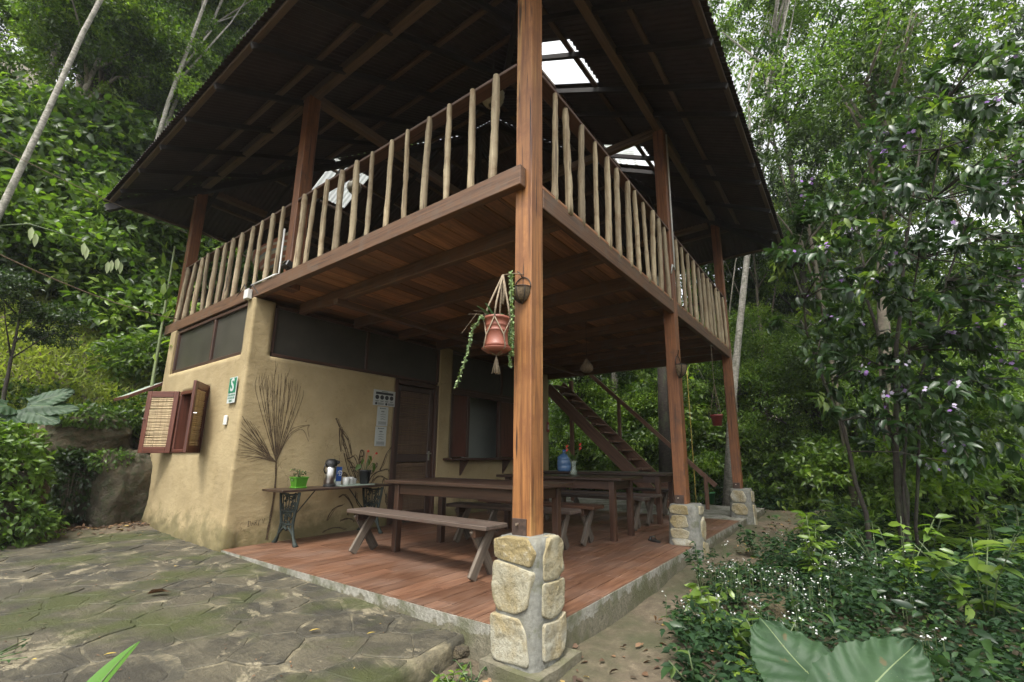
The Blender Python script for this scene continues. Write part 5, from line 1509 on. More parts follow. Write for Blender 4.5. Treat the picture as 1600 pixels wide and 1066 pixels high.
M['shade'] = plain('pale_lamp_shade', (0.34, 0.32, 0.26), 0.8, 0, 0.15, 30, 0.2)
def shade(loc, top_z, s, label):
    t = thing('ceiling_lamp', loc, label, 'ceiling lamp', 'woven shades hanging under the roof')
    mb = MB(); mb.lathe([(0.02*s, 0.145*s), (0.07*s, 0.13*s), (0.125*s, 0.08*s), (0.145*s, 0.02*s), (0.135*s, -0.06*s), (0.10*s, -0.115*s), (0.05*s, -0.14*s)], n=24, cap=False); lmb(mb, 'shade', M['shade'], t, True)
    mb = MB()
    for k in range(16):
        a = 2*math.pi*k/16
        mb.tube([(q*s*math.cos(a+z*4), q*s*math.sin(a+z*4), z*s) for q, z in ((.072, .13), (.127, .08), (.147, .02), (.137, -.06), (.102, -.115))], 0.004*s, 4, cap=False)
    lmb(mb, 'weave', M['shade'], t)
    mb = MB(); mb.tube([(0, 0, 0.14*s), (0, 0, top_z-loc[2])], 0.004, 5); lmb(mb, 'cord', M['wire'], t)
shade((1.20, 1.474, 5.44), 6.35, 1.0, 'round pale woven lamp hanging behind the balcony rail by the corner post')
shade((2.20, 6.04, 6.42), 6.75, 0.92, 'round woven lamp hanging in front of the bright roof light at the back')
def hung_pot(loc, zt, mat, label, s, seed):
    t = thing('hanging_pot', loc, label, 'hanging pot')
    mb = MB(); mb.lathe([(0, 0), (0.06*s, 0), (0.08*s, 0.13*s), (0.088*s, 0.13*s), (0.088*s, 0.155*s), (0.078*s, 0.155*s), (0.075*s, 0.13*s), (0, 0.13*s)], n=18, cap=False); lmb(mb, 'pot', mat, t, True)
    mb = MB()
    for k in range(3):
        a = k*2.1; mb.tube([(0.086*s*math.cos(a), 0.086*s*math.sin(a), 0.15*s), (0, 0, 0.6*s), (0, 0, zt-loc[2])], 0.004, 4)
    lmb(mb, 'cord', M['rope'], t)
    sprig(t, 26, (0, 0, 0.14*s), 0.09*s, (0.05, 0.09), M['leaf_mid'], seed, 0.4, 0.5, 6, 0.14*s)
hung_pot((5.40, 0.10, 1.55), 2.95, plain('dark_red_pot', (0.20, 0.035, 0.03), 0.5), 'dark red pot hanging on cords between the second and third posts', 1.15, 3)
gp = thing('nursery_pot', (8.9, 1.2, -0.02), 'small green nursery pot on the ground beyond the third pier', 'flower pot')
mb = MB(); mb.lathe([(0, 0), (0.09, 0), (0.12, 0.22), (0.128, 0.22), (0.128, 0.25), (0.115, 0.25), (0.11, 0.2), (0, 0.2)], n=18, cap=False); lmb(mb, 'pot', plain('green_nursery_pot', (0.02, 0.13, 0.035), 0.5), gp, True)
sprig(gp, 20, (0, 0, 0.2), 0.12, (0.06, 0.1), M['leaf_mid'], 8, 0.6, 0.4, 5, 0.2)

# striped cloths behind the balusters
m, nt, b = new_mat('striped_cloth')
v = coords(nt, (1, 1, 1), rand=False)
sxyz = N(nt, 'SeparateXYZ'); nt.links.new(v, sxyz.inputs[0])
mm = N(nt, 'Math', operation='MULTIPLY'); mm.inputs[1].default_value = 5.2; nt.links.new(sxyz.outputs['Z'], mm.inputs[0])
fr_ = N(nt, 'Math', operation='FRACT'); nt.links.new(mm.outputs[0], fr_.inputs[0])
c = ramp(nt, fr_.outputs[0], [(0.0, (0.16, 0.06, 0.03)), (0.28, (0.20, 0.19, 0.13)), (0.5, (0.10, 0.13, 0.12)), (0.62, (0.19, 0.08, 0.035)), (0.85, (0.24, 0.22, 0.16))])
nt.links.new(c, b.inputs['Base Color']); b.inputs['Roughness'].default_value = 0.9
[n for n in nt.nodes if n.type == 'VALTORGB'][0].color_ramp.interpolation = 'CONSTANT'
hk = thing('hammock', (0.75, 5.7, 3.2), 'brown and grey striped hammock slung behind the balcony balusters', 'hammock')
V = []; F = []; nu_, nv_ = 26, 10
for i in range(nu_+1):
    t = i/nu_; y = -0.95+1.9*t; sag = 0.45*(1-(2*t-1)**2)
    for j in range(nv_+1):
        q = j/nv_-.5; V.append((q*0.34*(0.25+math.sin(math.pi*t)), y, 1.25-sag+abs(q)*0.75*math.sin(math.pi*t)**.5+0.01*math.sin(i*2.1+j)))
F = [(i*(nv_+1)+j, (i+1)*(nv_+1)+j, (i+1)*(nv_+1)+j+1, i*(nv_+1)+j+1) for i in range(nu_) for j in range(nv_)]
mb = MB(); mb.add(V, F); lmb(mb, 'cloth', m, hk, True)
mb = MB()
for s in (-1, 1):
    for q in (-2, -1, 0, 1, 2): mb.tube([(q*0.02, s*0.95, 1.26), (-0.58 if False else -0.5, s*1.85, 1.85)], 0.004, 4)
lmb(mb, 'rope', M['rope'], hk)

# overhead cables and the white stake by the bank
def cable(a, e, sag, label):
    a, e = np.array(a), np.array(e); t = thing('cable', a, label, 'cable')
    mb = MB(); mb.tube([tuple((e-a)*s+np.array([0, 0, -sag*4*s*(1-s)])) for s in np.linspace(0, 1, 18)], 0.006, 6)
    lmb(mb, 'strand', M['rope'], t, True)
cable((-2.6, 3.7, 2.80), (0.02, 7.26, 3.28), 0.12, 'pale cable running from the balcony end down across the bank')
cable((-3.2, 7.4, 5.45), (0.4, 8.6, 5.36), 0.12, 'pale cable running from the roof eave to the leaning trunk')
sk = thing('marker_stake', (-0.33, 7.30, 0.0), 'thin white stake standing in front of the grey boulder', 'stake')
mb = MB(); mb.tube([(0, 0, -0.1), (0.012, 0, 0.55)], 0.016, 8); lmb(mb, 'pipe', M['white_plastic'], sk, True)
mb = MB(); mb.tube([(0.012, 0, 0.55), (0.0122, 0, 0.56)], 0.018, 8); lmb(mb, 'cap', M['white_plastic'], sk)
# ------------------------------------------------------------------ rocks of the bank
from mathutils import noise as mnoise
m, nt, b = new_mat('boulder_rock')
v = coords(nt); n1 = noise(nt, v, 1.8, 6, 0.6); n2 = noise(nt, v, 14, 8, 0.7); oi = N(nt, 'ObjectInfo')
c = ramp(nt, oi.outputs['Random'], [(0, (0.085, 0.065, 0.036)), (1, (0.05, 0.045, 0.032))])
c = mix(nt, ramp(nt, n1, [(0.45, (0, 0, 0)), (0.65, (0.7, 0.7, 0.7))]), c, (0.115, 0.085, 0.038))
c = mix(nt, ramp(nt, n2, [(0.46, (0, 0, 0)), (0.62, (0.8, 0.8, 0.8))]), c, (0.03, 0.042, 0.012))
c = mix(nt, ramp(nt, n2, [(0.25, (0.9, 0.9, 0.9)), (0.42, (0, 0, 0))]), c, (0.045, 0.036, 0.025))
nt.links.new(c, b.inputs['Base Color']); b.inputs['Roughness'].default_value = 0.9; bump(nt, b, n2, 1.0, 0.07)
M['rock'] = m
def boulder(c, s, label, seed, rz=0.0, group=None):
    n1_, n2_ = 90, 56; V = []; F = []
    for i in range(n2_+1):
        b_ = -math.pi/2+math.pi*i/n2_
        for k in range(n1_):
            a = 2*math.pi*k/n1_
            V.append((math.cos(a)*math.cos(b_), math.sin(a)*math.cos(b_), math.sin(b_)))
    for i in range(n2_):
        for k in range(n1_): F.append((i*n1_+k, i*n1_+(k+1) % n1_, (i+1)*n1_+(k+1) % n1_, (i+1)*n1_+k))
    V = np.array(V); p = 3.6
    V = V/((np.abs(V)**p).sum(1)**(1/p))[:, None]
    fr1 = np.array([mnoise.fractal(Vector(q*1.1+seed), 0.9, 2.1, 5) for q in V]); fr2 = np.array([mnoise.ridged_multi_fractal(Vector(q*1.7+seed+9), 1.0, 2.1, 5, 1.0, 2.0) for q in V])
    V = V*(0.93+0.14*fr1+0.07*(fr2-1.0))[:, None]
    V = V*(1+0.10*wob(V+seed, 0.5, 3))[:, None]*np.array(s)
    mb = MB(); mb.add(V, F)
    o = mb.build('boulder', M['rock'], None, Matrix.Translation(c) @ Matrix.Rotation(rz, 4, 'Z'), True)
    return tag(o, label, 'boulder', group)
boulder((-0.30, 7.45, 0.50), (0.38, 0.40, 0.66), 'grey boulder leaning against the foot of the bank beside the mud wall', 2, 0.3)
boulder((-0.66, 7.95, 1.28), (0.56, 0.45, 0.36), 'broad tan rock face in the bank above the grey boulder', 7, -0.1)
boulder((-1.75, 6.95, 0.35), (0.62, 0.5, 0.55), 'dark rock ledge under the overhanging yellow-green shrub', 12, 0.2)
tag(boulder((7.9, -1.05, -0.1), (0.55, 0.17, 0.16), 'mossy log-shaped stone lying beyond the third pier', 15, -0.3), None)
boulder((1.95, -0.95, -0.25), (0.24, 0.20, 0.17), 'low earthy stone among the white-flowered plants', 21, 0.3)
tag(boulder((-0.155, 0.43, -0.13), (0.05, 0.04, 0.035), 'small broken lump of plaster in the corner by the front pier', 25), None, 'plaster lump')

# ------------------------------------------------------------------ crowns, shared by many plants
def crown(name, seed, nclump, per, L, W, kind='rhomb', sig=0.15, flat=0.85, up=0.8, droop=0.3, hollow=0.55, tone_pow=1.0):
    r_ = np.random.default_rng(seed)
    d = rdir(r_, nclump, 0.25); rad = hollow+(1-hollow)*r_.random(nclump)**0.6
    C = d*rad[:, None]*np.array([1, 1, flat])
    sg = sig*r_.uniform(0.6, 1.4, nclump)
    P = np.repeat(C, per, 0)+r_.normal(size=(nclump*per, 3))*np.repeat(sg, per)[:, None]*np.array([1, 1, 0.62])
    n = len(P)
    D = rdir(r_, n)*0.9+np.repeat(d, per, 0)*0.5; D[:, 2] -= 0.25
    Nr = rdir(r_, n, up*1.4)
    ct = r_.normal(0, 0.18, nclump)
    tone = np.clip(np.repeat(0.42+ct, per)+r_.normal(0, 0.17, n), 0, 1)**tone_pow
    return leaves(name, P, D, Nr, L*r_.uniform(0.65, 1.3, n), W*r_.uniform(0.65, 1.3, n), tone, kind, droop)
CR = {
    'small': [crown('foliage', 30+i, 66, 120, 0.075, 0.036, sig=0.108) for i in range(3)],
    'airy': [crown('foliage', 40+i, 46, 72, 0.080, 0.032, sig=0.10, hollow=0.35) for i in range(3)],
    'broad': [crown('foliage', 50+i, 62, 34, 0.20, 0.105, 'fold', sig=0.20, droop=0.35) for i in range(2)],
    'under': [crown('foliage', 60+i, 60, 50, 0.135, 0.06, 'fold', sig=0.135, hollow=0.3, droop=0.35) for i in range(3)],
    'fine': [crown('foliage', 70+i, 80, 110, 0.055, 0.025, sig=0.10) for i in range(2)],
}
def with_mat(me, mat):
    key = (me.name, mat.name)
    if key not in _CM:
        c_ = me.copy(); c_.materials.clear(); c_.materials.append(mat); _CM[key] = c_
    return _CM[key]
_CM = {}
def bark(name, c1, c2, c3, sc=7):
    m, nt, b = new_mat(name)
    v = coords(nt, (1, 1, 0.45)); n1 = noise(nt, v, sc, 6, 0.65); n2 = noise(nt, coords(nt, (1, 1, 2.2)), 11, 6, 0.7)
    c = ramp(nt, n2, [(0.3, c1), (0.6, c2), (0.75, c3)])
    c = mix(nt, ramp(nt, n1, [(0.5, (0, 0, 0)), (0.66, (0.7, 0.7, 0.7))]), c, (0.06, 0.075, 0.035))
    nt.links.new(c, b.inputs['Base Color']); b.inputs['Roughness'].default_value = 0.9; bump(nt, b, n2, 0.6, 0.02)
    return m
M['bark_pale'] = bark('pale_bark', (0.17, 0.15, 0.115), (0.33, 0.30, 0.245), (0.46, 0.43, 0.37))
M['bark_ringed'] = bark('ringed_pale_bark', (0.13, 0.12, 0.10), (0.36, 0.34, 0.29), (0.50, 0.48, 0.43), 9)
M['bark_dark'] = bark('dark_bark', (0.018, 0.014, 0.011), (0.042, 0.034, 0.026), (0.085, 0.074, 0.057))
M['bark_mid'] = bark('grey_brown_bark', (0.075, 0.062, 0.045), (0.16, 0.135, 0.10), (0.25, 0.215, 0.165))

trng = np.random.default_rng(77)
def tree(x, y, h, r, ckind, leafm, barkm, rad, label, lean=(0, 0), lobes=3, group=None, name='tree', z0=None, zc=None, limbs=5, cat='tree', spread=0.75, seed=None):
    """tapered trunk with limbs reaching into a crown of several lobes"""
    r_ = np.random.default_rng(seed if seed is not None else int(abs(x*131+y*37+h*11)*10) % 99991)
    zb = float(gz(x, y))-0.15 if z0 is None else z0
    t = thing(name, (x, y, zb), label, cat, group)
    mb = MB()
    pts = []; rr = []
    for k in range(8):
        s = k/7
        pts.append((lean[0]*s**1.2+r_.normal(0, 0.035)*h*0.05*(k > 0), lean[1]*s**1.2+r_.normal(0, 0.035)*h*0.05*(k > 0), h*s))
        rr.append(rad*(1.25 if k == 0 else 1)*(1-0.62*s))
    mb.tube(pts, rr, 9)
    top_ = np.array([lean[0], lean[1], h if zc is None else zc])
    cents = []
    for i in range(lobes):
        a = 6.283*i/lobes+r_.uniform(-.5, .5); q = r_.uniform(0.35, spread)*r
        if lobes == 1: q = 0
        cents.append(top_+np.array([math.cos(a)*q, math.sin(a)*q, r_.uniform(-.45, .5)*r]))
    for i in range(limbs):
        c_ = cents[i % lobes]+r_.normal(0, 0.35, 3)*r*0.7
        s = r_.uniform(0.45, 0.95); j = s*7; a = np.array(pts[int(j)])*(1-j % 1)+np.array(pts[min(7, int(j)+1)])*(j % 1)
        mid_ = (a+c_)/2+np.array([0, 0, 0.12*r])+r_.normal(0, .08, 3)*r
        mb.tube([a, mid_, c_], [rad*0.42, rad*0.27, rad*0.10], 6)
    lmb(mb, 'trunk', barkm, t, True)
    for c_ in cents:
        sc = r*r_.uniform(0.62, 0.85) if lobes > 1 else r
        mw = local(t) @ Matrix.Translation(Vector(c_)) @ Matrix.Rotation(r_.uniform(0, 6.28), 4, 'Z') @ Matrix.Rotation(r_.normal(0, .25), 4, 'X') @ Matrix.Scale(sc, 4)
        me = CR[ckind][int(r_.integers(len(CR[ckind])))]
        link('crown', with_mat(me, leafm), None, t, mw)
    return t

# --- single trees that stand out
tree(-2.14, 10.3, 15.5, 2.4, 'small', M['leaf_mid'], M['bark_ringed'], 0.058, 'slender pale trunk leaning to the right high above the grassy bank', (1.80, -0.05), 3, z0=2.9, limbs=3, seed=1)
tree(-0.05, 12.1, 13.5, 2.2, 'small', M['leaf_mid'], M['bark_ringed'], 0.065, 'thin pale trunk rising close to the roof edge on the hill', (1.15, -0.15), 3, limbs=4, seed=2)
tree(0.15, 13.2, 13, 2.2, 'airy', M['leaf_mid'], M['bark_ringed'], 0.06, 'thin pale trunk leaning behind the roof eave on the hill', (1.7, 0.2), 3, limbs=4, seed=3)
tree(-1.52, 8.45, 1.75, 0.52, 'under', M['leaf_dark'], M['bark_dark'], 0.030, 'small dark-leaved sapling with a crooked dark stem on the grassy bank', (-0.05, 0.0), 2, limbs=4, seed=4)
tree(9.33, 0.95, 15, 2.4, 'airy', M['leaf_mid'], M['bark_ringed'], 0.10, 'tall pale-barked trunk leaning past the right roof edge behind the third post', (0.2, -2.7), 4, limbs=9, seed=5)
tree(7.9, -2.15, 9.5, 2.1, 'airy', M['leaf_mid'], M['bark_mid'], 0.13, 'grey-brown tree with long slanting limbs behind the flowering shrub', (0.0, -0.9), 4, limbs=11, seed=6)
tree(11.4, 4.8, 14, 1.5, 'airy', M['leaf_mid'], M['bark_pale'], 0.15, 'mottled pale trunk standing behind the stairs', (0.15, -0.4), 3, seed=7)
tree(9.4, 2.42, 12.5, 1.4, 'airy', M['leaf_dark'], M['bark_dark'], 0.17, 'dark trunk standing behind the foot of the stairs', (0.25, -0.4), 3, seed=8)
tree(12.4, -0.9, 14, 2.6, 'airy', M['leaf_bright'], M['bark_dark'], 0.14, 'dark-trunked feathery tree seen high beside the right roof edge', (0.2, -0.35), 3, seed=9)
tree(8.9, -1.60, 7.5, 1.8, 'airy', M['leaf_dark'], M['bark_mid'], 0.075, 'lichen-spotted greyish trunk low down between the dark shrub stems', (0.1, 0.2), 3, seed=10)
tree(11.2, 0.9, 9.5, 1.4, 'airy', M['leaf_mid'], M['bark_pale'], 0.06, 'very thin pale trunk between the second and third posts', (-0.05, 0.05), 3, seed=12)
# green cane by the house and a yellow bamboo pole
def cane(x, y, h, rad, lean, mat, label, leafm, n, z0, seed, Lr=(0.15, 0.28)):
    t = thing('cane', (x, y, z0), label, 'cane'); mb = MB()
    pts = [(lean[0]*(k/9)**1.6, lean[1]*(k/9)**1.6, h*k/9) for k in range(10)]
    mb.tube(pts, [rad*(1-.5*k/9) for k in range(10)], 8); lmb(mb, 'stem', mat, t, True)
    r_ = np.random.default_rng(seed); i = r_.integers(4, 9, n); P = np.array(pts)[i]+r_.normal(0, .02, (n, 3)); D = rdir(r_, n, 0.5)
    P = P+D*r_.uniform(0, .35, (n, 1))
    link('foliage', leaves('leaf', P, D, rdir(r_, n, 2.), r_.uniform(*Lr, n), r_.uniform(*Lr, n)*.42, r_.random(n), 'fold', .35), leafm, t, local(t))
M['cane'] = plain('pale_green_cane', (0.16, 0.20, 0.085), 0.5, 0, 0.2, 12)
M['yellow_cane'] = plain('yellow_bamboo', (0.42, 0.32, 0.06), 0.45, 0, 0.2, 12)
cane(-0.06, 7.62, 3.3, 0.028, (-0.02, 0.02), M['cane'], 'pale green cane standing close to the corner of the mud wall', M['leaf_bright'], 40, 1.35, 3)
cane(9.15, 1.60, 3.6, 0.015, (0.15, 0.05), M['yellow_cane'], 'yellow bamboo pole behind the second post', M['leaf_bright'], 12, -0.1, 4)

# --- the wood on the hill behind and to the left
def wood_label(br_, ck_, bk_, far, place):
    tone_ = ('bright yellow-green', 'mid-green', 'dark')[br_]
    size_ = {'small': 'small-leaved', 'fine': 'fine-leaved', 'airy': 'thin-crowned'}[ck_]
    stem_ = 'pale' if bk_ == M['bark_pale'] else ('dark' if bk_ == M['bark_dark'] else 'grey-brown')
    lab = '%s %s tree with %s trunk %s %s' % (tone_, size_, stem_, 'far up' if far else 'standing', place)
    return lab, 'alike: ' + lab
hill_lab = 'tall leafy tree in the dense wood on the hillside above the bank'
for D in (15.5, 18, 21.5, 26, 31):
    n_ = {15.5: 6, 18: 8, 21.5: 8, 26: 9, 31: 9}[D]
    for i in range(n_):
        a = R(88-(30*(i+0.5)/n_)+trng.uniform(-2, 2)); d_ = D*trng.uniform(.93, 1.08)
        x, y = -2.4+d_*math.cos(a), -1.7+d_*math.sin(a)
        h = trng.uniform(0.20, 0.42)*D+trng.uniform(1.0, 3.0); r_ = trng.uniform(0.12, 0.16)*D
        bright = trng.random()
        br_ = 0 if bright < .52 else (2 if bright > .90 else 1); ck_ = ('small', 'fine', 'small')[int(trng.integers(3))]
        lab, grp = wood_label(br_, ck_, M['bark_mid'] if i % 3 else M['bark_pale'], D > 20, 'on the hillside above the bank')
        tree(x, y, h, r_, ck_, (M['leaf_bright'], M['leaf_mid'], M['leaf_dark'])[br_], M['bark_mid'] if i % 3 else M['bark_pale'], 0.05+0.004*D, lab, (trng.normal(0, .6), trng.normal(0, .3)), 3, group=grp)
for i in range(7):      # high crowns that close the canopy
    a = R(86-31*(i+.5)/7); d_ = trng.uniform(19, 27)
    x, y = -2.4+d_*math.cos(a), -1.7+d_*math.sin(a)
    tree(x, y, d_*trng.uniform(.60, .85), d_*0.13, 'small', M['leaf_mid'] if i % 3 else M['leaf_bright'], M['bark_pale'], 0.14, ('tall mid-green' if i % 3 else 'tall bright green')+' tree whose high crown closes the canopy on the hillside', (trng.normal(0, 1.), 0), 4, group='high canopy trees on the hillside, '+('mid-green' if i % 3 else 'bright green'))
# broad-leaved plants on the bank in front of it
for i, (x, y, r_, dz) in enumerate(((-2.1, 11.9, 1.2, 0.9), (-1.0, 11.6, 1.1, 0.7), (0.0, 11.3, 1.15, 0.6), (0.75, 10.6, 1.05, 0.5), (-1.4, 12.6, 1.3, 1.8), (-0.2, 12.4, 1.35, 1.9), (0.9, 11.8, 1.3, 1.9), (-2.6, 12.9, 1.3, 1.7), (0.55, 9.5, .75, .25), (1.5, 12.2, 1.4, 2.3), (0.1, 13.4, 1.4, 2.6), (-1.9, 13.8, 1.4, 2.4))):
    tree(x, y, 0.9+dz*.5, r_, 'broad', M['leaf_bright'] if i % 3 != 1 else M['leaf_mid'], M['stem'], 0.03, ('broad-leaved bright green shrub crowding the top of the grassy bank' if i % 3 != 1 else 'broad-leaved darker green shrub among the bright ones above the grassy bank'), (0, 0), 2, name='broadleaf_shrub', cat='shrub', group='bright broad-leaved shrubs above the bank' if i % 3 != 1 else 'darker broad-leaved shrubs above the bank', zc=0.5+dz, limbs=6)
for i in range(16):
    x, y = trng.uniform(-3.0, 1.8), trng.uniform(13, 16)
    tree(x, y, 1.6, trng.uniform(1.0, 1.7), 'under', M['leaf_mid'] if i % 2 else M['leaf_bright'], M['bark_mid'], 0.04, ('tangled mid-green shrub in the hillside wood' if i % 2 else 'tangled bright green shrub in the hillside wood'), (0, 0), 2, name='hillside_shrub', cat='shrub', group='mid-green shrubs of the hillside wood' if i % 2 else 'bright shrubs of the hillside wood')

# --- the wood behind the stairs and to the right
right_lab = 'leafy tree of the shady wood beyond the terrace'
def clear_of_house(x, y): return not (-1.5 < x < 10.2 and -1.0 < y < 9)
cnt = 0
for D in (12.5, 15, 18.5, 23, 29):
    n_ = {12.5: 9, 15: 10, 18.5: 11, 23: 11, 29: 12}[D]
    for i in range(n_):
        a = R(36-(54*(i+0.5)/n_)+trng.uniform(-2, 2)); d_ = D*trng.uniform(.94, 1.07)
        x, y = -2.4+d_*math.cos(a), -1.7+d_*math.sin(a)
        if not clear_of_house(x, y): continue
        low = (i+int(D)) % 2
        h = (trng.uniform(0.14, 0.26)*D if low else trng.uniform(0.38, 0.66)*D)+0.8; r_ = trng.uniform(0.11, 0.145)*D
        bright = trng.random()
        az_ = math.degrees(a)
        if not low and az_ < 20 and trng.random() < .52: continue
        if az_ >= 19 and (not low or D < 14): continue
        if not low: r_ *= .82
        ck_ = 'airy' if not low else ('fine' if bright < .35 else 'small'); br_ = 0 if bright < .33 else (2 if bright > .78 else 1); bk_ = M['bark_mid'] if i % 2 else M['bark_dark']
        lab, grp = wood_label(br_, ck_, bk_, False, 'in the wood beyond the terrace'+(', low' if low else ', tall'))
        tree(x, y, h, r_, ck_, (M['leaf_bright'], M['leaf_mid'], M['leaf_dark'])[br_], bk_, 0.03+0.003*D, lab, (trng.normal(0, .5), trng.normal(0, .5)), 3 if low else 5, group=grp, spread=.75 if low else 1.1)
for i, (x, y, z_, r_, k_) in enumerate(((9.9, 3.6, 1.0, 1.0, 0), (10.6, 5.0, 1.6, 1.4, 0), (11.6, 3.2, 2.0, 1.5, 1), (11.9, 5.6, 3.2, 1.6, 0), (12.6, 2.0, 2.6, 1.5, 0), (13.2, 4.2, 3.6, 1.7, 1), (10.4, 2.0, .8, .9, 1), (13.6, 6.5, 3.4, 1.8, 0), (11.0, 6.6, 1.6, 1.3, 1), (12.4, .6, 1.4, 1.2, 0))):
    tree(x, y, z_+.6, r_, 'under', M['leaf_mid'] if k_ else M['leaf_bright'], M['bark_dark'], .035, ('sunlit yellow-green' if not k_ else 'mid-green')+' thicket shrub seen through the gap behind the stairs', (0, 0), 2, name='thicket_shrub', cat='shrub', group=('brightened' if not k_ else 'mid-green')+' thicket shrubs behind the stairs', zc=z_)  # brighter leaf colour stands in for sunlight in the shaded gap
tree(17.4, 1.1, 8.2, 2.7, 'small', M['leaf_mid'], M['bark_mid'], .1, 'rounded mid-green crown just right of the third post, far back in the wood', (0, 0), 4, seed=61)
tree(19.5, -1.0, 6.5, 2.7, 'small', M['leaf_bright'], M['bark_mid'], .1, 'pale green crown low behind the leaning pale trunk, far back in the wood', (0, 0), 3, seed=62)
tree(6.6, -3.0, 1.9, .8, 'under', M['leaf_bright'], M['bark_dark'], .03, 'bright yellow-green shrub standing behind the dark double stem', (0, 0), 2, name='understory_shrub', cat='shrub', zc=1.75, seed=51)  # shrub added as a bright patch, its sunlight put into leaf colour
for i in range(13):      # dense low growth that shuts off the view through the wood
    a = R(34-50*(i+.5)/13); d_ = trng.uniform(18, 21)
    x, y = -2.4+d_*math.cos(a), -1.7+d_*math.sin(a)
    if not clear_of_house(x, y): continue
    tree(x, y, 1.8, 2.3, 'under', M['leaf_mid'] if i % 2 else M['leaf_dark'], M['bark_dark'], 0.05, 'big rounded %s shrub deep in the wood beyond the terrace' % ('mid-green' if i % 2 else 'dark'), (0, 0), 2, name='thicket_shrub', cat='shrub', group='deep thicket shrubs, '+('mid-green' if i % 2 else 'dark'), zc=1.6)
under_lab = 'low leafy shrub on the shady floor of the wood'
for i in range(75):
    a = R(trng.uniform(-17, 36)); d_ = trng.uniform(8.2, 15.5)
    x, y = -2.4+d_*math.cos(a), -1.7+d_*math.sin(a)
    if not clear_of_house(x, y): continue
    if -2.2 < y < 0 and x < 9: continue
    r_ = trng.uniform(.5, .95)*(0.75+d_*0.04)
    br = trng.random()
    tree(x, y, r_*.9, r_, 'under', (M['leaf_bright'], M['leaf_dark'], M['leaf_mid'])[0 if br < .4 else (1 if br > .75 else 2)], M['bark_dark'], 0.02, 'low %s leafy shrub on the shady floor of the wood' % ('bright green', 'dark', 'mid-green')[0 if br < .4 else (1 if br > .75 else 2)], (0, 0), 1, name='understory_shrub', cat='shrub', group='low shrubs of the wood, '+('bright', 'dark', 'mid-green')[0 if br < .4 else (1 if br > .75 else 2)], limbs=4, zc=r_*.75)

# ------------------------------------------------------------------ the tall purple-flowering shrub
def flowering_shrub():
    r_ = np.random.default_rng(15)
    t = thing('flowering_shrub', (4.45, -1.95, -0.35), 'tall dark-leaved shrub with purple and white flowers on thin dark stems', 'flowering shrub')
    mb = MB(); nodes = []
    stems = [((0.02, -0.08), (0.1, -0.9, 5.4), .038), ((0.12, -0.15), (0.75, -0.15, 5.0), .035), ((-0.2, 0.23), (-0.75, 0.65, 3.7), .030), ((0.14, -0.20), (0.2, -1.9, 5.8), .020), ((0.0, -0.14), (-0.9, -1.0, 5.2), .018)]
    for (bx_, by_), e, rad in stems:
        pts = []
        for k in range(11):
            s = k/10
            p = np.array([bx_+(e[0]-bx_)*s**1.7, by_+(e[1]-by_)*s**1.7, e[2]*s])+r_.normal(0, .025, 3)*(k > 0)
            pts.append(p)
            if s > .33: nodes.append(p)
        mb.tube(pts, [rad*(1-.7*k/10) for k in range(11)], 8)
    lmb(mb, 'stem', M['bark_dark'], t, True)
    nodes = np.array(nodes); mb = MB(); P, D, Nn, TN = [], [], [], []; tips = []
    cen = np.array([-0.25, -0.75, 3.55]); rad3 = np.array([1.85, 1.75, 2.5])
    k = 0
    while k < 330:
        d = rdir(r_, 1)[0]; p = cen+d*rad3*(0.25+0.75*r_.random()**.5)
        if p[2] < 0.9: continue
        a = nodes[np.argmin(((nodes-p)**2).sum(1)+r_.random(len(nodes))*.25)]
        mid_ = (a+p)/2+np.array([0, 0, .10])+r_.normal(0, .05, 3)
        if k % 2 == 0: mb.tube([a, mid_, p], [.009, .006, .003], 5, cap=False)
        else:
            mb.tube([(mid_+p)/2, p], [.004, .003], 4, cap=False)
        ax = (p-mid_); ax /= np.linalg.norm(ax)+1e-9
        tn = np.clip(.38+r_.normal(0, .16), 0, 1)
        if r_.random() < .10: tn = .95
        nl = r_.integers(20, 34)
        for q in range(nl):
            s = r_.random(); b0 = mid_+(p-mid_)*(s*.9+.1)*1.03
            side = rdir(r_, 1)[0]; side -= ax*side.dot(ax); side /= np.linalg.norm(side)+1e-9
            d_ = ax*.5+side*.9; d_[2] -= .35
            P.append(b0+r_.normal(0, .03, 3)); D.append(d_); Nn.append(rdir(r_, 1, 1.7)[0]); TN.append(np.clip(tn+r_.normal(0, .1), 0, 1))
        tips.append(p); k += 1
    lmb(mb, 'twig', M['bark_dark'], t, kind='stuff')
    n = len(P); L = r_.uniform(.085, .155, n)
    link('foliage', leaves('leaf', P, np.array(D), np.array(Nn), L, L*r_.uniform(.40, .52, n), np.array(TN), 'fold', .3), M['leaf_glossy'], t, local(t))
    # flat five-lobed flowers in little groups at the twig ends
    fl = r_.choice(len(tips), 105, replace=False)
    for f in fl[:]:
        p = tips[f]; PP, DD, NN, TT = [], [], [], []
        for q in range(int(r_.integers(3, 7))):
            c_ = p+r_.normal(0, .032, 3)+np.array([-.03, 0, 0])+np.array([0, 0, .02]); nr = rdir(r_, 1, .8)[0]+np.array([-.6, .1, 0]); nr /= np.linalg.norm(nr)
            u = np.cross(nr, [.3, .5, .8]); u /= np.linalg.norm(u); w = np.cross(nr, u); tone = r_.choice([.2, .45, .75, .98])
            for j in range(5):
                a = j*1.2566; PP.append(c_); DD.append(u*math.cos(a)+w*math.sin(a)); NN.append(nr); TT.append(tone)
        link('flower', leaves('flower', PP, np.array(DD), np.array(NN), .023, .022, np.array(TT), 'rhomb', .1), M['petal_purple'], t, local(t), kind='stuff')
flowering_shrub()

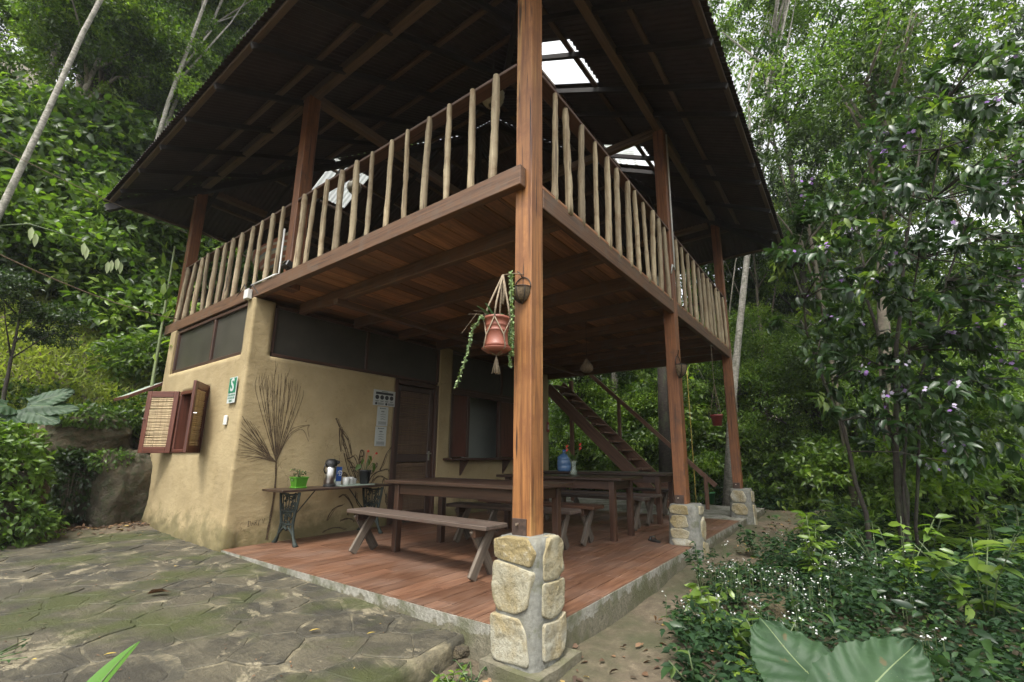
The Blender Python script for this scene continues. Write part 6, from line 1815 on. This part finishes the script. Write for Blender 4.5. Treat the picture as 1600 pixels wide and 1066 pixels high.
# ------------------------------------------------------------------ scattered ground plants (past counting)
def scatter(n, box, ok, r_):
    out = []
    while len(out) < n:
        p = np.array([[r_.uniform(box[0], box[1]), r_.uniform(box[2], box[3])] for _ in range(n)])
        p = p[ok(p[:, 0], p[:, 1])]; out += list(p)
    return np.array(out[:n])
r_ = np.random.default_rng(8)
def dirt_line(x): return np.interp(x, [0, .3, 1.0, 1.8, 2.7, 3.4, 5, 7, 9], [-.85, -.72, -.48, -.40, -.36, -.62, -.85, -.95, -1.3])+0.07*np.sin(x*5.3)
def right_ok(x, y):
    edge = dirt_line(x)
    patchy = wob(np.stack([x, y, 0*x], -1), .55)
    return (y < edge-0.15*np.maximum(0, patchy)) & (np.hypot(x+2.4, y+1.7) > 1.7) & ~((x < .45) & (y > -.95+0.3*patchy))
def cover(name, n, box, ok, h, L, mat, seed, ratio=.5):
    r_ = np.random.default_rng(seed); c_ = scatter(n//7, box, ok, r_); k = len(c_)
    hh = h*r_.uniform(.3, 1.25, k)*(0.85+0.75*wob(np.stack([c_[:, 0], c_[:, 1], 0*c_[:, 0]], -1)+3, .6))
    P = np.repeat(np.column_stack([c_, gz(c_[:, 0], c_[:, 1])+hh]), 7, 0)
    P[:, :2] += r_.normal(0, L*.75, (len(P), 2)); P[:, 2] -= r_.uniform(0, 1, len(P))**1.5*np.repeat(hh, 7)
    n2 = len(P); D = rdir(r_, n2); D[:, 2] = np.abs(D[:, 2])*.3-.15
    tone = np.clip(np.repeat(.42+r_.normal(0, .13, k), 7)+r_.normal(0, .12, n2)+(r_.random(n2) < .05)*.4, 0, 1)
    LL = L*r_.uniform(.55, 1.3, n2)
    return leaves(name, P, D, rdir(r_, n2, 1.9), LL, LL*ratio, tone, 'fold', .3)
link('ground_cover', cover('ground_cover', 74000, (0.0, 8.5, -5.2, -.3), right_ok, .26, .056, M['cover'], 3), M['cover'], kind='stuff')
link('broad_weeds', cover('broad_weeds', 6000, (0.2, 8.5, -5.2, -.3), right_ok, .38, .10, M['leaf_glossy'], 13, .40), M['leaf_glossy'], kind='stuff')
link('undergrowth', cover('undergrowth', 30000, (5.5, 15, -7, 3.5), lambda x, y: clear_of_house_v(x, y), .38, .12, M['cover'], 4), M['cover'], kind='stuff') if False else None
def wood_floor(x, y): return ~((x > -2) & (x < 9.6) & (y > -1.1) & (y < 9)) & (x > 6.0)
link('undergrowth', cover('undergrowth', 32000, (6, 16, -7, 9), wood_floor, .36, .12, M['cover'], 4), M['cover'], kind='stuff')
# sprigs of tiny white flowers
c_ = scatter(190, (0.9, 4.0, -2.0, -.45), lambda x, y: right_ok(x, y-.1) & (wob(np.stack([x, y, 0*x], -1)+5, 1.1) > .12), r_)
PP, DD, NN, ST = [], [], [], MB()
for x, y in c_:
    z = float(gz(x, y))+r_.uniform(.22, .36)
    ST.tube([(x, y, z-.16), (x+r_.normal(0, .01), y, z)], .0018, 4, cap=False)
    for q in range(int(r_.integers(2, 5))):
        c0 = np.array([x, y, z])+r_.normal(0, .014, 3); nr = rdir(r_, 1, 1.3)[0]; u = np.cross(nr, [.3, .5, .8]); u /= np.linalg.norm(u); w = np.cross(nr, u)
        for j in range(4): PP.append(c0); DD.append(u*math.cos(j*1.57)+w*math.sin(j*1.57)); NN.append(nr)
link('white_flowers', leaves('white_flowers', PP, np.array(DD), np.array(NN), .0082, .0075, r_.random(len(PP)), 'rhomb', .1), M['petal_white'], kind='stuff')
ST.build('flower_stems', M['stem'], kind='stuff')
# grass of the bank: short tufts
def bank_ok(x, y):
    w_ = wob(np.stack([x, y, 0*x], -1), .35)
    return (y > 8.15+.3*w_)
n = 26000; c_ = scatter(n, (-3.4, 1.4, 8.1, 12.2), bank_ok, r_)
z = gz(c_[:, 0], c_[:, 1]); D = rdir(r_, n, 0.9); D[:, 1] -= .3
Lg = r_.uniform(.06, .17, n)
tone = np.clip(.5+.28*wob(np.column_stack([c_, z]), .7)+r_.normal(0, .16, n), 0, 1)
link('bank_grass', leaves('bank_grass', np.column_stack([c_, z+r_.uniform(0, .05, n)]), D, rdir(r_, n, .6), Lg, Lg*.24, tone, 'rhomb', .35), M['grass'], kind='stuff')
n = 9000; c_ = scatter(n, (-3.4, .9, 7.7, 9.0), lambda x, y: (wob(np.stack([x, y, 0*x], -1)+2, .7) > -.15), r_)
z = gz(c_[:, 0], c_[:, 1]); LL = r_.uniform(.05, .11, n)
link('bank_weeds', leaves('bank_weeds', np.column_stack([c_, z+r_.uniform(0, .16, n)]), rdir(r_, n, .2), rdir(r_, n, 1.5), LL, LL*.5, np.clip(.45+r_.normal(0, .2, n), 0, 1), 'fold', .35), M['leaf_mid'], kind='stuff')
# leaf litter under the bank, on the path and in the wood
def lit_ok(x, y): return ((x < .05) & (y > 6.55) & (y < 7.75) & (x > -2.2)) | ((y < -.25) & (y > -1.3) & (x > .3)) | ((y < -1.2) & (x > 1.0)) | ((y < .35) & (y > -.9) & (x < .5) & (x > -1.2))
n = 3600; c_ = np.concatenate([scatter(n, (-2.4, 9.5, -5, 7.8), lit_ok, r_), scatter(1400, (-2.0, 0.0, 6.75, 7.7), lambda x, y: x > -9, r_), scatter(420, (-3.2, 0.0, .7, 7.1), lambda x, y: wob(np.stack([x, y, 0*x], -1)+8, .5) > -.1, r_)]); n = len(c_)
z = gz(c_[:, 0], c_[:, 1])+.012
z = np.where((c_[:, 0] < 0) & (c_[:, 1] > .6) & (c_[:, 1] < 7.15), np.maximum(z, patio_z(c_[:, 1])+.012), z); LL = r_.uniform(.025, .075, n); LL[-420:] *= .35
link('leaf_litter', leaves('leaf_litter', np.column_stack([c_, z]), rdir(r_, n)*np.array([1, 1, .15]), rdir(r_, n, 3.), LL, LL*.5, r_.random(n)**1.3, 'fold', .25), M['litter'], kind='stuff')
# a few fallen leaves one can pick out on the stones
for i, (x, y, L, tone, lab) in enumerate(((-1.02, 3.05, .16, .55, 'brown curled leaf lying in the middle of the stone patio'), (-1.5, 1.92, .06, 1.0, 'small yellow leaf on the near flagstones'), (-.42, 6.75, .12, 1.0, 'bright yellow leaf at the edge of the patio by the mud wall'), (-.42, 1.02, .06, 1.0, 'yellow-green leaf on the flagstones near the terrace corner'), (-.62, 1.35, .07, .97, 'pale yellow leaf beside the leaning leaf blade'))):
    z = float(patio_z(y))+.022
    t = link('fallen_leaf', leaves('fallen_leaf', [(0, 0, 0), (.01, .005, .004)][:1 + (i == 0)], np.array([[.9, -.4, .15], [.7, -.7, .25]])[:1+(i == 0)], np.array([[.1, .1, 1], [.5, .2, .8]])[:1+(i == 0)], L, L*.42, np.array([tone, tone*.8])[:1+(i == 0)], 'fold', .15), M['litter'], None, Matrix.Translation((x, y, z)))
    tag(t, lab, 'leaf', 'fallen leaves on the patio')

# ------------------------------------------------------------------ near plants
def ribbon_plant(loc, n, L, W, label, mat, seed, name='strap_leaf_plant', arch=0.7, cat='plant', up=1.0):
    r_ = np.random.default_rng(seed); t = thing(name, loc, label, cat)
    V, F, T = [], [], []; kk_ = 9
    for i in range(n):
        a = r_.uniform(0, 6.28); l = L*r_.uniform(.6, 1.15); w = W*r_.uniform(.7, 1.2); e = r_.uniform(.35, 1.2)
        d = np.array([math.cos(a), math.sin(a)]); n0 = len(V)
        for k in range(kk_):
            s = k/(kk_-1); hx = l*(s*math.cos(e)+arch*.35*s*s); hz = l*(s*math.sin(e)*up-arch*.55*s*s)
            c_ = np.array([d[0]*hx, d[1]*hx, hz]); ww = w*math.sin(math.pi*min(1, .10+.9*s))**.75*(1 if k < kk_-1 else .05); sd_ = np.array([-d[1], d[0], 0])
            V += [c_-sd_*ww/2+[0, 0, ww*.18], c_, c_+sd_*ww/2+[0, 0, ww*.18]]
        for k in range(kk_-1):
            b_ = n0+3*k
            F += [(b_, b_+1, b_+4, b_+3), (b_+1, b_+2, b_+5, b_+4)]; T += [r_.random()*.0+np.clip(.55+.2*math.sin(i*3.1), 0, 1)]*2
    me = npmesh('leaf', np.array(V), [np.array(F)], [np.array(T)])
    link('foliage', me, mat, t, local(t)); mb = MB(); mb.lathe([(.02, -.05), (.03, 0), (.015, .08)], n=8); lmb(mb, 'stem', M['stem'], t, True)
    return t
gxz = lambda x, y: float(gz(x, y))
for i, (x, y, n_, L, lab) in enumerate(((7.0, -1.75, 60, .75, 'clump of arching strap leaves beyond the path bend'), (6.3, -1.9, 40, .5, 'smaller strap-leaved clump at the edge of the path'), (7.7, -2.2, 50, .7, 'strap-leaved clump behind the first, deeper in the wood'))):
    ribbon_plant((x, y, gxz(x, y)), n_, L, .055, lab, M['leaf_bright'], i+3)
def fern(loc, n, L, label, seed, mat):
    r_ = np.random.default_rng(seed); t = thing('fern', loc, label, 'fern', 'pinnate ferns under the flowering shrub'); P, D, Nn, LL = [], [], [], []; mb = MB()
    for i in range(n):
        a = r_.uniform(0, 6.28); l = L*r_.uniform(.7, 1.1); d = np.array([math.cos(a), math.sin(a), 0]); pts = []
        for k in range(15):
            s = k/14; p = d*l*(.75*s+.15*s*s)+np.array([0, 0, l*(.95*s-.75*s*s)]); pts.append(p)
        mb.tube(pts[::2], [.005]*4+[.003]*4, 4, cap=False)
        sd_ = np.array([-d[1], d[0], 0])
        for k in range(3, 15):
            for q in (-1, 1): P.append(pts[k]); D.append(sd_*q+d*.45); Nn.append([0, 0, 1.]); LL.append(l*.24*math.sin(math.pi*(.15+.8*k/15)))
    lmb(mb, 'stem', M['stem'], t); LL = np.array(LL); n2 = len(P)
    link('foliage', leaves('leaf', P, np.array(D), np.array(Nn)+r_.normal(0, .12, (n2, 3)), LL, LL*.30, np.clip(.6+r_.normal(0, .15, n2), 0, 1), 'fold', .2), mat, t, local(t))
for x, y, L, s_, lab in ((5.6, -2.75, 1.0, 3, 'large pinnate fern by the foot of the dark stems'), (6.4, -3.1, .9, 4, 'pinnate fern deeper in the wood behind the large one'), (5.2, -3.4, .8, 6, 'pinnate fern near the edge of the view under the shrub')):
    fern((x, y, gxz(x, y)), 12, L, lab, s_, M['leaf_bright'])
def leafy_stem(loc, h, n, L, label, mat, seed, stems=4, spread=.3, ratio=.5, cat='plant', name='leafy_plant', group=None):
    r_ = np.random.default_rng(seed); t = thing(name, loc, label, cat, group); mb = MB(); P, D = [], []
    for i in range(stems):
        a = r_.uniform(0, 6.28); e = np.array([math.cos(a)*spread*r_.random(), math.sin(a)*spread*r_.random(), h*r_.uniform(.6, 1.1)])
        mb.tube([(0, 0, -.05), e*[.4, .4, .55], e], [.006, .005, .003], 5)
        for k in range(n//stems):
            s = r_.uniform(.3, 1.02); q = e*[s**1.3, s**1.3, s]; b_ = k*2.4+i
            P.append(q); D.append([math.cos(b_), math.sin(b_), r_.normal(.15, .2)])
    lmb(mb, 'stem', M['stem'], t, True); n2 = len(P); LL = L*r_.uniform(.6, 1.2, n2)
    link('foliage', leaves('leaf', P, np.array(D), rdir(r_, n2, 2.2), LL, LL*ratio, np.clip(.55+r_.normal(0, .2, n2), 0, 1), 'fold', .3), mat, t, local(t))
    return t
for i, (x, y, h, n_, L, st_, lab, mt) in enumerate((
        (2.35, -.34, .5, 110, .055, 3, 'upright leafy weed standing against the terrace edge', 'cover'),
        (.78, -1.16, .34, 40, .10, 4, 'light green seedling in front of the big lobed leaves', 'leaf_bright'),
        (.30, -.86, .30, 36, .10, 3, 'weed with two white blooms at the edge of the bare earth', 'cover'),
        (.62, -1.02, .22, 30, .085, 3, 'yellow-green sprout at the bottom edge near the bare earth', 'leaf_bright'),
        (1.25, -.72, .36, 40, .11, 3, 'light green broad sprout among the white flowers', 'leaf_bright'),
        (-.36, .30, .10, 40, .055, 5, 'small rosette weed growing against the patio edge', 'leaf_bright'),
        (-.24, .26, .08, 34, .035, 6, 'tiny round-leaved weed beside the rosette at the patio edge', 'cover'),
        (-.50, .36, .06, 16, .04, 4, 'smallest weed sprouting at the bottom of the patio edge', 'leaf_bright'),
        (-1.92, 2.35, .05, 24, .03, 6, 'tuft of pale weed between two flagstones', 'cover'),
        (3.9, -.55, .42, 60, .10, 5, 'leafy plant at the bend of the path', 'cover'),
        (5.0, -1.1, .55, 60, .13, 5, 'dark leafy plant at the far side of the path', 'leaf_mid'))):
    z = gxz(x, y) if not (x < -.6) else float(patio_z(y))
    leafy_stem((x, y, z), h, n_, L, lab, M[mt], i+20, st_)
mb = MB()
for x, y, z in ((.27, -.80, .12), (.25, -.84, .04)):
    pass
rk = np.random.default_rng(19)
for i, (x, y) in enumerate(((3.0, -1.25), (3.5, -1.75), (4.2, -1.35), (2.6, -1.9), (3.3, -2.5), (5.3, -1.55), (5.0, -2.3), (5.9, -2.35), (4.3, -2.75), (2.1, -2.3), (3.9, -3.2), (6.5, -2.4), (2.9, -3.0), (5.6, -3.2))):
    k_ = i % 3
    leafy_stem((x, y, gxz(x, y)), rk.uniform(.45, .85), 70, rk.uniform(.09, .15), 'knee-high %s plant standing above the ground cover by the flowering shrub' % ('bright green', 'dark green', 'mid-green')[k_], (M['leaf_bright'], M['cover'], M['leaf_mid'])[k_], 60+i, 5, .45, .42, group='knee-high %s plants above the ground cover' % ('bright green', 'dark green', 'mid-green')[k_])
# big lobed leaves close to the camera
m, nt, b = new_mat('large_lobed_leaf_veined')
at_ = N(nt, 'Attribute', attribute_name='vein'); n1 = noise(nt, coords(nt), 7, 5, .6); n3 = noise(nt, coords(nt), 40, 4, .6)
c = ramp(nt, n1, [(.3, (.018, .045, .018)), (.7, (.034, .075, .027))])
c = mix(nt, ramp(nt, at_.outputs['Fac'], [(.5, (0, 0, 0)), (.9, (.8, .8, .8))]), c, (.17, .215, .10))
n7 = noise(nt, coords(nt), 26, 3, .5)
c = mix(nt, ramp(nt, n7, [(.66, (0, 0, 0)), (.72, (.85, .85, .85))]), c, (.075, .06, .022))
nt.links.new(c, b.inputs['Base Color']); b.inputs['Roughness'].default_value = .62; bump(nt, b, n3, .35, .006)
tr = N(nt, 'BsdfTranslucent'); nt.links.new(mix(nt, 1.0, c, (1.5, 1.8, .7), 'MULTIPLY'), tr.inputs['Color'])
mx = N(nt, 'MixShader'); mx.inputs[0].default_value = .22
nt.links.new(b.outputs[0], mx.inputs[1]); nt.links.new(tr.outputs[0], mx.inputs[2]); nt.links.new(mx.outputs[0], [q for q in nt.nodes if q.type == 'OUTPUT_MATERIAL'][0].inputs['Surface'])
M['lobed'] = m
def lobed_leaf(parent, base, tip, nrm, width, seed, curl=.12):
    """a lobed blade on a fine grid, veins raised; coordinates in metres"""
    base, tip, nrm = (np.array(q, float) for q in (base, tip, nrm)); ax = tip-base; L = np.linalg.norm(ax); ax /= L
    sd_ = np.cross(ax, nrm); sd_ /= np.linalg.norm(sd_); nn_ = np.cross(sd_, ax); r_ = np.random.default_rng(seed)
    nu_, nv_ = 96, 73; V = []; vein = []
    for i in range(nu_):
        s = i/(nu_-1)
        env = width*.5*(math.sin(math.pi*min(1, .20+.80*s**.9))**.55)*(1-.25*s)
        env *= 1+.045*math.sin(s*19+seed)*(s > .12)+.03*abs(math.sin(s*44+seed*2))+.012*math.sin(s*131)
        if s > .985: env *= .3
        for j in range(nv_):
            t = (j/(nv_-1))*2-1; wv = env*t
            back = -0.20*width*(1-s)**3*abs(t)**1.2*1.4
            side_s = s-abs(t)*.28            # side veins run forward
            ph = (side_s*6.5) % 1.0; dv = min(ph, 1-ph)
            vv = max(0, 1.3-abs(wv)/(.0034*(1.15-s)))
            v2 = max(0, 1-dv/(.030*(1.25-abs(t)))) if abs(t) < .93 else 0
            V.append(base+ax*(s*L+back)+sd_*wv+nn_*(curl*L*(.35*s-.9*s*s*.55)-.10*abs(wv)+.006*math.cos(side_s*6.5*6.283)*abs(t)+.008*math.sin(5*t+6*s+seed)))
            vein.append(max(vv, v2*.85))
    V = np.array(V); k = np.arange(nu_*nv_).reshape(nu_, nv_)
    F = np.stack([k[:-1, :-1], k[1:, :-1], k[1:, 1:], k[:-1, 1:]], -1).reshape(-1, 4)
    me = npmesh('leaf_blade', V, [F], smooth=True); a = me.attributes.new('vein', 'FLOAT', 'POINT'); a.data.foreach_set('value', np.array(vein, np.float32))
    return link('leaf_blade', me, M['lobed'], parent)
bl = thing('lobed_leaf_plant', (-0.62, -1.62, -0.27), 'plant with two huge lobed pale-veined leaves in the near corner', 'plant')
lobed_leaf(bl, (-0.925, -1.58, .45), (-0.72, -1.385, .548), (-.62, -.30, .75), .27, 2, .06)
lobed_leaf(bl, (-0.93, -1.625, .455), (-0.69, -1.775, .553), (-.62, -.25, .78), .23, 5, .06)
mb = MB(); mb.tube([(0, 0, -.05), (-.12, .05, .35), (-.24, .075, .71)], [.014, .011, .007], 7); mb.tube([(0, 0, -.05), (-.10, .03, .35), (-.22, .02, .70)], [.014, .011, .007], 7); lmb(mb, 'stem', M['stem'], bl, True)
# one long blade rising from the bottom left corner
M['blade'] = leaf_mat('smooth_leaf_blade', [(0, G(.05, .13, .02)), (1, G(.09, .20, .03))], .4, .35)
lb = thing('blade_leaf_plant', (-2.02, .22, -.1), 'single long pale-ribbed leaf blade rising at the lower left', 'plant')
V, F = [], []
for k in range(14):
    s = k/13; c_ = np.array([.05+.17*s, .02+.12*s, .40+.155*s-.02*s*s*s]); w = .062*math.sin(math.pi*(.18+.80*s))**.8*(1-.2*s); w = max(w, .002)
    sd_ = np.array([-.45, .75, -.30]); sd_ /= np.linalg.norm(sd_)
    fold_ = np.array([-.5, -.35, .55])*w*.35
    V += [c_-sd_*w*.8+fold_, c_, c_+sd_*w+fold_]
for k in range(13):
    b_ = 3*k; F += [(b_, b_+1, b_+4, b_+3), (b_+1, b_+2, b_+5, b_+4)]
link('leaf_blade', npmesh('leaf_blade', np.array(V), [np.array(F)], [np.full(len(F), .5)], smooth=True), M['blade'], lb, local(lb))
mb = MB(); mb.tube([tuple((V[3*k+1]+np.array([-.003, -.002, .003]))) for k in range(14)], [.0035*(1-.8*k/13) for k in range(14)], 5); mb.tube([(0, 0, -.1), (.02, 0, .2), (.05, .02, .40)], [.008, .007, .005], 6)
lmb(mb, 'midrib', M['stem'], lb, True)

# trailing shrub over the rock at the left, and a philodendron above it
def mound_shrub(loc, rad, n, L, label, mat, seed, name='trailing_shrub'):
    r_ = np.random.default_rng(seed); t = thing(name, loc, label, 'shrub')
    d = rdir(r_, n, .2); lump = 1+.30*wob(d*1.0+seed, .9)+.20*wob(d*1.0+seed+4, 2.2, 2); P = d*np.array(rad)*(lump*(.70+.30*r_.random(n)**.4))[:, None]; P[:, 2] = np.maximum(P[:, 2], -rad[2]*.75)
    D = d*.6+rdir(r_, n)*.7; D[:, 2] -= .45
    tone = np.clip(.42+.34*wob(P*.8+seed, .9)+r_.normal(0, .13, n), 0, 1); LL = L*r_.uniform(.6, 1.25, n)
    link('foliage', leaves('leaf', P, D, rdir(r_, n, 1.2)+d*.6, LL, LL*.52, tone, 'fold', .3), mat, t, local(t))
    mb = MB()
    for i in range(14):
        e = rdir(r_, 1, .3)[0]*np.array(rad)*.8; mb.tube([(0, 0, -rad[2]*.8), e*.5+[0, 0, .1], e], [.014, .009, .004], 5, cap=False)
    lmb(mb, 'stem', M['bark_mid'], t)
    return t
mound_shrub((-1.80, 6.75, .86), (.62, .45, .52), 4600, .085, 'yellow-green trailing shrub hanging over the dark rock ledge', M['leaf_bright'], 4)
mound_shrub((-1.55, 6.45, .28), (.42, .30, .40), 1500, .075, 'lower dark skirt of trailing leaves at the foot of the rock ledge', M['leaf_mid'], 5)
mound_shrub((-1.22, 6.55, .20), (.25, .22, .24), 500, .075, 'small round shrublet at the edge of the patio under the ledge', M['leaf_bright'], 6)
mound_shrub((-2.1, 7.5, 1.28), (.62, .30, .30), 1500, .085, 'light green shrub on the shoulder of the bank above the ledge', M['leaf_bright'], 9)
mound_shrub((-.80, 7.42, .62), (.34, .20, .55), 1500, .075, 'ivy-like dark creeper hanging between the two rocks', M['leaf_dark'], 10, 'creeper')
mound_shrub((-.62, 7.62, 1.62), (.60, .24, .16), 1300, .075, 'weedy fringe of leaves hanging over the top of the tan rock', M['leaf_mid'], 31, 'creeper')
mound_shrub((-.50, 7.18, .98), (.26, .12, .16), 420, .06, 'small patch of creeper on the crest of the grey boulder', M['leaf_mid'], 33, 'creeper')
leafy_stem((-1.85, 6.25, 0.0), .16, 26, .13, 'small clump of heart-shaped leaves at the left edge of the patio', M['leaf_mid'], 41, 6, .5, .75)
PHL = []
ph = thing('philodendron', (-1.45, 7.05, 1.45), 'philodendron with large glossy hanging leaves above the trailing shrub', 'plant')
P = np.array([(0, 0, .2), (.05, 0, .25), (-.1, -.02, .15), (.1, .05, .3), (-.15, 0, .22)]); D = np.array([(.55, -.5, -.35), (.8, -.3, -.05), (-.3, -.5, -.6), (.5, -.2, .3), (-.6, -.4, -.1)]); 
for k_, (p_, d_) in enumerate(zip(P, D)): PHL.append((p_, d_, k_))
mb = MB()
for p in P: mb.tube([(0, 0, -.15), tuple(p*.6), tuple(p)], [.012, .01, .007], 6)
lmb(mb, 'stem', M['stem'], ph, True)
for p_, d_, k_ in PHL:
    q0 = np.array([-1.45, 7.05, 1.45])+p_; dn = d_/np.linalg.norm(d_)
    lobed_leaf(ph, q0, q0+dn*(.44, .46, .38, .38, .40)[k_], (-.15, -.75, .65), (.36, .34, .32, .30, .32)[k_], k_+11, .12)
# pale young hanging leaves on a branch above the bank
hl = thing('drooping_branch', (-1.6, 10.0, 5.0), 'branch with limp pale young leaves drooping over the bank', 'branch')
P, D = [], []
for x, y, z in ((0.05, 0, .10), (.12, .03, .02), (.75, .1, .12), (.80, .1, .05), (1.2, .2, -.05), (1.28, .2, .02), (1.15, .2, -.1), (1.35, .25, -.02)): P.append((x, y, z)); D.append((.06, 0, -1))
n2 = len(P); link('foliage', leaves('leaf', P, np.array(D, float), np.tile([[-.2, -1., .1]], (n2, 1)), np.full(n2, .27), np.full(n2, .085), np.full(n2, .95), 'fold', .05), leaf_mat('pale_young_leaf', [(0, G(.3, .38, .16)), (1, G(.42, .48, .26))], .5, .3), hl, local(hl))
mb = MB(); mb.tube([(-.4, .3, .0), (0, 0, .14), (.8, .1, .16), (1.4, .25, .05), (2.2, .4, -.4), (2.6, .5, -1.5)], [.012, .011, .010, .009, .008, .008], 6); lmb(mb, 'stem', M['stem'], hl, True)
# lianas hanging in the wood
for i, (x, y, z0, z1) in enumerate(((8.8, .50, 0.1, 3.6),)):
    t = thing('liana', (x, y, z0-.3), ('straight pale liana hanging beside the third post', 'second liana hanging close beside the first one')[i], 'liana')
    mb = MB(); mb.tube([(.02*math.sin(k*1.3+i), .02*math.cos(k), (z1-z0+.3)*k/8) for k in range(9)], .010, 6); lmb(mb, 'stem', M['bark_pale'], t, True)

# ------------------------------------------------------------------ thin haze added to lift deep shadows: far trees pale a little
m = bpy.data.materials.new('veil_haze'); m.use_nodes = True; nt = m.node_tree; nt.nodes.clear()
pv_ = nt.nodes.new('ShaderNodeVolumePrincipled'); pv_.inputs['Color'].default_value = (.92, .96, 1, 1); pv_.inputs['Density'].default_value = 0.0007
ou_ = nt.nodes.new('ShaderNodeOutputMaterial'); nt.links.new(pv_.outputs[0], ou_.inputs['Volume'])
mb = MB(); mb.box((15, 15, 24), (240, 240, 60)); mb.build('haze', m, kind='stuff')
